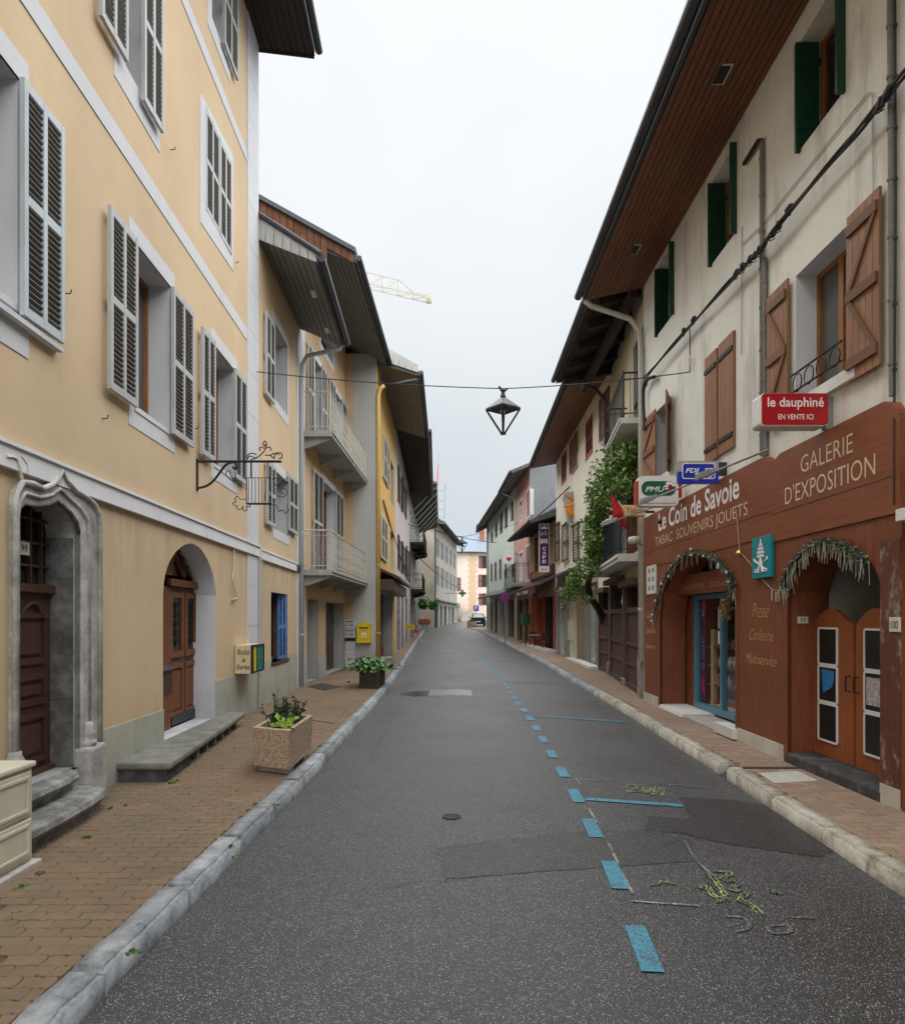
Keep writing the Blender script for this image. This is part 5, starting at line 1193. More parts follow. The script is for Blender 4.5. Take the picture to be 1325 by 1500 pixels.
MB().fbox(h1, ur + .08, um2 - .01, vsp + .25, vsp + .257, P_ + .02, P_ + .023).build('board_joint', 'dark_door_wood', shop)
def shoptext(s, x0, yb0, yt0, x1, yb1, yt1, mat, w=P_ + .014, **k):
    a, b = h1.uv(x0, yb0, w), h1.uv(x1, yb1, w); t0, t1 = h1.uv(x0, yt0, w), h1.uv(x1, yt1, w); return text(s, h1, a[0], b[0], (a[1] + b[1]) / 2, (t0[1] + t1[1]) / 2, w, mat, shop, **k)
shoptext('Le Coin de Savoie', 964, 774, 742, 1082, 736, 706, 'letter_white', off=.02)
shoptext('TABAC  SOUVENIRS JOUETS', 959, 806, 786, 1094, 758, 737, 'letter_gold', off=-.012)
shoptext('GALERIE', 1172, 689, 664, 1248, 667, 639, 'letter_gold', w=P_ + .022, off=-.01)
shoptext("D'EXPOSITION", 1149, 734, 711, 1281, 702, 666, 'letter_gold', w=P_ + .022, off=-.006)
shoptext('Presse', 1101, 910, 887, 1125, 898, 880, 'letter_tan', w=P_ + .003, shear=.5, off=-.018)
shoptext('Confiserie', 1097, 942, 925, 1132, 934, 918, 'letter_tan', w=P_ + .003, shear=.4, off=-.018)
shoptext('Multiservice', 1092, 977, 962, 1137, 970, 955, 'letter_tan', w=P_ + .003, shear=.3, off=-.012)
for t_, y_ in (('Cadeaux', 905), ('Librairie', 928), ('Papeterie', 952)): pass
shoptext('Loto', 947, 906, 896, 959, 904, 894, 'letter_tan', w=P_ + .003, shear=.4); shoptext('Librairie', 946, 929, 921, 959, 926, 918, 'letter_tan', w=P_ + .003, shear=.4); shoptext('Papeterie', 945, 953, 945, 959, 950, 941, 'letter_tan', w=P_ + .003, shear=.4)
# recessed entry under the first arch
ea, eb = min(p[0] for p in a1), max(p[0] for p in a1)
MB().quad(h1.pt(ea - 1.2, .1, -1.6), h1.pt(eb + .4, .1, -1.6), h1.pt(eb + .4, 3, -1.6), h1.pt(ea - 1.2, 3, -1.6)).quad(h1.pt(ea - 1.2, 2.98, .0), h1.pt(eb + .4, 2.98, 0), h1.pt(eb + .4, 2.98, -1.6), h1.pt(ea - 1.2, 2.98, -1.6)).quad(h1.pt(ea - 1.2, .1, 0), h1.pt(ea - 1.2, .1, -1.6), h1.pt(ea - 1.2, 3, -1.6), h1.pt(ea - 1.2, 3, 0)).quad(h1.pt(eb + .4, .1, 0), h1.pt(eb + .4, .1, -1.6), h1.pt(eb + .4, 3, -1.6), h1.pt(eb + .4, 3, 0)).build('inner_wall', 'dark_interior', shop)
vd0, vd1 = .26, h1.uv(1045, 870, -.35)[1]
hb0, hb1 = h1.uv(985, 900, -.2)[0], ea + .0
zhead0, zhead1 = h1.uv(1040, 868, -.22)[1], h1.uv(1040, 836, -.22)[1]
MB().fbox(h1, ea, hb0, zhead0, zhead1, -.26, -.22).build('header_board', 'shop_panel', shop)
a_, b_ = h1.uv(995, 868, -.21), h1.uv(1066, 852, -.21)
text('Spécialités  locales', h1, a_[0], b_[0], zhead0 + .05, zhead0 + .21, -.215, 'letter_tan', shop, shear=.4, off=-.015)
u17 = h1.u(1017, -.45); u05 = h1.u(1004, -.45)
MB().fbox(h1, u17, u05 + .6, .12, zhead1, -.5, -.45).build('inner_panel', 'shop_panel_upright', shop); MB().fbox(h1, u05 - .01, u05 + .02, .12, zhead0, -.449, -.44).build('board_joint', 'dark_interior', shop)
umm = h1.u(1057, -.45)
dw = MB()
ue = ea - .8
for a, b in ((u17 - .07, u17), (umm - .04, umm + .04), (ue, ue + .08)): dw.fbox(h1, a, b, .18, zhead0, -.52, -.43)
dw.fbox(h1, ue, u17, .18, .28, -.525, -.425).fbox(h1, ue, u17, zhead0 - .08, zhead0 - .0, -.525, -.425)
dw = dw.build('display_window', 'shop_blue', shop)
MB().quad(h1.pt(ue, .26, -.48), h1.pt(u17, .26, -.48), h1.pt(u17, zhead0 - .05, -.48), h1.pt(ue, zhead0 - .05, -.48)).build('pane', 'glass_clear', dw)
ub = u17 - .09
ban = empty('lottery_banner', h1.pt(ub, .3, -.52), 'tall dark blue lottery banner reading LOTO inside the shop window', 'banner')
MB().fbox(h1, ub - .22, ub, .30, zhead0 - .1, -.535, -.53).build('cloth', 'banner_blue', ban)
for k, ch in enumerate('LOTO'): text(ch, h1, ub - .06, ub - .16, 1.35 - k * .16, 1.47 - k * .16, -.526, 'goods_white', ban)
for k in range(5): c = (ub - .11, zhead0 - .32); an = k * 1.2566; MB().lathe(h1.pt(c[0] + .045 * math.cos(an), c[1] + .045 * math.sin(an), -.528), [(.03, 0), (.03, .002)], 8, h1.n).build('flower_mark', 'sign_red' if k == 0 else 'goods_white', ban)
for k in range(7): MB().tube([h1.pt(ub - .20 + .02 * k, .45 + .06 * (k % 3), -.526), h1.pt(ub - .14 + .012 * k, .62 + .05 * k % .2, -.526)], .012, 4).build('confetti', 'pink_print', ban)
shelf_items = random.Random(4); gk = 0
sh = empty('shop_shelving', h1.pt(9, .3, -.8), 'wooden display shelves with small souvenirs behind the blue shop window', 'shelves')
MB().fbox(h1, ub - .52, ub - .42, .28, 1.6, -.62, -.55).build('post', 'book_cream', sh)
for k, z_ in enumerate((.30, .62, .95, 1.28)):
    MB().fbox(h1, ue, ub - .24, z_, z_ + .02, -.95, -.56).build('shelf', 'goods_brown', sh)
    it = {'goods_red': MB(), 'goods_white': MB(), 'goods_brown': MB()}
    uu = ue + .05
    while uu < ub - .3:
        ww_, hh = shelf_items.uniform(.04, .09), shelf_items.uniform(.06, .2); kk = shelf_items.choice(list(it)); 
        it[kk].lathe(h1.pt(uu, z_ + .02, -.66), [(ww_ * .4, 0), (ww_ * .5, hh * .3), (ww_ * .42, hh * .7), (ww_ * .2, hh)], 8); uu += ww_ + .02
    for kk, m_ in it.items():
        if m_.v: setp(m_.build('souvenirs', kk, sh), kind='stuff')
for k, (a, b, nm) in enumerate(((1.62, 1.98, 'poster_photo'), (1.36, 1.58, 'paper'))): setp(MB().fbox(h1, umm + .06, umm + .24, a, b, -.476, -.472).build('notice', nm, None, loc=h1.pt(umm, a, -.47)), ['framed grey photo notice stuck high on the blue shop window', 'small white notice stuck below the photo on the blue shop window'][k], 'notice')
setp(MB().tube([h1.pt(ub - .30 - .02 * math.cos(t) * 3, 2.02 + .09 * math.sin(t), -.474) for t in [k * math.pi / 8 for k in range(16)]], .014, 5, True).build('number_sticker', 'pink_print', None, loc=h1.pt(ub - .3, 2, -.47)), 'pink ring shaped sticker at the top of the blue shop window', 'sticker')
db = MB(); leaves(db, h1.pt(h1.u(1068, -.2), 1.95, -.15), 240, (.09, .09, .22), .05, shelf_items); dbo = db.build('dried_bouquet', 'dried_flower', None, loc=h1.pt(h1.u(1068, -.2), 1.95, -.15)); setp(dbo, 'hanging bunch of dried straw flowers at the right of the shop window', 'bouquet')
en = empty('entry_floor', h1.pt(8.5, .1, -.1), 'white tiled entry slabs and low step under the first shop arch', 'step')
MB().hexa([h1.pt(u17 - .95, .12, .10), h1.pt(eb + .0, .12, .10), h1.pt(eb + .0, .12, -.46), h1.pt(u17 - .95, .12, -.46), h1.pt(u17 - .95, .175, .08), h1.pt(eb, .175, .08), h1.pt(eb, .175, -.46), h1.pt(u17 - .95, .175, -.46)]).build('slab', 'slab_white', en)
MB().fbox(h1, ea - .2, u17 - .96, .12, .14, -1.2, .08).build('slab', 'concrete', en); MB().fbox(h1, ea - .06, ea + .62, .14, .28, -.05, .16).build('slab', 'slab_white', en)
# saloon doors under the second arch
ea2, eb2 = min(p[0] for p in a2), max(p[0] for p in a2)
MB().quad(h1.pt(ea2 - .4, .1, -1.9), h1.pt(eb2 + .4, .1, -1.9), h1.pt(eb2 + .4, 3, -1.9), h1.pt(ea2 - .4, 3, -1.9)).quad(h1.pt(ea2 - .4, 2.95, .0), h1.pt(eb2 + .4, 2.95, 0), h1.pt(eb2 + .4, 2.95, -1.9), h1.pt(ea2 - .4, 2.95, -1.9)).quad(h1.pt(ea2 - .4, .1, -.3), h1.pt(ea2 - .4, .1, -1.9), h1.pt(ea2 - .4, 3, -1.9), h1.pt(ea2 - .4, 3, -.3)).quad(h1.pt(eb2 + .01, .1, -.42), h1.pt(eb2 + .01, .1, -1.9), h1.pt(eb2 + .01, 3, -1.9), h1.pt(eb2 + .01, 3, -.42)).build('porch_wall', 'interior_grey', shop)
MB().tube([h1.pt(eb2 - .5, .1, -1.85), h1.pt(eb2 - .5, 2.9, -1.85)], .03, 8).build('pipe', 'pipe_grey', shop)
for k, (l, r_) in enumerate(((1189, 1249.5), (1252.5, 1318))):
    w_ = -.23; ua, ub_ = h1.u(l, w_), h1.u(r_, w_)
    if k == 1: ub_ = max(ub_, ea2 - .02)
    vb, vt_ = .24, 1.86; wd = ua - ub_
    top = [(ua - wd * t, vt_ - .10 + (.14 * math.sin(math.pi * min(1, max(0, (t - .06) / .80)))) - (.03 if t in (0, 1) else 0)) for t in [i / 16 for i in range(17)]]
    lf = MB().prism(h1, [(ua, vb)] + top + [(ub_, vb)], w_ - .045, w_).build('saloon_door', 'saloon_wood', shop)
    c0, c1 = (ua - wd * .19, ua - wd * .64) if k == 0 else (ua - wd * .24, ua - wd * .70)
    for j, (p0, p1) in enumerate(((1.28, 1.68), (.86, 1.25), (.42, .83))):
        MB().fbox(h1, c1, c0, p0, p1, w_, w_ + .008).build('blackboard', 'blackboard', lf)
        MB().prism(h1, rrect(c1 - .014, c0 + .014, p0 - .014, p1 + .014, .03), w_ + .001, w_ + .016, [rpoly((c1 + .008, c0 - .008, p0 + .008, p1 - .008))]).build('board_frame', 'white_paint', lf)
        if j == 1: setp(MB().prism(h1, [(c0 - .06, 1.22), (c1 + .05, 1.21), (c1 + .07, 1.08), (c1 + .1, 1.03), (c0 - .10, .95)] if k == 0 else rpoly((c1 + .02, c0 - .03, .92, 1.20)), w_ + .009, w_ + .012).build('flyer', 'poster_blue' if k == 0 else 'poster_photo', None, loc=h1.pt(c0, 1.1, w_)), ['torn blue flyer on the middle blackboard of the left saloon door', 'pale mountain photo flyer on the middle blackboard of the right saloon door'][k], 'flyer')
    MB().tube([h1.pt(ub_ + .06 if k == 0 else ua - .05, 1.02, w_), h1.pt(ub_ + .06 if k == 0 else ua - .05, 1.02, w_ + .05), h1.pt(ub_ + .06 if k == 0 else ua - .05, 1.18, w_ + .05), h1.pt(ub_ + .06 if k == 0 else ua - .05, 1.18, w_)], .009, 6).build('door_handle', 'iron', lf)
setp(MB().fbox(h1, ea2 - .05, eb2 - .02, .10, .235, -.6, .10).build('door_sill', 'black_stone', None, loc=h1.pt(1.5, .1, 0), bevel=.03), 'worn black stone threshold under the saloon doors', 'step')
def plaque(px, py, w, s, sw, label, f=h1, frame=None):
    u, v = f.uv(px, py, w); p = empty('number_plaque', f.pt(u, v, w), label, 'plaque'); MB().fbox(f, u - sw, u + sw, v - .065, v + .065, w, w + .012).build('plate', 'plaque', p, bevel=.005)
    d = -1 if f.n.x < 0 else 1; text(s, f, u - d * sw * .62, u + d * sw * .62, v - .035, v + .035, w + .014, 'letter_dark', p); return p
u94 = h1.u(1150, P_)
fj = Frame(h1.pt(eb2 - .012, 0, 0), -h1.n, -h1.d)
p94 = empty('number_plaque', fj.pt(.12, 1.78, 0), 'small cream plaque reading 94 on the brown reveal left of the saloon doors', 'plaque')
MB().fbox(fj, .05, .17, 1.735, 1.815, .0, .012).build('plate', 'plaque', p94); text('94', fj, .08, .14, 1.75, 1.80, .014, 'letter_dark', p94)
plaque(1311, 915, P_ + .014, '100', .075, 'small cream plaque reading 100 on the worn right pilaster of the shopfront')
# turquoise heritage sign
ts = empty('heritage_sign', h1.pt(*h1.uv(1115, 815, .1), .1), 'turquoise panel with white papal tiara and crossed keys between the shop arches', 'sign')
r = h1.rect(1101, 789, 848, 1128, 783, 845, .13); MB().fbox(h1, r[0], r[1], r[2], r[3], P_ + .005, .135).build('panel', 'sign_turquoise', ts, bevel=.006)
cu, w_ = (r[0] + r[1]) / 2, .137; Hh = r[3] - r[2]; X = lambda a: cu - a * (r[1] - r[0]); Y = lambda b: r[2] + b * Hh
for a, b, c, d in ((.20, .16, .50, .57), (.20, .17, .59, .66), (.165, .12, .68, .75), (.11, .03, .77, .87)): MB().prism(h1, [(X(-a), Y(c)), (X(a), Y(c)), (X(b), Y(d)), (X(-b), Y(d))], w_, w_ + .003).build('tiara_band', 'letter_white', ts)
MB().fbox(h1, X(.015), X(-.015), Y(.87), Y(.95), w_, w_ + .003).fbox(h1, X(.05), X(-.05), Y(.905), Y(.925), w_, w_ + .0035).build('cross', 'letter_white', ts)
for sg in (-1, 1):
    MB().tube([h1.pt(X(sg * .32), Y(.44), w_), h1.pt(X(-sg * .02), Y(.30), w_), h1.pt(X(-sg * .22), Y(.20), w_)], .010, 6).tube([h1.pt(X(-sg * .26 + .07 * math.cos(t)), Y(.18 + .035 * math.sin(t)), w_) for t in [k * math.pi / 5 for k in range(10)]], .008, 5, True).fbox(h1, X(sg * .34) - .02, X(sg * .34) + .02, Y(.42), Y(.50), w_, w_ + .004).build('key', 'letter_white', ts)
    MB().tube(bez([h1.pt(X(0), Y(.48), w_), h1.pt(X(sg * .05), Y(.30), w_), h1.pt(X(sg * .12), Y(.14), w_)], 5), [.016] * 10 + [.02], 6).build('ribbon', 'letter_white', ts)
# white menu board
ms = empty('opening_hours_board', h1.pt(*h1.uv(952, 848, .1), .1), 'narrow white notice board with grey print on the far brown pilaster', 'sign')
r = h1.rect(946, 830, 872, 959, 827, 868, .11); MB().prism(h1, rrect(r[0], r[1], r[2], r[3], .03), P_, .105).build('panel', 'white_paint', ms)
for j in range(3):
    for i in range(2): MB().fbox(h1, r[0] + .1 + i * (r[1] - r[0]) * .42, r[0] + .1 + i * (r[1] - r[0]) * .42 + .12, r[2] + .07 + j * .17, r[2] + .16 + j * .17, .106, .108).build('print_block', 'steel_grey', ms)
# garlands
gr_ = random.Random(9)
def garland(poly, label, extra, thick=.055, pale=.3):
    pts = bez([h1.pt(a, b, P_ + .05) for a, b in poly], 5); root = empty('garland', pts[len(pts) // 2], label, 'garland')
    m, p2 = MB(), MB()
    for i in range(len(pts) - 1):
        for _ in range(64):
            c = pts[i].lerp(pts[i + 1], gr_.random()); d = Vector((gr_.gauss(0, 1), gr_.gauss(0, 1), gr_.gauss(0, 1))).normalized(); t = m if gr_.random() > pale else p2; s_ = thick * gr_.uniform(.7, 1.7); o = d.orthogonal().normalized() * .0035
            t.quad(c - o, c + o, c + d * s_ + o * .4, c + d * s_ - o * .4)
    for i in range(0, len(pts) - 1):
        for _ in range(extra): c = pts[i].lerp(pts[i + 1], gr_.random()) + Vector((gr_.gauss(0, .02), gr_.gauss(0, .02), 0)); L = gr_.uniform(.06, .24); p2.tube([c, c + Vector((gr_.gauss(0, .02), gr_.gauss(0, .02), -L))], [.0045, .0025], 4)
    m.tube(pts, .022, 6); setp(m.build('tinsel', 'tinsel_green', root), kind='stuff'); setp(p2.build('strands', 'tinsel_pale', root), kind='stuff')
    return root
ga = h1.poly([(960, 905), (966, 880), (973, 855), (986, 833), (1002, 816), (1020, 810), (1040, 812), (1058, 824), (1070, 838), (1078, 856), (1077, 872)], P_)
gl = garland(ga, 'green tinsel garland with small baubles round the first shop arch', 1, pale=.15)
gm = MB()
for k in range(14): c = h1.pt(*ga[k * 10 // 14], P_ + .09) + Vector((0, gr_.gauss(0, .05), gr_.gauss(0, .05))); gm.lathe(c, [(.003, -.02), (.018, -.01), (.018, .01), (.003, .02)], 8)
setp(gm.build('baubles', 'letter_white', gl), kind='stuff')
garland(h1.poly([(1156, 862), (1155, 850), (1163, 832), (1176, 815), (1190, 802), (1204, 795), (1222, 794), (1240, 799), (1257, 808), (1272, 822)], P_), 'green garland hung with pale straw strips round the saloon door arch', 3, pale=.12)
fr_ = [h1.pt(*h1.uv(x, y, .1), .11) for x, y in ((1078, 745), (1084, 808), (1100, 826), (1118, 850), (1132, 864), (1150, 866))]
fc_ = MB().tube(fr_, .005, 4)
for k, (x, y) in enumerate(((1131, 865), (1137, 867), (1141, 866), (1147, 856), (1152, 856))): c = h1.pt(*h1.uv(x, y, .1), .11); fc_.tube([c, c - Z * .12], .010, 4)
setp(fc_.build('string_ornament', 'tinsel_pale', None, loc=fr_[2]), 'thin string with dangling pale sticks strung between the two arches', 'ornament')
c = h1.pt(*h1.uv(1084, 810, .1), .12); setp(MB().lathe(c, [(.0, -.04), (.035, -.03), (.045, .0), (.03, .03), (.0, .05)], 10).build('hanging_bell', 'brass', None, loc=c), 'small gold bell hung on the string beside the turquoise panel', 'bell')

# perpendicular signs over the shop
def hang(Yp): return facing(Yp)
fd = hang(7.1)
sd = empty('newspaper_sign', at(1162, 600, 7.1), 'red rounded light box sign reading le dauphiné en vente ici', 'sign')
L_, R_, B_, T_ = at(1113, 0, 7.1).x, at(1212, 0, 7.1).x, at(0, 624, 7.1).z, at(0, 576, 7.1).z
MB().prism(fd, rrect(L_, R_, B_, T_, .04), -.20, .0).build('case', 'white_paint', sd, bevel=.01); MB().prism(fd, rrect(L_ + .012, R_ - .004, B_ + .01, T_ - .005, .035), .0, .012).build('panel', 'sign_red', sd, bevel=.008)
text('le dauphiné', fd, L_ + .07, R_ - .05, B_ + .165, B_ + .295, .0125, 'letter_white', sd, off=.018); text('EN VENTE ICI', fd, L_ + .18, R_ - .16, B_ + .065, B_ + .12, .0125, 'letter_white', sd, off=.012)
MB().box(R_ - .02, 3.98, 7.16, 7.20, B_ + .18, B_ + .22).box(R_ - .02, 3.98, 7.16, 7.2, B_ + .04, B_ + .08).box(3.90, 3.98, 7.14, 7.22, B_ - .02, B_ + .32).build('bracket', 'zinc', sd)
fp = hang(11.5); sp_ = empty('betting_sign', at(964, 718, 11.5), 'white square light box with green oval reading PMU', 'sign')
L_, R_, B_, T_ = at(935, 0, 11.5).x, at(993, 0, 11.5).x, at(0, 741, 11.5).z, at(0, 697, 11.5).z
MB().prism(fp, rrect(L_, R_, B_, T_, .07), -.22, .0).build('case', 'white_paint', sp_, bevel=.01); MB().box(L_ - .03, L_, 11.52, 11.7, B_ + .05, T_ - .08).build('side_panel', 'sign_red', sp_); MB().box(R_, R_ + .08, 11.56, 11.7, B_ + .16, T_ - .10).build('side_panel', 'sign_red', sp_)
ov = rrect(L_ + .045, R_ - .045, B_ + .17, T_ - .09, .115, 8); MB().prism(fp, ov, .0, .006).build('oval', 'sign_green', sp_)
text('PMU', fp, L_ + .11, R_ - .23, B_ + .235, B_ + .325, .008, 'letter_white', sp_, shear=.3, off=.015)
horse = [(0, 0), (.10, .01), (.16, .06), (.22, .05), (.24, .08), (.16, .13), (.08, .14), (.02, .12), (.05, .08), (-.02, .07), (.04, .04)]
MB().prism(fp, [(R_ - .235 + a * .75, B_ + .27 + b) for a, b in horse], .006, .010).build('horse_emblem', 'letter_white', sp_); MB().prism(fp, [(R_ - .19 + a * .45, B_ + .26 + b * .7) for a, b in horse], .0101, .013).build('horse_emblem', 'sign_red', sp_)
MB().fbox(fp, L_ + .05, R_ - .05, B_ + .04, B_ + .05, 0, .004).build('rule', 'sign_red', sp_)
ff = hang(9.9); sf = empty('lottery_sign', at(1023, 690, 9.9), 'blue and grey lottery sign with white outlined letters FDJ half hidden by a spotlight', 'sign')
L_, R_, B_, T_ = at(993, 0, 9.9).x, at(1052, 0, 9.9).x, at(0, 708, 9.9).z, at(0, 675, 9.9).z; hm_ = B_ + (T_ - B_) * .52
MB().fbox(ff, L_, R_, B_, hm_, -.08, 0).build('panel', 'sign_blue', sf); MB().fbox(ff, L_, R_, hm_, T_, -.08, -.002).build('panel', 'sign_grey', sf)
MB().prism(ff, rrect(L_ + .06, R_ - .06, B_ + .07, T_ - .04, .03), .0, .005).build('badge', 'sign_blue', sf)
MB().prism(ff, rrect(L_ + .052, R_ - .052, B_ + .062, T_ - .032, .035), .0, .007, [rrect(L_ + .066, R_ - .066, B_ + .076, T_ - .046, .03)]).build('badge_outline', 'letter_white', sf)
text('FDJ', ff, L_ + .10, L_ + .30, B_ + .13, B_ + .22, .008, 'letter_white', sf, shear=.25, off=.03)
c = ((R_ - .13), B_ + .16); MB().prism(ff, [(c[0] - .07, c[1] + .06), (c[0] + .05, c[1] + .06), (c[0] + .07, c[1]), (c[0], c[1] - .10), (c[0] - .06, c[1] - .02)], .005, .008, [[(c[0] - .05, c[1] + .045), (c[0] + .04, c[1] + .045), (c[0] + .052, c[1] + .002), (c[0], c[1] - .075), (c[0] - .045, c[1] - .01)]]).build('clover_emblem', 'letter_white', sf)
MB().box(R_, 3.98, 9.93, 9.96, T_ - .1, T_ - .06).box(R_, R_ + .12, 9.9, 9.98, B_ + .12, T_ - .02).build('bracket', 'dark_metal', sf)
# tobacconist's red double cone
ft = hang(13.4); tb = empty('tobacconist_sign', at(915, 748, 13.4), 'red double pointed tobacconist diamond with beige box reading Tabac', 'sign')
tp, ml, mr_, bt = at(894, 721, 13.4), at(898, 757, 13.4), at(914, 749, 13.4), at(918, 778, 13.4)
def spindle(a, c, b, r):
    m = MB(); ax = (Vector(b) - Vector(a)); n_ = 4; i = 0; t = ax.normalized(); p = Vector((0, 1, 0)); q_ = t.cross(p).normalized()
    ring = [Vector(c) + (q_ * math.cos(k * math.pi / 2) + p * math.sin(k * math.pi / 2)) * r for k in range(4)]
    for k in range(4): m.quad(Vector(a), ring[k], ring[(k + 1) % 4]); m.quad(Vector(b), ring[(k + 1) % 4], ring[k])
    return m
spindle(tp, (ml + mr_) / 2, bt, .125).build('diamond', 'sign_red', tb)
L_, R_, B_, T_ = at(911, 0, 13.4).x, at(944, 0, 13.4).x, at(0, 756, 13.4).z, at(0, 740, 13.4).z
MB().fbox(ft, L_, R_, B_, T_, -.14, .03).build('case', 'tabac_beige', tb, bevel=.01); text('Tabac', ft, L_ + .07, R_ - .05, B_ + .06, B_ + .16, .035, 'sign_red', tb, shear=.2)
MB().box(R_, 4.0, 13.42, 13.48, B_ + .07, B_ + .11).build('bracket', 'iron', tb)
# spotlights on arms
def spot(p0, p1, head, Ya, Yb, lab, sz=(.17, .10)):
    a, b = at(*p0, Ya), at(*p1, Yb); r_ = empty('spotlight', a, lab, 'spotlight', 'floodlights on arms above the shopfront')
    MB().tube([a, b], .014, 6).build('arm', 'zinc', r_); f_ = Frame(b, (.7, .3, 0), (.3, -.7, 0))
    MB().hexa([b + Vector(q_) for q_ in ((-sz[0], -.07, -.09), (sz[0] * .3, -.07, -.01), (sz[0] * .3, .07, -.01), (-sz[0], .07, -.09), (-sz[0], -.07, .0), (sz[0] * .5, -.07, .075), (sz[0] * .5, .07, .075), (-sz[0], .07, .0))]).build('lamp_head', 'zinc', r_, bevel=.01)
    return r_
spot((1124, 659), (1038, 694), None, 7.9, 9.2, 'flat grey floodlight on a long arm in front of the blue lottery sign')
spot((1018, 706), (953, 731), None, 10.4, 11.2, 'flat grey floodlight on an arm in front of the white betting sign')
spot((960, 742), (896, 764), None, 12.9, 12.2, 'pale floodlight on an arm left of the red tobacconist diamond')
pc = at(930, 790, 13); cm = empty('security_camera', pc, 'pale tubular lamp on the drainpipe above the green balcony rail', 'lamp'); MB().lathe(pc + Vector((-.12, -.05, -.03)), [(.07, 0), (.075, .1), (.06, .2)], 12, (1, .3, .15)).build('body', 'pipe_cream', cm, smooth=True); MB().tube([pc, h1.pt(U - .05, pc.z, .05)], .012, 5).build('bracket', 'iron', cm)
pc = h1.pt(*h1.uv(966, 764, .2), .2); cm = empty('wall_camera', pc, 'tiny dark security camera hanging over the first letter of the shop name', 'camera'); MB().lathe(pc, [(.0, -.05), (.035, -.04), (.045, 0), (.03, .03), (.015, .05)], 10).build('body', 'blackboard', cm); MB().tube([pc, pc + Vector((.13, .0, .22))], .006, 4).build('bracket', 'zinc', cm)
# facade cables and conduits
def wire(name, pts, r, mat, lab, cat_='cable', smooth_=True):
    p = bez(pts, 6) if smooth_ else [Vector(q_) for q_ in pts]
    if cat_ == 'conduit':
        m = MB().tube(p, r, 8)
        for a, b in zip(p[:-1], p[1:]):
            n = max(2, int((a - b).length / .45))
            for k in range(n): c = a.lerp(b, (k + .5) / n); m.tube([c - Z * .012, c + Z * .012], r + .008, 8)
        return setp(m.build(name, mat, None, loc=p[0]), lab, cat_)
    return setp(MB().tube(p, r, 6).build(name, mat, None, loc=p[0]), lab, cat_)
bundle = [h1.pt(*h1.uv(x, y, .12), .12) for x, y in ((1332, 96), (1300, 140), (1255, 192), (1215, 240), (1180, 282), (1140, 332), (1105, 374), (1070, 408), (1020, 464), (985, 505), (944, 556))]
cbn = empty('cable_bundle', bundle[5], 'thick black bundle of overhead cables slanting across the cream facade', 'cable')
rb = random.Random(2)
for k in range(4): MB().tube(bez([p + Vector((rb.gauss(0, .012), 0, rb.gauss(0, .018))) for p in bundle], 6), .017 if k < 2 else .011, 6).build('strand', 'cable', cbn)
jm = MB()
for x, y in ((1140, 330), (1132, 341), (1118, 358), (1112, 366), (1105, 374), (1098, 380), (1087, 391), (1078, 400), (1015, 468), (1001, 485), (1300, 135), (1290, 150), (1155, 306)):
    c = h1.pt(*h1.uv(x, y, .13), .13); jm.lathe(c, [(.01, -.06), (.035, -.04), (.04, .03), (.012, .06)], 7, (rb.uniform(-.5, .5), 1, -.9)).tube(bez([c, c + Vector((-.03, .05, -.07)), c + Vector((0, -.04, -.09))], 4), .008, 4)
setp(jm.build('clamps', 'cable', cbn), kind='stuff')
sag = h1.pt(*h1.uv(941, 560, .1), .1); MB().tube(bez([h1.pt(*h1.uv(x, y, .1), .1) for x, y in ((958, 552), (948, 556), (942, 570), (942, 600), (944, 630))]), .035, 8).build('loop', 'cable', cbn)
for xs, ys, r_, mt, lab in (((1115, 1115, 1115), (205, 420, 668), .03, 'conduit_grey', 'grey conduit running up the cream wall left of the open brown shutters'), ((1119, 1120, 1120), (378, 520, 668), .034, 'conduit_grey', 'cream cable duct beside the grey conduit left of the open window'), ((1303, 1305, 1306), (0, 300, 580), .028, 'conduit_grey', 'grey conduit at the right end of the cream facade'), ((1310, 1311, 1309), (0, 300, 590), .010, 'cable', 'thin dark cable at the right end of the cream facade')):
    wire('conduit', [h1.pt(*h1.uv(x, y, .04), .04) for x, y in zip(xs, ys)], r_, mt, lab, 'conduit', False)
wire('stub_pipe', [h1.pt(*h1.uv(x, y, .05), .05) for x, y in ((1115, 206), (1110, 206), (1089, 240))], .03, 'iron', 'short dark rusty pipe stub bent at the conduit top on the cream wall', 'pipe', False)
wire('thin_wire', [h1.pt(*h1.uv(x, y, .02), .02) for x, y in ((1278, 280), (1277, 136), (1270, 136), (1115, 330), (1086, 358), (1086, 332), (1085, 520))], .008, 'pipe_grey', 'thin grey wire zigzagging over the cream wall between the green windows', 'wire', False)
# --- house with dark eave, vine and balconies
h2 = wall_frame(4.02, 14.25, 4.66, 20.3, 'R'); L2 = 6.08
A2 = empty('vine_house', (4.3, 17, 0), 'pale yellow house under a black timber eave with dark garage doors and two balconies', 'house')
u2o = h2.rect(921, 550, 640, 936, 540, 630); u2o = (.15, 1.5, 6.05, 8.0); lo = (1.0, 2.4, 3.3, 5.4)
gdr = [(.45, 2.55, .12, 2.55), (3.0, 5.7, .12, 2.75)]
wall(h2, 0, L2, 0, 9.0, [u2o, lo] + gdr, 'yellow_cream', A2)
surround(h2, u2o, grow(u2o, .18, .2, 0, .2), 'grey_band', A2); window(h2, u2o, A2, 'window_wood'); surround(h2, lo, grow(lo, .15, .15, 0, .15), 'window_wood', A2); window(h2, lo, A2, 'blue_shutter')
louvre(h2, lo[1] + .05, lo[1] + .6, lo[2], lo[3], A2, 'pale_blue_shutter', .02)
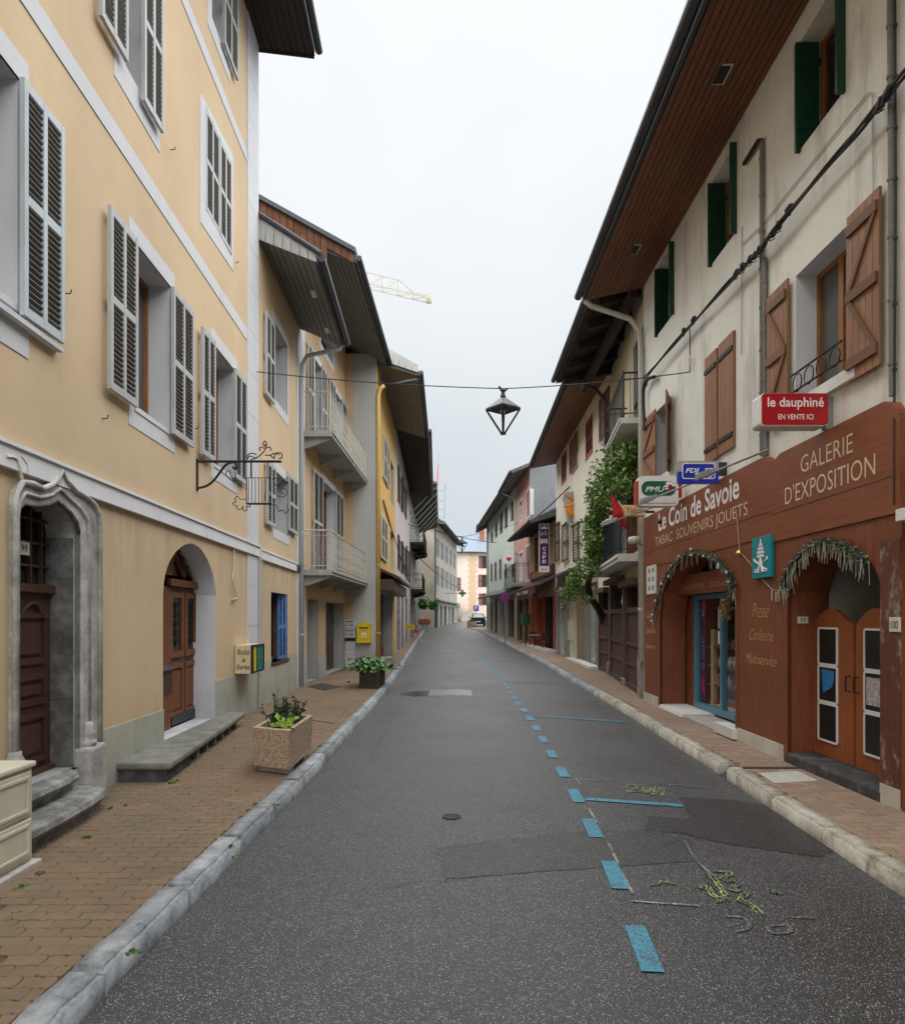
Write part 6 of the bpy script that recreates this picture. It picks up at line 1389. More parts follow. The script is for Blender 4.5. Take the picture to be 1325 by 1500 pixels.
def garage(H_, Bp, r):
    surround(H_, r, None, 'dark_door_wood', Bp, depth=.2)
    dd = MB().fbox(H_, r[0], r[1], r[2], r[2] + .12, -.18, .03).fbox(H_, r[0], r[0] + .09, r[2], r[3], -.18, .04).fbox(H_, r[1] - .09, r[1], r[2], r[3], -.18, .04).fbox(H_, r[0] + .09, r[1] - .09, r[2] + 1.8, r[2] + 1.92, -.16, .03).fbox(H_, r[0] + .09, r[1] - .09, r[2] + 1.02, r[2] + 1.1, -.14, .02).fbox(H_, r[0] + .09, r[1] - .09, r[2] + .55, r[2] + .62, -.14, .02).fbox(H_, r[0] - .1, r[1] + .1, r[3] - .02, r[3] + .12, -.1, .22).build('garage_door', 'garage_door_wood', Bp)
    n = int((r[1] - r[0] - .18) / .16)
    for k in range(n):
        a = r[0] + .09 + (r[1] - r[0] - .18) * k / n; b = r[0] + .09 + (r[1] - r[0] - .18) * (k + 1) / n; MB().fbox(H_, a + .02, b - .02, r[2] + .12, r[2] + 1.8, -.12, -.015).build('plank', 'garage_door_wood', dd)
    MB().quad(H_.pt(r[0], r[2], -.13), H_.pt(r[1], r[2], -.13), H_.pt(r[1], r[3], -.13), H_.pt(r[0], r[3], -.13)).build('pane', 'glass_dark', dd)
    m = MB()
    for k in range(5): c = r[0] + .25 + (r[1] - r[0] - .5) * k / 4; m.tube([H_.pt(c + .12 * math.cos(t), r[3] - .32 + .14 * math.sin(t), -.1) for t in [i * math.pi / 5 for i in range(10)]], .012, 4, True)
    m.build('grille', 'iron', dd)
for r in gdr: garage(h2, A2, r)
MB().fbox(h2, .0, .42, .0, .95, 0, .10).fbox(h2, 5.75, 6.0, 0, .5, 0, .1).fbox(h2, 2.6, 2.95, .1, .3, 0, .1).build('stone_base', 'wall_stone', A2, bevel=.02)
MB().fbox(h2, -.02, .4, 2.55, 3.0, 0, .03).fbox(h2, 2.6, 2.95, .3, 2.7, 0, .06).build('pilaster', 'garage_door_wood', A2)
balcony(h2, .05, 5.9, 3.15, .55, A2, 'rail_dark', 'slab_white', .95, .11, False, .16, False)
balcony(h2, .02, 2.6, 6.0, .5, A2, 'rail_dark', 'slab_white', .95, .14, False, .12, False)
h2e = wall_frame(4.58, 14.25, 4.66, 20.3, 'R')
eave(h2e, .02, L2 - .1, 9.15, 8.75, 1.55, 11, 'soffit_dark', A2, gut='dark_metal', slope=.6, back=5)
for k in range(5): u_ = .5 + k * 1.25; MB().hexa([h2e.pt(u_, 8.9, 0), h2e.pt(u_ + .14, 8.9, 0), h2e.pt(u_ + .14, 8.58, 1.42), h2e.pt(u_, 8.58, 1.42), h2e.pt(u_, 9.12, 0), h2e.pt(u_ + .14, 9.12, 0), h2e.pt(u_ + .14, 8.75, 1.42), h2e.pt(u_, 8.75, 1.42)]).build('rafter', 'soffit_dark', A2)
MB().fbox(h2e, 0, L2 - .1, 8.5, 8.72, .7, .86).build('purlin', 'soffit_dark', A2)
# vine
vr = random.Random(21)
vine = empty('climbing_vine', h2.pt(5.9, .15, .1), 'leafy green vine climbing from a twisted trunk over the balconies of the yellow house', 'vine')
tk = bez([at(884, 912, 21.9), at(877, 894, 21.2), at(865, 875, 20.4), at(861, 857, 19.8), at(866, 840, 18.8), at(880, 828, 18.4), at(882, 800, 18.2), at(876, 770, 18.2), at(888, 735, 17.4), at(905, 705, 16.6), at(925, 670, 15.6)], 6)
MB().tube(tk, [max(.03, .12 - .0016 * i) for i in range(len(tk))], 8).build('trunk', 'vine_wood', vine, smooth=True)
vm = MB()
for px, py, Y_, rx, rz, n in ((930, 660, 15.2, .35, .35, 330), (920, 680, 15.6, .45, .45, 480), (905, 695, 16.2, .5, .5, 520), (890, 715, 16.8, .55, .5, 620), (902, 722, 16.2, .45, .45, 420), (922, 705, 15.4, .35, .45, 330), (886, 740, 17.3, .42, .5, 560), (882, 755, 17.8, .36, .5, 460), (878, 780, 18, .36, .5, 460), (876, 790, 17.6, .45, .5, 420), (878, 810, 18, .36, .4, 330), (868, 826, 18.4, .42, .35, 240), (850, 842, 18.8, .45, .3, 240), (846, 860, 19, .35, .35, 200), (840, 872, 19.2, .2, .3, 90), (884, 828, 17.8, .35, .3, 160), (866, 876, 19, .3, .15, 60), (900, 660, 16.2, .2, .3, 60), (880, 690, 17.2, .2, .3, 60)):
    leaves(vm, at(px, py, Y_) + Vector((-.1, 0, 0)), int(n * .75), (rx * .8, .5, rz * .75), .10, vr, 1)
    for _ in range(3): leaves(vm, at(px + vr.uniform(-16, 10), py + vr.uniform(-16, 18), Y_ + .1) + Vector((-.1, 0, 0)), int(n * .16), (rx * .45, .4, rz * .4), .085, vr, 1)
setp(vm.build('foliage', 'leaf_vine', vine), kind='stuff')
# --- cream house with red shutters
h3 = wall_frame(4.72, 20.35, 5.0, 33.0, 'R'); L3 = 12.65
A3 = empty('red_shutter_house', (5, 27, 0), 'cream house with reddish brown louvred shutters and brown boarded eave behind the vine', 'house')
z3 = lambda u: 0
def r3_(xl, a, b, xr_, c, d): return h3.rect(xl, a, b, xr_, c, d)
ws = [r3_(858, 624, 668, 867, 611, 660), r3_(822.5, 672, 706, 829, 662, 700), ]
wsh = [r3_(882, 582, 643, 896, 570, 636), r3_(837, 645, 692, 847, 634, 684)]
wlow = [r3_(834, 770, 822, 840, 766, 820), r3_(815, 768, 822, 818, 766, 820)]
front = [(2.1, 6.2, .15, 3.0), (9.3, 10.9, .15, 3.2)]
g3d = (.12, 1.8, .12, 2.6)
wall(h3, 0, L3, 0, 9.75, ws + wlow + front + [g3d], 'cream_far', A3)
for r in ws: surround(h3, r, grow(r, .12, .12, .15, .12), 'red_render', A3, depth=.12); louvre(h3, r[0], (r[0] + r[1]) / 2, r[2], r[3], A3, 'red_brown_shutter', -.06, .05, 1); louvre(h3, (r[0] + r[1]) / 2, r[1], r[2], r[3], A3, 'red_brown_shutter', -.06, .05, 1)
for r in wsh: louvre(h3, r[0], r[1], r[2], r[3], A3, 'red_brown_shutter', .06, .05, 1, pitch=.07)
for r in wlow: surround(h3, r, None, 'cream_far', A3); window(h3, r, A3, 'window_wood')
for a, b in ((816, 821), (826, 834), (843, 850)): r = r3_(a, 768, 824, b, 764, 820); louvre(h3, r[0], r[1], r[2], r[3], A3, 'dark_shutter', .05, .05, 1, pitch=.09)
garage(h3, A3, g3d)
eave(h3, 0, L3 + .1, 9.25, 9.05, 1.15, 9, 'soffit_brown', A3, gut='dark_metal', slope=.55, back=5)
downpipe([h3.pt(.3, 9.0, 1.1), h3.pt(.25, 8.7, .4), h3.pt(.2, 8.3, .1), h3.pt(.2, 5.6, .08)], .06, 'gutter_metal', A3)
for r, mt in ((front[0], 'glass_pale'), (front[1], 'glass_dark')): surround(h3, r, grow(r, .12, .12, 0, .2), 'brown_beige' if mt == 'glass_pale' else 'slab_white', A3, depth=.3); window(h3, r, A3, 'zinc', .2, cols=3, pane=mt)
MB().fbox(h3, 2.0, 7.4, .10, .2, -.1, .3).build('threshold', 'slab_white', A3)
for k in range(11):
    for j in range(5): MB().fbox(h3, 8.35 + j * .2 + (.06 if k % 2 else 0), 8.35 + j * .2 + .195 + (.06 if k % 2 else 0), .15 + k * .28, .42 + k * .28, .0, .05 + R.uniform(0, .03)).build('stone', 'tile_stone', A3)
for k in range(11): MB().fbox(h3, 11.2, 12.2, .15 + k * .28, .42 + k * .28, .0, .05 + R.uniform(0, .04)).build('stone', 'tile_stone', A3)
MB().hexa([h3.pt(5.4, 3.75, 0), h3.pt(12.4, 3.75, 0), h3.pt(12.4, 3.35, .95), h3.pt(5.4, 3.35, .95), h3.pt(5.4, 3.83, 0), h3.pt(12.4, 3.83, 0), h3.pt(12.4, 3.43, .97), h3.pt(5.4, 3.43, .97)]).build('awning', 'awning_grey', A3)
MB().fbox(h3, 9.0, 11.6, 2.75, 3.3, .06, .12).build('sign_board', 'sign_grey', A3)
bx = empty('meter_box', h3.pt(6.3, 1, .1), 'cream plastic meter box on the wall beside the pale glass shop door', 'box'); MB().fbox(h3, 6.9, 7.4, .9, 1.7, 0.0, .2).fbox(h3, 7.0, 7.3, .15, .9, 0, .15).build('case', 'cabinet_plastic', bx)
fbk = hang(27.5); bk = empty('bakery_sign', at(842, 742, 27.5), 'shaped metal bakery sign with orange loaves and a chef reading BOULANGERIE PATISSERIE', 'sign')
L_, R_ = at(823, 0, 27.5).x, at(862, 0, 27.5).x; zt = lambda y: at(0, y, 27.5).z
MB().prism(fbk, [(L_ + .2, zt(767)), (R_ - .0, zt(767)), (R_, zt(719)), (L_ + .5, zt(719)), (L_ + .1, zt(722)), (L_, zt(730)), (L_ + .12, zt(742)), (L_ + .15, zt(752))], -.06, 0).build('panel', 'sign_grey', bk)
MB().tube([fbk.pt(L_ + .1, zt(724), .0), fbk.pt(L_ + .33, zt(729), .02), fbk.pt(L_ + .55, zt(735), .0)], [.03, .075, .03], 8).tube([fbk.pt(L_ + .05, zt(742), 0), fbk.pt(L_ + .4, zt(740), .02), fbk.pt(L_ + .85, zt(741), 0)], [.03, .085, .03], 8).lathe(fbk.pt(L_ + .42, zt(747), 0), [(.26, -.08), (.3, 0), (.2, .06)], 12, (0, -1, 0)).build('loaf', 'sign_orange', bk)
MB().lathe(fbk.pt(R_ - .3, zt(730), .0), [(.14, 0), (.12, .05), (.02, .07)], 10, (0, -1, 0)).lathe(fbk.pt(R_ - .28, zt(724), .01), [(.10, 0), (.06, .05)], 10, (0, -1, 0)).build('chef_head', 'sign_grey', bk)
text('BOULANGERIE', fbk, L_ + .27, R_ - .06, zt(761), zt(757.5), .006, 'letter_dark', bk, off=.01); text('PATISSERIE', fbk, L_ + .3, R_ - .06, zt(766), zt(762.5), .006, 'letter_dark', bk, off=.01)
MB().box(R_, h3.pt(7, 0, 0).x, 27.48, 27.52, zt(728), zt(726)).build('bracket', 'iron', bk)
wire('facade_cable', [at(772, 768, 36), at(800, 745, 31.5), at(835, 712, 28.5), at(858, 690, 25), at(896, 668, 21.2), at(945, 560, 13.9)], .03, 'cable', 'black facade cable slung below the red shuttered windows up to the downpipe')
# --- low brown cafe
h4 = wall_frame(5.0, 33.05, 4.66, 41, 'R'); A4 = empty('cafe_house', (4.9, 37, 0), 'low brownish cafe house with dark slanting eave and red painted ground floor', 'house')
cw = h4.rect(783, 788, 837, 790, 786, 834); fr4 = [(.5, 3.0, .15, 2.9), (3.2, 5.4, .15, 2.9)]
wall(h4, 0, 8, 0, 6.6, [cw] + fr4, 'brown_beige', A4); surround(h4, cw, grow(cw, .1, .1, .1, .1), 'window_wood', A4); window(h4, cw, A4, 'dark_shutter')
MB().fbox(h4, 3.0, 3.2, .12, 3.1, 0, .03).fbox(h4, 5.4, 7.9, .12, 3.1, 0, .03).fbox(h4, .05, .5, .12, 3.1, 0, .03).build('red_cladding', 'red_render', A4)
surround(h4, fr4[0], None, 'dark_door_wood', A4); window(h4, fr4[0], A4, 'dark_shutter'); surround(h4, fr4[1], None, 'red_render', A4, depth=.5); MB().fbox(h4, 3.2, 5.4, .15, 2.9, -.55, -.5).build('door', 'red_render', A4)
MB().hexa([h4.pt(.2, 3.75, 0), h4.pt(7.6, 3.75, 0), h4.pt(7.6, 3.3, 1.0), h4.pt(.2, 3.3, 1.0), h4.pt(.2, 3.83, 0), h4.pt(7.6, 3.83, 0), h4.pt(7.6, 3.38, 1.02), h4.pt(.2, 3.38, 1.02)]).fbox(h4, .2, 7.6, 3.0, 3.3, .99, 1.01).build('awning', 'awning_maroon', A4)
MB().fbox(h4, .3, 7.4, 3.95, 4.45, .02, .10).build('sign_board', 'awning_maroon', A4); text('RESTAURANT', h4, 6.6, 1.4, 4.06, 4.36, .105, 'letter_tan', A4); text('Bar  Café', h4, 6.4, 2.4, 3.08, 3.24, 1.015, 'letter_white', A4)
MB().fbox(h4, .0, 8, .12, .25, 0, .45).build('threshold', 'slab_white', A4)
eave(h4, -.1, 8.1, 6.7, 6.35, 1.2, 6, 'soffit_dark', A4, gut='dark_metal', slope=.5, back=3)
cs = empty('cafe_sign', at(797, 803, 33.6), 'tall purple hanging sign with a crown reading BAR CAFE', 'sign'); fcs = hang(33.6)
L_, R_ = at(790, 0, 33.6).x, at(803.5, 0, 33.6).x; zt = lambda y: at(0, y, 33.6).z
MB().fbox(fcs, L_ - .03, R_ + .03, zt(838), zt(767), -.14, 0).build('case', 'white_paint', cs); MB().fbox(fcs, L_, R_, zt(829), zt(769), 0, .01).build('panel', 'sign_purple', cs)
cwid = R_ - L_; cm_ = [(.15, 775), (.08, 770.5), (.3, 773), (.5, 769.5), (.7, 773), (.92, 770.5), (.85, 775)]; MB().prism(fcs, [(L_ + a * cwid, zt(b)) for a, b in cm_], .01, .016).build('crown', 'letter_white', cs)
text('La Gr.', fcs, L_ + .06, R_ - .06, zt(784), zt(778), .014, 'letter_white', cs)
text('BAR', fcs, L_ + .04, R_ - .04, zt(796), zt(789), .014, 'letter_white', cs, off=.02)
for k, ch in enumerate('CAFE'): text(ch, fcs, L_ + .14, R_ - .14, zt(806 + k * 6.3), zt(801.2 + k * 6.3), .014, 'letter_white', cs, off=.02)
text('Bistro', fcs, L_ + .08, R_ - .08, zt(835.5), zt(832), .004, 'letter_dark', cs)
MB().box(R_, 4.97, 33.63, 33.67, zt(785), zt(783.5)).build('bracket', 'iron', cs)
# cafe chairs and table
def chair(x, y, rz, lab):
    r_ = empty('cafe_chair', (x, y, .12), lab, 'chair'); z = .12
    MB().box(x - .2, x + .2, y - .2, y + .2, z + .43, z + .46).build('seat', 'chair_dark', r_); MB().box(x - .2, x + .2, y + .17, y + .2, z + .55, z + .88).build('backrest', 'chair_dark', r_)
    for a in (-.18, .18):
        for b in (-.18, .18): MB().box(x + a - .015, x + a + .015, y + b - .015, y + b + .015, z, z + (.43 if b < 0 else .88)).build('leg', 'chair_dark', r_)
p = gnd(775, 946, .12); chair(4.55, 38.6, 0, 'dark wooden cafe chair left of the red doorway'); chair(4.75, 34.8, 0, 'dark cafe chair right of the red wall near the stone cladding')
tb_ = empty('cafe_table', (4.5, 37.4, .12), 'small round pale topped cafe table by the red wall', 'table'); MB().lathe((4.5, 37.4, .84), [(.32, 0), (.33, .03)], 16).build('tabletop', 'goods_white', tb_); MB().lathe((4.5, 37.4, .12), [(.2, 0), (.03, .03), (.03, .72)], 10).build('leg', 'iron', tb_)
gb = empty('green_letter_box', (4.25, 39.6, 1), 'dark green letter box on a post at the far end of the cafe', 'letter box'); MB().box(4.0, 4.5, 39.5, 39.9, 1.4, 2.0).build('box', 'sign_green', gb); MB().box(4.22, 4.28, 39.65, 39.75, .1, 1.4).build('post', 'iron', gb)
# --- pink house
h5 = wall_frame(4.64, 41.05, 4.43, 47.4, 'R'); A5 = empty('pink_house', (4.7, 44, 0), 'pink house with tall white shutters and a dark balcony past the cafe', 'house')
hw = [h5.rect(760, 738, 765, 765, 732, 762), h5.rect(771, 722, 758, 776, 716, 755)]; hl = [h5.rect(760, 812, 851, 765, 808, 850), h5.rect(770, 802, 850, 776, 798, 849)]
gr5 = [(.5, 2.6, .3, 3.0), (3.2, 5.8, .3, 3.0)]
wall(h5, 0, 6.35, 0, 11.2, hw + hl + gr5, 'pink_render', A5, sides=(False, False))
for r in hw + hl: surround(h5, r, grow(r, .12, .12, .1, .12), 'white_trim', A5); window(h5, r, A5, 'white_paint', .1, rows=3)
for r in gr5: surround(h5, r, None, 'brown_beige', A5); window(h5, r, A5, 'brown_batten')
g5 = Frame(h5.pt(0, 0, 0), (1, 0, 0), (0, -1, 0)); MB().prism(g5, [(0, 5), (4.5, 5), (4.5, 12.3), (.0, 10.75)], .0, .06).build('gable_wall', 'gable_grey', A5)
balcony(h5, .3, 6.2, at(0, 857, 44).z, .9, A5, 'rail_dark', 'concrete', 1.2, .22, False, .2, False)
eave(h5, -.3, 6.4, 10.9, 10.45, 1.1, 6, 'soffit_grey', A5, gut='dark_metal', slope=.42, back=4)
MB().hexa([h5.pt(.2, 3.6, 0), h5.pt(6, 3.6, 0), h5.pt(6, 3.2, 1.2), h5.pt(.2, 3.2, 1.2), h5.pt(.2, 3.68, 0), h5.pt(6, 3.68, 0), h5.pt(6, 3.28, 1.22), h5.pt(.2, 3.28, 1.22)]).build('awning', 'awning_grey', A5)
# --- green house
h6 = wall_frame(4.42, 47.45, 3.50, 66, 'R'); A6 = empty('green_house', (4, 56, .3), 'pale mint green house with rows of dark shutters and wide grey eave', 'house')
LL = h6.u(716); hw = []
for x0, a, b, x1, c, d in ((718, 783, 796, 721, 779, 794), (724, 770, 790, 727.5, 766, 786), (731, 758, 784, 735, 752, 781), (738, 750, 776, 742, 745, 773), (747, 738, 766, 752, 732, 762)): hw.append(h6.rect(x0, a, b, x1, c, d))
for x0, a, b, x1, c, d in ((718, 828, 853, 720, 826, 852), (723.5, 826, 852, 726, 824, 850), (730, 822, 850, 733, 819, 848), (738, 820, 848, 741, 818, 846), (747, 817, 846, 752, 815, 845)): hw.append(h6.rect(x0, a, b, x1, c, d))
gr6 = [(1, 4, .4, 3.2), (5.5, 8.5, .5, 3.2), (11, 13, .5, 3.2), (15, 17.5, .6, 3.2)]
wall(h6, 0, 18.55, 0, 11.2, hw + gr6, 'green_render', A6)
for r in hw: surround(h6, r, None, 'green_render', A6); window(h6, r, A6, 'dark_shutter', .12); louvre(h6, r[0] - .45, r[0] - .02, r[2], r[3], A6, 'dark_shutter', .02, .06, 1, pitch=.1)
for k, r in enumerate(gr6): surround(h6, r, grow(r, .15, .15, 0, .3), 'slab_white' if k % 2 else 'brown_beige', A6); window(h6, r, A6, 'steel_grey')
MB().fbox(h6, 9, 10.8, .4, 3.2, 0, .06).build('white_panel', 'slab_white', A6)
eave(h6, -.1, 18.7, 11.0, 10.5, 1.0, 6, 'soffit_grey', A6, gut='dark_metal', slope=.5, back=4)
downpipe([h6.pt(.3, 10.5, .9), h6.pt(.25, 10.2, .2), h6.pt(.2, 9.9, .08), h6.pt(.2, 3.5, .08)], .07, 'pipe_cream', A6)
MB().hexa([h6.pt(.2, 3.9, 0), h6.pt(18, 4.1, 0), h6.pt(18, 3.6, 1.1), h6.pt(.2, 3.4, 1.1), h6.pt(.2, 4.0, 0), h6.pt(18, 4.2, 0), h6.pt(18, 3.7, 1.12), h6.pt(.2, 3.5, 1.12)]).build('awning', 'awning_grey', A6)
fh = hang(46.5); hs_ = empty('heart_sign', at(745, 818, 46.5), 'small white light box sign with a red heart in front of the mint green house', 'sign')
L_, R_ = at(737.5, 0, 46.5).x, at(752.5, 0, 46.5).x; zt = lambda y: at(0, y, 46.5).z; MB().fbox(fh, L_, R_, zt(826), zt(808), -.2, 0).build('case', 'white_paint', hs_); MB().fbox(fh, L_ - .03, R_ + .03, zt(809), zt(806.5), -.22, .02).build('cap', 'white_paint', hs_)
c = ((L_ + R_) / 2, zt(819)); MB().prism(fh, [(c[0] + .011 * 16 * math.sin(t) ** 3, c[1] + .011 * (13 * math.cos(t) - 5 * math.cos(2 * t) - 2 * math.cos(3 * t) - math.cos(4 * t))) for t in [k * math.pi / 12 for k in range(24)]], 0, .02).build('heart', 'sign_red', hs_)
MB().box(R_, 4.45, 46.6, 46.65, zt(812), zt(811)).build('bracket', 'iron', hs_)
np_ = empty('no_parking_sign', at(740, 900, 40.5), 'round blue road sign with red rim on a pole in front of the awnings', 'road sign'); c = at(739.5, 875, 40.5)
MB().tube([(c.x, 40.53, .1), (c.x, 40.53, c.z + .3)], .035, 8).build('pole', 'zinc', np_); MB().lathe(c, [(.25, 0), (.25, .02)], 24, (0, -1, 0)).build('rim', 'sign_red', np_); MB().lathe(c + Vector((0, -.022, 0)), [(.19, 0), (.19, .004)], 24, (0, -1, 0)).build('disc', 'sign_blue', np_)
for s_ in (1,): MB().hexa([c + Vector(q_) for q_ in ((-.15, -.030, .12), (-.12, -.030, .15), (-.12, -.027, .15), (-.15, -.027, .12), (.12, -.030, -.15), (.15, -.030, -.12), (.15, -.027, -.12), (.12, -.027, -.15))]).build('bar', 'sign_red', np_)
# --- last house on the right
h7 = wall_frame(3.46, 66.1, 3.56, 71.6, 'R'); A7 = empty('end_house', (3.3, 72, .5), 'narrow greyish house with dark eave just past the mint green house', 'house')
wall(h7, 0, 5.5, 0, 11.5, [(1.2, 2.2, 8, 10), (3.4, 4.4, 8, 10), (1.2, 2.2, 5, 7), (1, 4, .5, 3.2)], 'grey_render', A7)
for r in ((1.2, 2.2, 8, 10), (3.4, 4.4, 8, 10), (1.2, 2.2, 5, 7)): surround(h7, r, None, 'grey_render', A7); window(h7, r, A7, 'dark_shutter')
surround(h7, (1, 4, .5, 3.2), None, 'wall_stone', A7); window(h7, (1, 4, .5, 3.2), A7, 'dark_shutter')
eave(h7, -.1, 5.6, 11.2, 10.7, .95, 5, 'soffit_dark', A7, gut='dark_metal', slope=.6, back=3)
# ------------------------------------------------------------------ STREET OBJECTS
# hanging street lanterns on their wires
def lantern(c, s, lab):
    r_ = empty('hanging_lantern', c, lab, 'street lamp', 'lanterns hung across the street'); c = Vector(c); rot = Matrix.Rotation(math.radians(38), 4, 'Z'); T = lambda x, y, z: c + rot @ Vector((x * s, y * s, z * s))
    a, b = .215, .02
    m = MB(); cor = [T(a, a, -.20), T(-a, a, -.20), T(-a, -a, -.20), T(a, -a, -.20)]; ap = [T(b, b, .0), T(-b, b, .0), T(-b, -b, .0), T(b, -b, .0)]; lo = [T(a, a, -.235), T(-a, a, -.235), T(-a, -a, -.235), T(a, -a, -.235)]
    for k in range(4): j = (k + 1) % 4; m.quad(cor[k], cor[j], ap[j], ap[k]); m.quad(lo[k], lo[j], cor[j], cor[k])
    m.quad(*ap); i_ = [T(x * .9, y * .9, -.225) for x, y in ((a, a), (-a, a), (-a, -a), (a, -a))]
    for k in range(4): j = (k + 1) % 4; m.quad(lo[k], lo[j], i_[j], i_[k])
    m.quad(*i_); m.build('hood', 'dark_metal', r_)
    for k in range(4): e_ = [T(.02, .02, -.64), T(-.02, .02, -.64), T(-.02, -.02, -.64), T(.02, -.02, -.64)][k]; MB().tube([lo[k] + (c - lo[k]) * .04, e_], .018 * s, 6).build('stay', 'dark_metal', r_)
    MB().lathe(T(0, 0, -.66), [(.05 * s, 0), (.055 * s, .03 * s), (.03 * s, .05 * s)], 10).build('finial', 'dark_metal', r_)
    MB().lathe(T(0, 0, -.0), [(.05 * s, 0), (.035 * s, .04 * s), (.03 * s, .08 * s), (.055 * s, .11 * s)], 10).tube([T(-.1, 0, .16), T(-.03, 0, .10), T(.03, 0, .10), T(.1, 0, .16)], .018 * s, 6).build('hanger', 'dark_metal', r_)
    MB().lathe(T(0, 0, -.30), [(.05 * s, 0), (.06 * s, .05 * s), (.06 * s, .08 * s)], 10).build('lamp_holder', 'zinc', r_); return r_
lc = at(736.5, 581, 11.9); lantern(lc, 1.0, 'dark four sided lantern hanging nearest above the road from a street wire')
la, lb = f1.pt(12.55, f1.uv(374, 543)[1], .02), h1.pt(*h1.uv(1010, 545, .05), .05)
setp(MB().tube(cat(la, lc + Z * .14, .05), .009, 5).tube(cat(lc + Z * .14, lb, .04), .009, 5).build('lamp_wire', 'cable', None, loc=lc), 'thin dark wire stretched across the street holding the nearer lantern', 'wire')
l2 = at(676.5, 790, 45); lantern(l2, 1.2, 'dark lantern hanging far off over the road before the grey house')
setp(MB().tube(cat((-2.9, 44, l2.z + .9), l2 + Z * .17, .1), .018, 4).tube(cat(l2 + Z * .17, (4.55, 45.5, l2.z + 1.2), .1), .018, 4).build('lamp_wire', 'cable', None, loc=l2), 'distant thin wire across the street holding the farther lantern', 'wire')
wl_ = empty('wall_anchor', h1.pt(*h1.uv(1010, 520, .05), .05), 'small iron wire anchor with insulator on the cream wall', 'anchor'); MB().tube([h1.pt(*h1.uv(1010, y, .06), .06) for y in (482, 545)], .010, 5).build('rod', 'iron', wl_); MB().lathe(h1.pt(*h1.uv(1010, 528, .06), .06), [(.02, -.08), (.03, 0), (.02, .08)], 8).build('insulator', 'pipe_cream', wl_)
setp(MB().tube(cat(f4.pt(2, 6.1, .05), f5.pt(14, 4.6, .06), .3), .03, 5).build('sagging_cable', 'cable', None, loc=f4.pt(2, 6, .1)), 'black cable sagging along the orange and pale houses on the left', 'cable')
for k, (a, b, lab) in enumerate((((-2.9, 47, 6.5), (1.0, 76, 5.0), 'thin dark cable slung along the timber house to the grey house'), ((-3.1, 50, 8.9), (4.0, 60, 8.4), 'thin dark wire crossing the far street under the mint green eave'))): setp(MB().tube(cat(a, b, .3), .03, 4).build('distant_wire', 'cable', None, loc=a), lab, 'wire')

# wrought iron shop sign on the ochre house
u0 = f1.u(288); Yw = f1.pt(u0, 0).y; fi = Frame((0, Yw, 0), (1, 0, 0), (0, -1, 0)); wx = f1.pt(u0, 0).x
zz = lambda y: at(0, y, Yw).z; xx = lambda x: at(x, 0, Yw).x
isg = empty('iron_sign', (wx, Yw, zz(676)), 'black wrought iron hanging sign with scrolls and a little cage on the ochre house', 'sign')
I = lambda *ps: [fi.pt(xx(x), zz(y), 0) for x, y in ps]
MB().tube(I((287, 676), (412, 676)), .017, 8).build('arm', 'iron', isg); MB().tube(bez(I((290, 715), (302, 712), (313, 704), (323, 691), (331, 681), (341, 677), (346, 681), (345, 687), (341, 684)), 6), .017, 8).build('scroll_bracket', 'iron', isg)
MB().fbox(fi, wx - .02, wx + .02, zz(719), zz(672), -.02, .02).build('wall_plate', 'iron', isg)
m = MB()
for ps in (((362, 674), (366, 668), (376, 672)), ((364, 673), (362, 668), (368, 664), (376, 666)), ((367, 674), (378, 669), (387, 661), (389, 655), (388, 650)), ((388, 667), (395, 667), (402, 672)), ((389, 657), (394, 655), (397, 657), (396, 660)), ((387, 657), (382, 655), (380, 658), (382, 660)), ((388, 654), (385, 651), (388, 646), (391, 651), (388, 654)), ((401, 672), (405, 664), (412, 664), (413, 670), (408, 672)), ((395, 668), (402, 664), (410, 666))): m.tube(bez(I(*ps), 5), .008, 5)
m.build('crest', 'iron', isg)
m = MB().tube(I((361, 700), (396, 700), (396, 738), (361, 738)), .009, 5, True).tube(I((362, 738), (398, 738)), .014, 6)
for k in range(7): m.tube(I((364 + k * 5, 701), (364 + k * 5, 737)), .005, 4)
m.build('cage', 'iron', isg)
m = MB()
for ps in (((362, 731), (352, 731), (348, 727), (344, 731), (346, 735), (341, 737), (345, 741), (348, 741), (347, 745), (353, 746), (356, 742), (357, 748), (362, 747), (361, 741), (366, 743), (366, 738)), ((345, 706), (338, 703), (331, 695), (333, 690), (337, 690), (338, 697), (345, 706), (354, 710), (360, 716)), ((345, 687), (345, 706)), ((399, 702), (408, 700), (413, 706), (407, 712), (401, 708)), ((405, 726), (414, 728), (421, 722), (417, 715), (410, 720), (416, 724)), ((398, 738), (406, 742), (408, 749), (414, 747), (418, 752), (424, 746)), ((420, 690), (420, 700), (412, 706))): m.tube(bez(I(*ps), 5), .006, 4)
m.build('scrollwork', 'iron', isg)
m = MB(); ch = [p.lerp(q_, 0) for p, q_ in [(fi.pt(xx(368), zz(678 + k * 1.6), 0),) * 2 for k in range(14)]]
for k, p in enumerate(ch): m.tube([p + (Vector((.012 * math.cos(t), 0, .016 * math.sin(t))) if k % 2 else Vector((0, .012 * math.cos(t), .016 * math.sin(t)))) for t in [i * math.pi / 3 for i in range(6)]], .004, 4, True)
m.tube(I((392, 677), (392, 700)), .005, 4).build('chain', 'iron', isg)

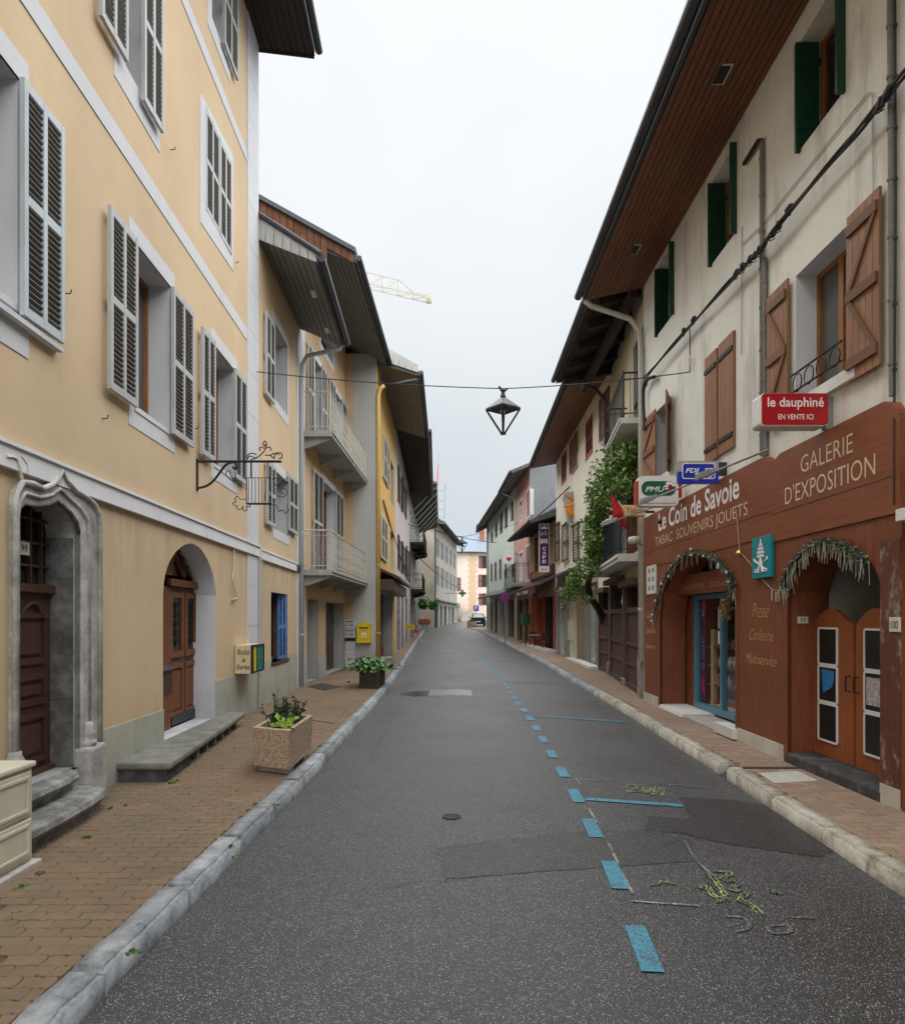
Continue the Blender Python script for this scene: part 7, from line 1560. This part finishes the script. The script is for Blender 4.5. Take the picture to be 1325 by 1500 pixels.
# book exchange box
ub0 = f1.u(343); bt_, bb = at(0, 945, 11.15).z, at(0, 987, 11.15).z; Yb = f1.pt(ub0, 0).y
bo = empty('book_box', f1.pt(ub0, bb, 0), 'cream book exchange box lettered Boîte à livres with striped coloured door on the ochre wall', 'book box')
wout = (at(367, 0, Yb).x - f1.pt(ub0, 0).x)
MB().fbox(f1, ub0, ub0 + .80, bb, bt_, 0.01, wout).build('case', 'book_cream', bo, bevel=.006)
ffb = Frame(f1.pt(ub0 - .002, 0, 0), f1.n, -f1.d)
for t_, z_, a, b in (('Boîte', .31, .05, .25), ('à', .19, .12, .18), ('livres', .07, .04, .26)): text(t_, ffb, a, b, bb + z_, bb + z_ + (.09 if t_ != 'à' else .075), .004, 'letter_dark', bo, shear=.25, off=.004)
fs = Frame(f1.pt(0, 0, wout), f1.d, f1.n)
MB().prism(fs, rpoly((ub0, ub0 + .8, bb, bt_)), .0, .03, [rpoly((ub0 + .05, ub0 + .75, bb + .03, bt_ - .03))]).build('door_frame', 'blackboard', bo)
for a, b, mt in ((.05, .13, 'blackboard'), (.13, .30, 'post_yellow'), (.30, .40, 'blackboard'), (.40, .56, 'book_green'), (.57, .75, 'book_green')): MB().fbox(fs, ub0 + a, ub0 + b - .008, bb + .03, bt_ - .03, .0, .018).build('book_spine', mt, bo)
MB().fbox(fs, ub0 + .52, ub0 + .62, (bb + bt_) / 2 - .02, (bb + bt_) / 2 + .01, .02, .035).build('latch', 'sign_red', bo)

# planters
p0, p1 = gnd(370, 1122, .19), gnd(424, 1129, .19); p2 = gnd(458, 1098, .19)
pl = empty('concrete_planter', (p0 + p2) / 2, 'pebble dashed concrete planter with dark herbs standing on the left pavement', 'planter')
ax = (p1 - p0).normalized(); ay = Vector((-ax.y, ax.x, 0)); wd, dp = (p1 - p0).length, 1.02; zt_ = p0.z + .42
ay = (p2 - p1).normalized(); dp = (p2 - p1).length
q8 = lambda a, b, z: p0 + ax * wd * a + ay * dp * b + Z * (z - p0.z)
m = MB(); t_ = .07
o4 = lambda z, k=0: [q8(-k, -k, z), q8(1 + k, -k, z), q8(1 + k, 1 + k, z), q8(-k, 1 + k, z)]
i4 = lambda z: [q8(.10, .07, z), q8(.90, .07, z), q8(.90, .93, z), q8(.10, .93, z)]
A, Bq, Cq, D = o4(p0.z, -.03), o4(zt_), i4(zt_), i4(zt_ - .07)
m.quad(*A)
for X_, Y_ in ((A, Bq), (Bq, Cq), (Cq, D)):
    for k in range(4): j = (k + 1) % 4; m.quad(X_[k], X_[j], Y_[j], Y_[k])
m.build('trough', 'pebbledash', pl); MB().quad(*i4(zt_ - .06)).build('soil', 'soil', pl)
for b in (.12, .72): MB().hexa([q8(.08, b, .115), q8(.92, b, .115), q8(.92, b + .16, .115), q8(.08, b + .16, .115), q8(.08, b, .195), q8(.92, b, .195), q8(.92, b + .16, .195), q8(.08, b + .16, .195)]).build('foot', 'concrete', pl)
rp2 = random.Random(8); hm2, lm2, sm2 = MB(), MB(), MB()
for _ in range(46):
    b = q8(rp2.uniform(.18, .82), rp2.uniform(.25, .9), zt_ - .05); d = Vector((rp2.gauss(0, .25), rp2.gauss(0, .25), 1)).normalized(); L = rp2.uniform(.12, .34); sm2.tube([b, b + d * L], .004, 4)
    for k in range(12): leaf(hm2, b + d * L * (.2 + .8 * k / 12), rp2.uniform(.03, .06), rp2, (rp2.gauss(0, 1), rp2.gauss(0, 1), rp2.uniform(-.2, .7)))
for _ in range(50): leaf(lm2, q8(rp2.uniform(.55, .9), rp2.uniform(.08, .4), zt_ - .02 + rp2.uniform(0, .08)), rp2.uniform(.06, .11), rp2, (rp2.gauss(0, 1), rp2.gauss(0, 1), .5))
hb_ = empty('herb_plant', q8(.5, .6, zt_), 'dark green bushy herb growing in the pebble dashed planter', 'plant'); setp(hm2.build('leaves', 'leaf_dark', hb_), kind='stuff'); sm2.build('stems', 'vine_wood', hb_)
hb_ = empty('lime_plant', q8(.7, .25, zt_), 'small lime yellow leafed plant in the near corner of the pebble dashed planter', 'plant'); setp(lm2.build('leaves', 'leaf_lime', hb_), kind='stuff')
c0, c1, c2 = gnd(526, 1008, .12), gnd(555, 1009, .12), gnd(567, 999, .12)
cr = empty('wooden_crate_planter', (c0 + c2) / 2, 'dark weathered wooden crate planter beside the kerb under the balconies', 'planter')
ax = (c1 - c0); ay = Vector((.02, 1.25, 0)); 
for j in range(3):
    za, zb2 = .13 + j * .145, .13 + j * .145 + .138
    for a, b in ((c0, c1), (c1, c1 + ay), (c1 + ay, c0 + ay), (c0 + ay, c0)):
        n_ = (b - a).cross(Z).normalized() * .03; MB().hexa([a, b, b + n_, a + n_, a, b, b + n_, a + n_][:0] or [Vector((p.x, p.y, z_)) for z_ in (za, zb2) for p in (a, b, b - n_, a - n_)]).build('plank', 'crate_wood', cr)
MB().quad(*[Vector((p.x, p.y, .50)) for p in (c0, c1, c1 + ay, c0 + ay)]).build('soil', 'soil', cr)
hp = empty('hosta_plant', (c0 + c1 + ay) / 2, 'bright green broad leaved hosta filling the wooden crate planter', 'plant'); hm3 = MB(); ctr = (c0 + c1) / 2 + ay * .45
for _ in range(430):
    an = rp2.uniform(0, 6.283); el = rp2.uniform(.1, 1.2); d = Vector((math.cos(an) * math.cos(el), math.sin(an) * math.cos(el), math.sin(el))); b = Vector((ctr.x + rp2.gauss(0, .12), ctr.y + rp2.gauss(0, .25), .5)); s_ = rp2.uniform(.10, .2); tip = b + d * rp2.uniform(.1, .36)
    side = d.cross(Z).normalized() * s_ * .42; i = len(hm3.v); out = Vector((d.x, d.y, 0)).normalized(); hm3.v += [tip, tip + out * s_ * .45 + side + Z * .02, tip + out * s_ + Z * -.05, tip + out * s_ * .45 - side + Z * .02, tip + out * s_ * .5 - Z * .012]; hm3.f += [(i, i + 1, i + 4), (i + 1, i + 2, i + 4), (i + 2, i + 3, i + 4), (i + 3, i, i + 4)]
setp(hm3.build('leaves', 'leaf_hosta', hp), kind='stuff')

# post box and parcel box on the return wall
Yw4 = 23.0 - .01; fw = facing(Yw4)
def px4(x, y): p = at(x, y, Yw4); return p.x, p.z
pb = empty('post_box', at(534, 928, Yw4), 'bright yellow wall post box on the grey painted return wall', 'post box'); L_, B_ = px4(524, 941); R_, T_ = px4(544, 915)
MB().prism(fw, [(L_, B_), (R_, B_), (R_, T_), (R_ - .1, T_ + .05), ((L_ + R_) / 2, T_ + .075), (L_ + .1, T_ + .05), (L_, T_)], .0, .22).build('body', 'post_yellow', pb, bevel=.015)
MB().fbox(fw, L_ + .07, R_ - .07, T_ - .12, T_ - .085, .222, .232).build('slot', 'blackboard', pb); text('LA POSTE', fw, L_ + .13, R_ - .13, T_ - .20, T_ - .155, .226, 'sign_blue', pb); c = fw.pt((L_ + R_) / 2, (B_ + T_) / 2 - .05, .222); MB().lathe(c, [(.085, 0), (.085, .004)], 16, (0, -1, 0)).build('badge', 'letter_white', pb)
MB().prism(fw, [(c.x - .05, c.z - .02), (c.x + .05, c.z + .04), (c.x + .01, c.z - .0), (c.x + .03, c.z - .04)], .226, .23).build('bird_mark', 'sign_blue', pb); MB().fbox(fw, L_ - .005, R_ + .005, B_ + .12, B_ + .13, .0, .226).build('seam', 'sign_orange', pb)
lbx = empty('twin_letter_box', at(514, 950, Yw4), 'grey double letter boxes on a pale pedestal left of the yellow post box', 'letter box'); L_, B_ = px4(506, 934); R_, T_ = px4(521.5, 908); hm_ = (B_ + T_) / 2
for k, (a, b) in enumerate(((B_, hm_ - .006), (hm_ + .006, T_))):
    o = MB().fbox(fw, L_, R_, a, b, .0, .28).build('box', 'box_grey', lbx, bevel=.008); MB().fbox(fw, L_ + .03, R_ - .03, b - .07, b - .045, .281, .285).build('slot', 'dark_metal', o); MB().fbox(fw, L_ + .04, L_ + .10, a + .09, a + .14, .281, .284).fbox(fw, L_ + .16, R_ - .05, a + .09, a + .14, .281, .284).build('name_card', 'steel_grey', o)
z0 = .12; MB().fbox(fw, L_ + .01, R_ - .02, z0, B_ - .12, 0, .16).build('pedestal', 'box_grey', lbx); MB().fbox(fw, L_ + .02, R_ - .02, B_ - .12, B_, 0, .1).build('bracket', 'dark_metal', lbx)
for k in range(4): MB().fbox(fw, L_ + .0, R_ - .01, z0 + .1 + k * .17, z0 + .11 + k * .17, .0, .166).build('groove', 'steel_grey', lbx)
# far left bits: yellow direction sign, small red barrier, flower tubs
ys = empty('detour_sign', at(604, 918, 44), 'yellow arrow direction sign with dark point on the left pavement', 'road sign'); fy = hang(44); L_, R_ = at(593, 0, 44).x, at(611, 0, 44).x; zt = lambda y: at(0, y, 44).z
MB().prism(fy, [(L_, zt(922)), (R_ - .12, zt(922)), (R_, zt(918.5)), (R_ - .12, zt(915)), (L_, zt(915))], 0, .03).build('panel', 'sign_yellow', ys); MB().prism(fy, [(R_ - .2, zt(922)), (R_ - .12, zt(922)), (R_, zt(918.5)), (R_ - .12, zt(915)), (R_ - .2, zt(915)), (R_ - .1, zt(918.5))], .03, .034).build('arrow', 'blackboard', ys)
text('DEVIATION', fy, L_ + .06, R_ - .26, zt(920.4), zt(917), .031, 'letter_dark', ys)
m = MB(); [m.box(x - .02, x + .02, 44, 44.04, .1, zt(915)) for x in (L_ + .1, R_ - .2)]; m.build('post', 'zinc', ys)
rb_ = empty('red_barrier', at(608, 928, 45), 'small red and white barrier board behind the yellow arrow sign', 'barrier'); L_, R_ = at(604, 0, 45).x, at(613, 0, 45).x; MB().box(L_, R_, 45, 45.04, at(0, 927, 45).z, at(0, 923.5, 45).z).build('board', 'sign_red', rb_); m = MB(); [m.box(x - .02, x + .02, 45, 45.04, .2, at(0, 927, 45).z) for x in (L_ + .05, R_ - .05)]; m.build('post', 'sign_red', rb_)
for k, (px, py, Y_, lab) in enumerate(((619, 884, 64, 'green plant basket hung on the left wall nearer the bend'), (633, 886, 70, 'green plant basket hung by the corner of the grey house'))):
    c = at(px, py, Y_); o = empty('hanging_basket', c, lab, 'hanging basket'); m = MB(); leaves(m, c, 300, (.5, .5, .45), .3, rp2, 1); setp(m.build('foliage', 'leaf_hosta', o), kind='stuff'); MB().lathe(c - Z * .5, [(.2, 0), (.35, .3)], 10).build('pot', 'dark_metal', o); MB().tube([c + Z * .2, c + Z * .8 + Vector((-.6, 0, 0)), c + Z * .8 + Vector((-1.2, 0, 0))], .04, 5).build('bracket', 'iron', o)
tr_ = empty('flower_trough', at(620, 912, 66), 'terracotta flower trough at the left foot of the grey house', 'planter'); c = at(620, 912, 66); MB().box(c.x - .5, c.x + .7, 66, 66.5, c.z - .15, c.z + .35).build('trough', 'terracotta', tr_, bevel=.03); MB().box(c.x - .3, c.x + .5, 66.1, 66.4, .4, c.z - .15).build('stand', 'concrete', tr_)
pc_ = empty('pharmacy_cross', at(677, 869, 80), 'dark green pharmacy cross hung off the grey house at the bend', 'sign'); c = at(677, 869, 80); MB().box(c.x - .13, c.x + .13, 80, 80.2, c.z - .4, c.z + .4).box(c.x - .4, c.x + .4, 80.01, 80.19, c.z - .13, c.z + .13).build('cross', 'sign_green', pc_); MB().tube([c, (-1.0, 80.1, c.z)], .03, 5).build('bracket', 'iron', pc_)
# round stone tubs at the kerb end and the parked car
for k, (px, lab) in enumerate(((688, 'round stone tub nearest the road where the right pavement ends'), (693.5, 'round stone tub next to the parked car'))):
    p = Vector(((px - CX) / 1000 * (73 + k * 2), 73 + k * 2, .7)); o = empty('stone_tub', p, lab, 'tub', 'stone tubs at the end of the right pavement'); MB().lathe(p, [(.22, 0), (.30, .3), (.32, .65), (.29, .67), (.28, .58), (.02, .58)], 14).build('bowl', 'brown_beige', o); m = MB(); leaves(m, p + Z * .75, 50, (.22, .22, .12), .15, rp2, 1); setp(m.build('foliage', 'leaf_dark', o), kind='stuff')
cx, cy, cz = 2.95, 80.0, .84
car = empty('parked_car', (cx, cy, cz), 'dark hatchback car parked at the far end of the right pavement', 'car')
def ring(prof, y): return [Vector((cx + x, cy + y, cz + z)) for x, z in prof]
body = [(-.82, .22), (-.88, .5), (-.86, .82), (-.74, .95), (.74, .95), (.86, .82), (.88, .5), (.82, .22)]
m = MB(); secs = []
for y, s_, dz in ((-2.05, .90, .0), (-1.95, .98, 0), (-1.0, 1, 0), (1.0, 1, 0), (1.8, .97, -.1), (2.05, .85, -.18)): secs.append(ring([(x * s_, z + (dz if z > .6 else 0)) for x, z in body], y))
for a, b in zip(secs[:-1], secs[1:]):
    for k in range(8): j = (k + 1) % 8; m.quad(a[k], a[j], b[j], b[k])
m.quad(*secs[0]); m.quad(*secs[-1]); m.build('body', 'car_paint', car)
m = MB(); lo_ = [Vector((cx + x, cy + y, cz + .94)) for x, y in ((-.76, -1.95), (.76, -1.95), (.76, 1.0), (-.76, 1.0))]; hi = [Vector((cx + x, cy + y, cz + 1.46)) for x, y in ((-.60, -1.45), (.60, -1.45), (.60, .25), (-.60, .25))]
for k in range(4): j = (k + 1) % 4; m.quad(lo_[k], lo_[j], hi[j], hi[k])
m.quad(*hi); m.build('cabin', 'car_paint', car)
def lerp4(a, b, c, d, s0, s1, t0, t1, off): f_ = lambda s_, t: (a.lerp(b, s_)).lerp(d.lerp(c, s_), t) + off; return [f_(s0, t0), f_(s1, t0), f_(s1, t1), f_(s0, t1)]
MB().quad(*lerp4(lo_[0], lo_[1], hi[1], hi[0], .1, .9, .12, .85, Vector((0, -.02, .01)))).build('rear_window', 'glass_pale', car); MB().quad(*lerp4(lo_[3], lo_[0], hi[0], hi[3], .08, .92, .15, .88, Vector((-.015, 0, 0)))).build('side_window', 'glass_dark', car); MB().quad(*lerp4(lo_[1], lo_[2], hi[2], hi[1], .08, .92, .15, .88, Vector((.015, 0, 0)))).build('side_window', 'glass_dark', car)
for sx in (-1, 1):
    MB().box(cx + sx * .70 - .1, cx + sx * .70 + .1, cy - 2.04, cy - 1.9, cz + .62, cz + .86).build('tail_light', 'lamp_red', car)
    for yy in (-1.3, 1.3): wh = MB().lathe((cx + sx * .78 - .1, cy + yy, cz + .3), [(.2, 0), (.3, .02), (.3, .18), (.2, .2)], 16, (1, 0, 0)).build('wheel', 'tyre', car); MB().lathe((cx + sx * .78 + sx * .09, cy + yy, cz + .3), [(.19, 0), (.15, .02 * sx)], 12, (1, 0, 0)).build('rim', 'zinc', wh)
    MB().box(cx + sx * .95 - .09, cx + sx * .95 + .09, cy + .55, cy + .7, cz + .95, cz + 1.08).build('mirror', 'car_paint', car)
MB().box(cx - .26, cx + .26, cy - 2.06, cy - 2.03, cz + .48, cz + .58).build('number_plate', 'white_paint', car); MB().box(cx - .8, cx + .8, cy - 2.1, cy - 1.95, cz + .25, cz + .45).build('bumper', 'tyre', car)
bs_ = empty('parking_sign', at(698, 900, 88), 'small blue parking sign on a post behind the parked car', 'road sign'); c = at(697, 891, 88); MB().box(c.x - .35, c.x + .35, 88, 88.04, c.z - .35, c.z + .35).build('panel', 'sign_blue', bs_); text('P', hang(88), c.x - .15, c.x + .15, c.z - .22, c.z + .22, .004, 'letter_white', bs_); MB().tube([(c.x, 88.06, .9), (c.x, 88.06, c.z + .3)], .04, 6).build('post', 'zinc', bs_)
# tower crane behind the left roofs
ck = empty('tower_crane', (-30, 71, 0), 'yellow lattice tower crane jib rising behind the left roofs', 'crane'); a0, b0_ = Vector((-30, 71, 41.3)), Vector((-2.95, 85, 41.35)); d = (b0_ - a0).normalized(); s_ = Vector((-d.y, d.x, 0)) * .65
n = 15; m = MB(); tops = []
for k in range(n + 1):
    t = k / n; p = a0.lerp(b0_, t); h = 1.6 if t < .93 else .5; tops.append((p + s_, p - s_, p + Z * h))
for k in range(n):
    A, Bq = tops[k], tops[k + 1]
    for j in range(3): m.tube([A[j], Bq[j]], .065, 4); m.tube([A[j], A[(j + 1) % 3]], .035, 4)
    m.tube([A[0], Bq[2]], .035, 4).tube([A[1], Bq[2]], .035, 4).tube([A[0], Bq[1]], .03, 4)
m.build('jib', 'crane_yellow', ck); p = a0.lerp(b0_, .72); MB().box(p.x - .4, p.x + .4, p.y - .5, p.y + .5, p.z - .5, p.z - .1).build('trolley', 'crane_yellow', ck); MB().box(b0_.x - .3, b0_.x + .3, b0_.y - .4, b0_.y + .4, b0_.z - .3, b0_.z + .7).build('jib_end', 'crane_yellow', ck)
m = MB()
for k in range(22):
    z_ = k * 1.95
    cs4 = [Vector((-30 + x, 71 + y, z_)) for x, y in ((-.7, -.7), (.7, -.7), (.7, .7), (-.7, .7))]
    for j in range(4): m.tube([cs4[j], cs4[j] + Z * 1.95], .09, 4).tube([cs4[j], cs4[(j + 1) % 4] + Z * 1.95], .05, 4)
m.build('mast', 'crane_yellow', ck)
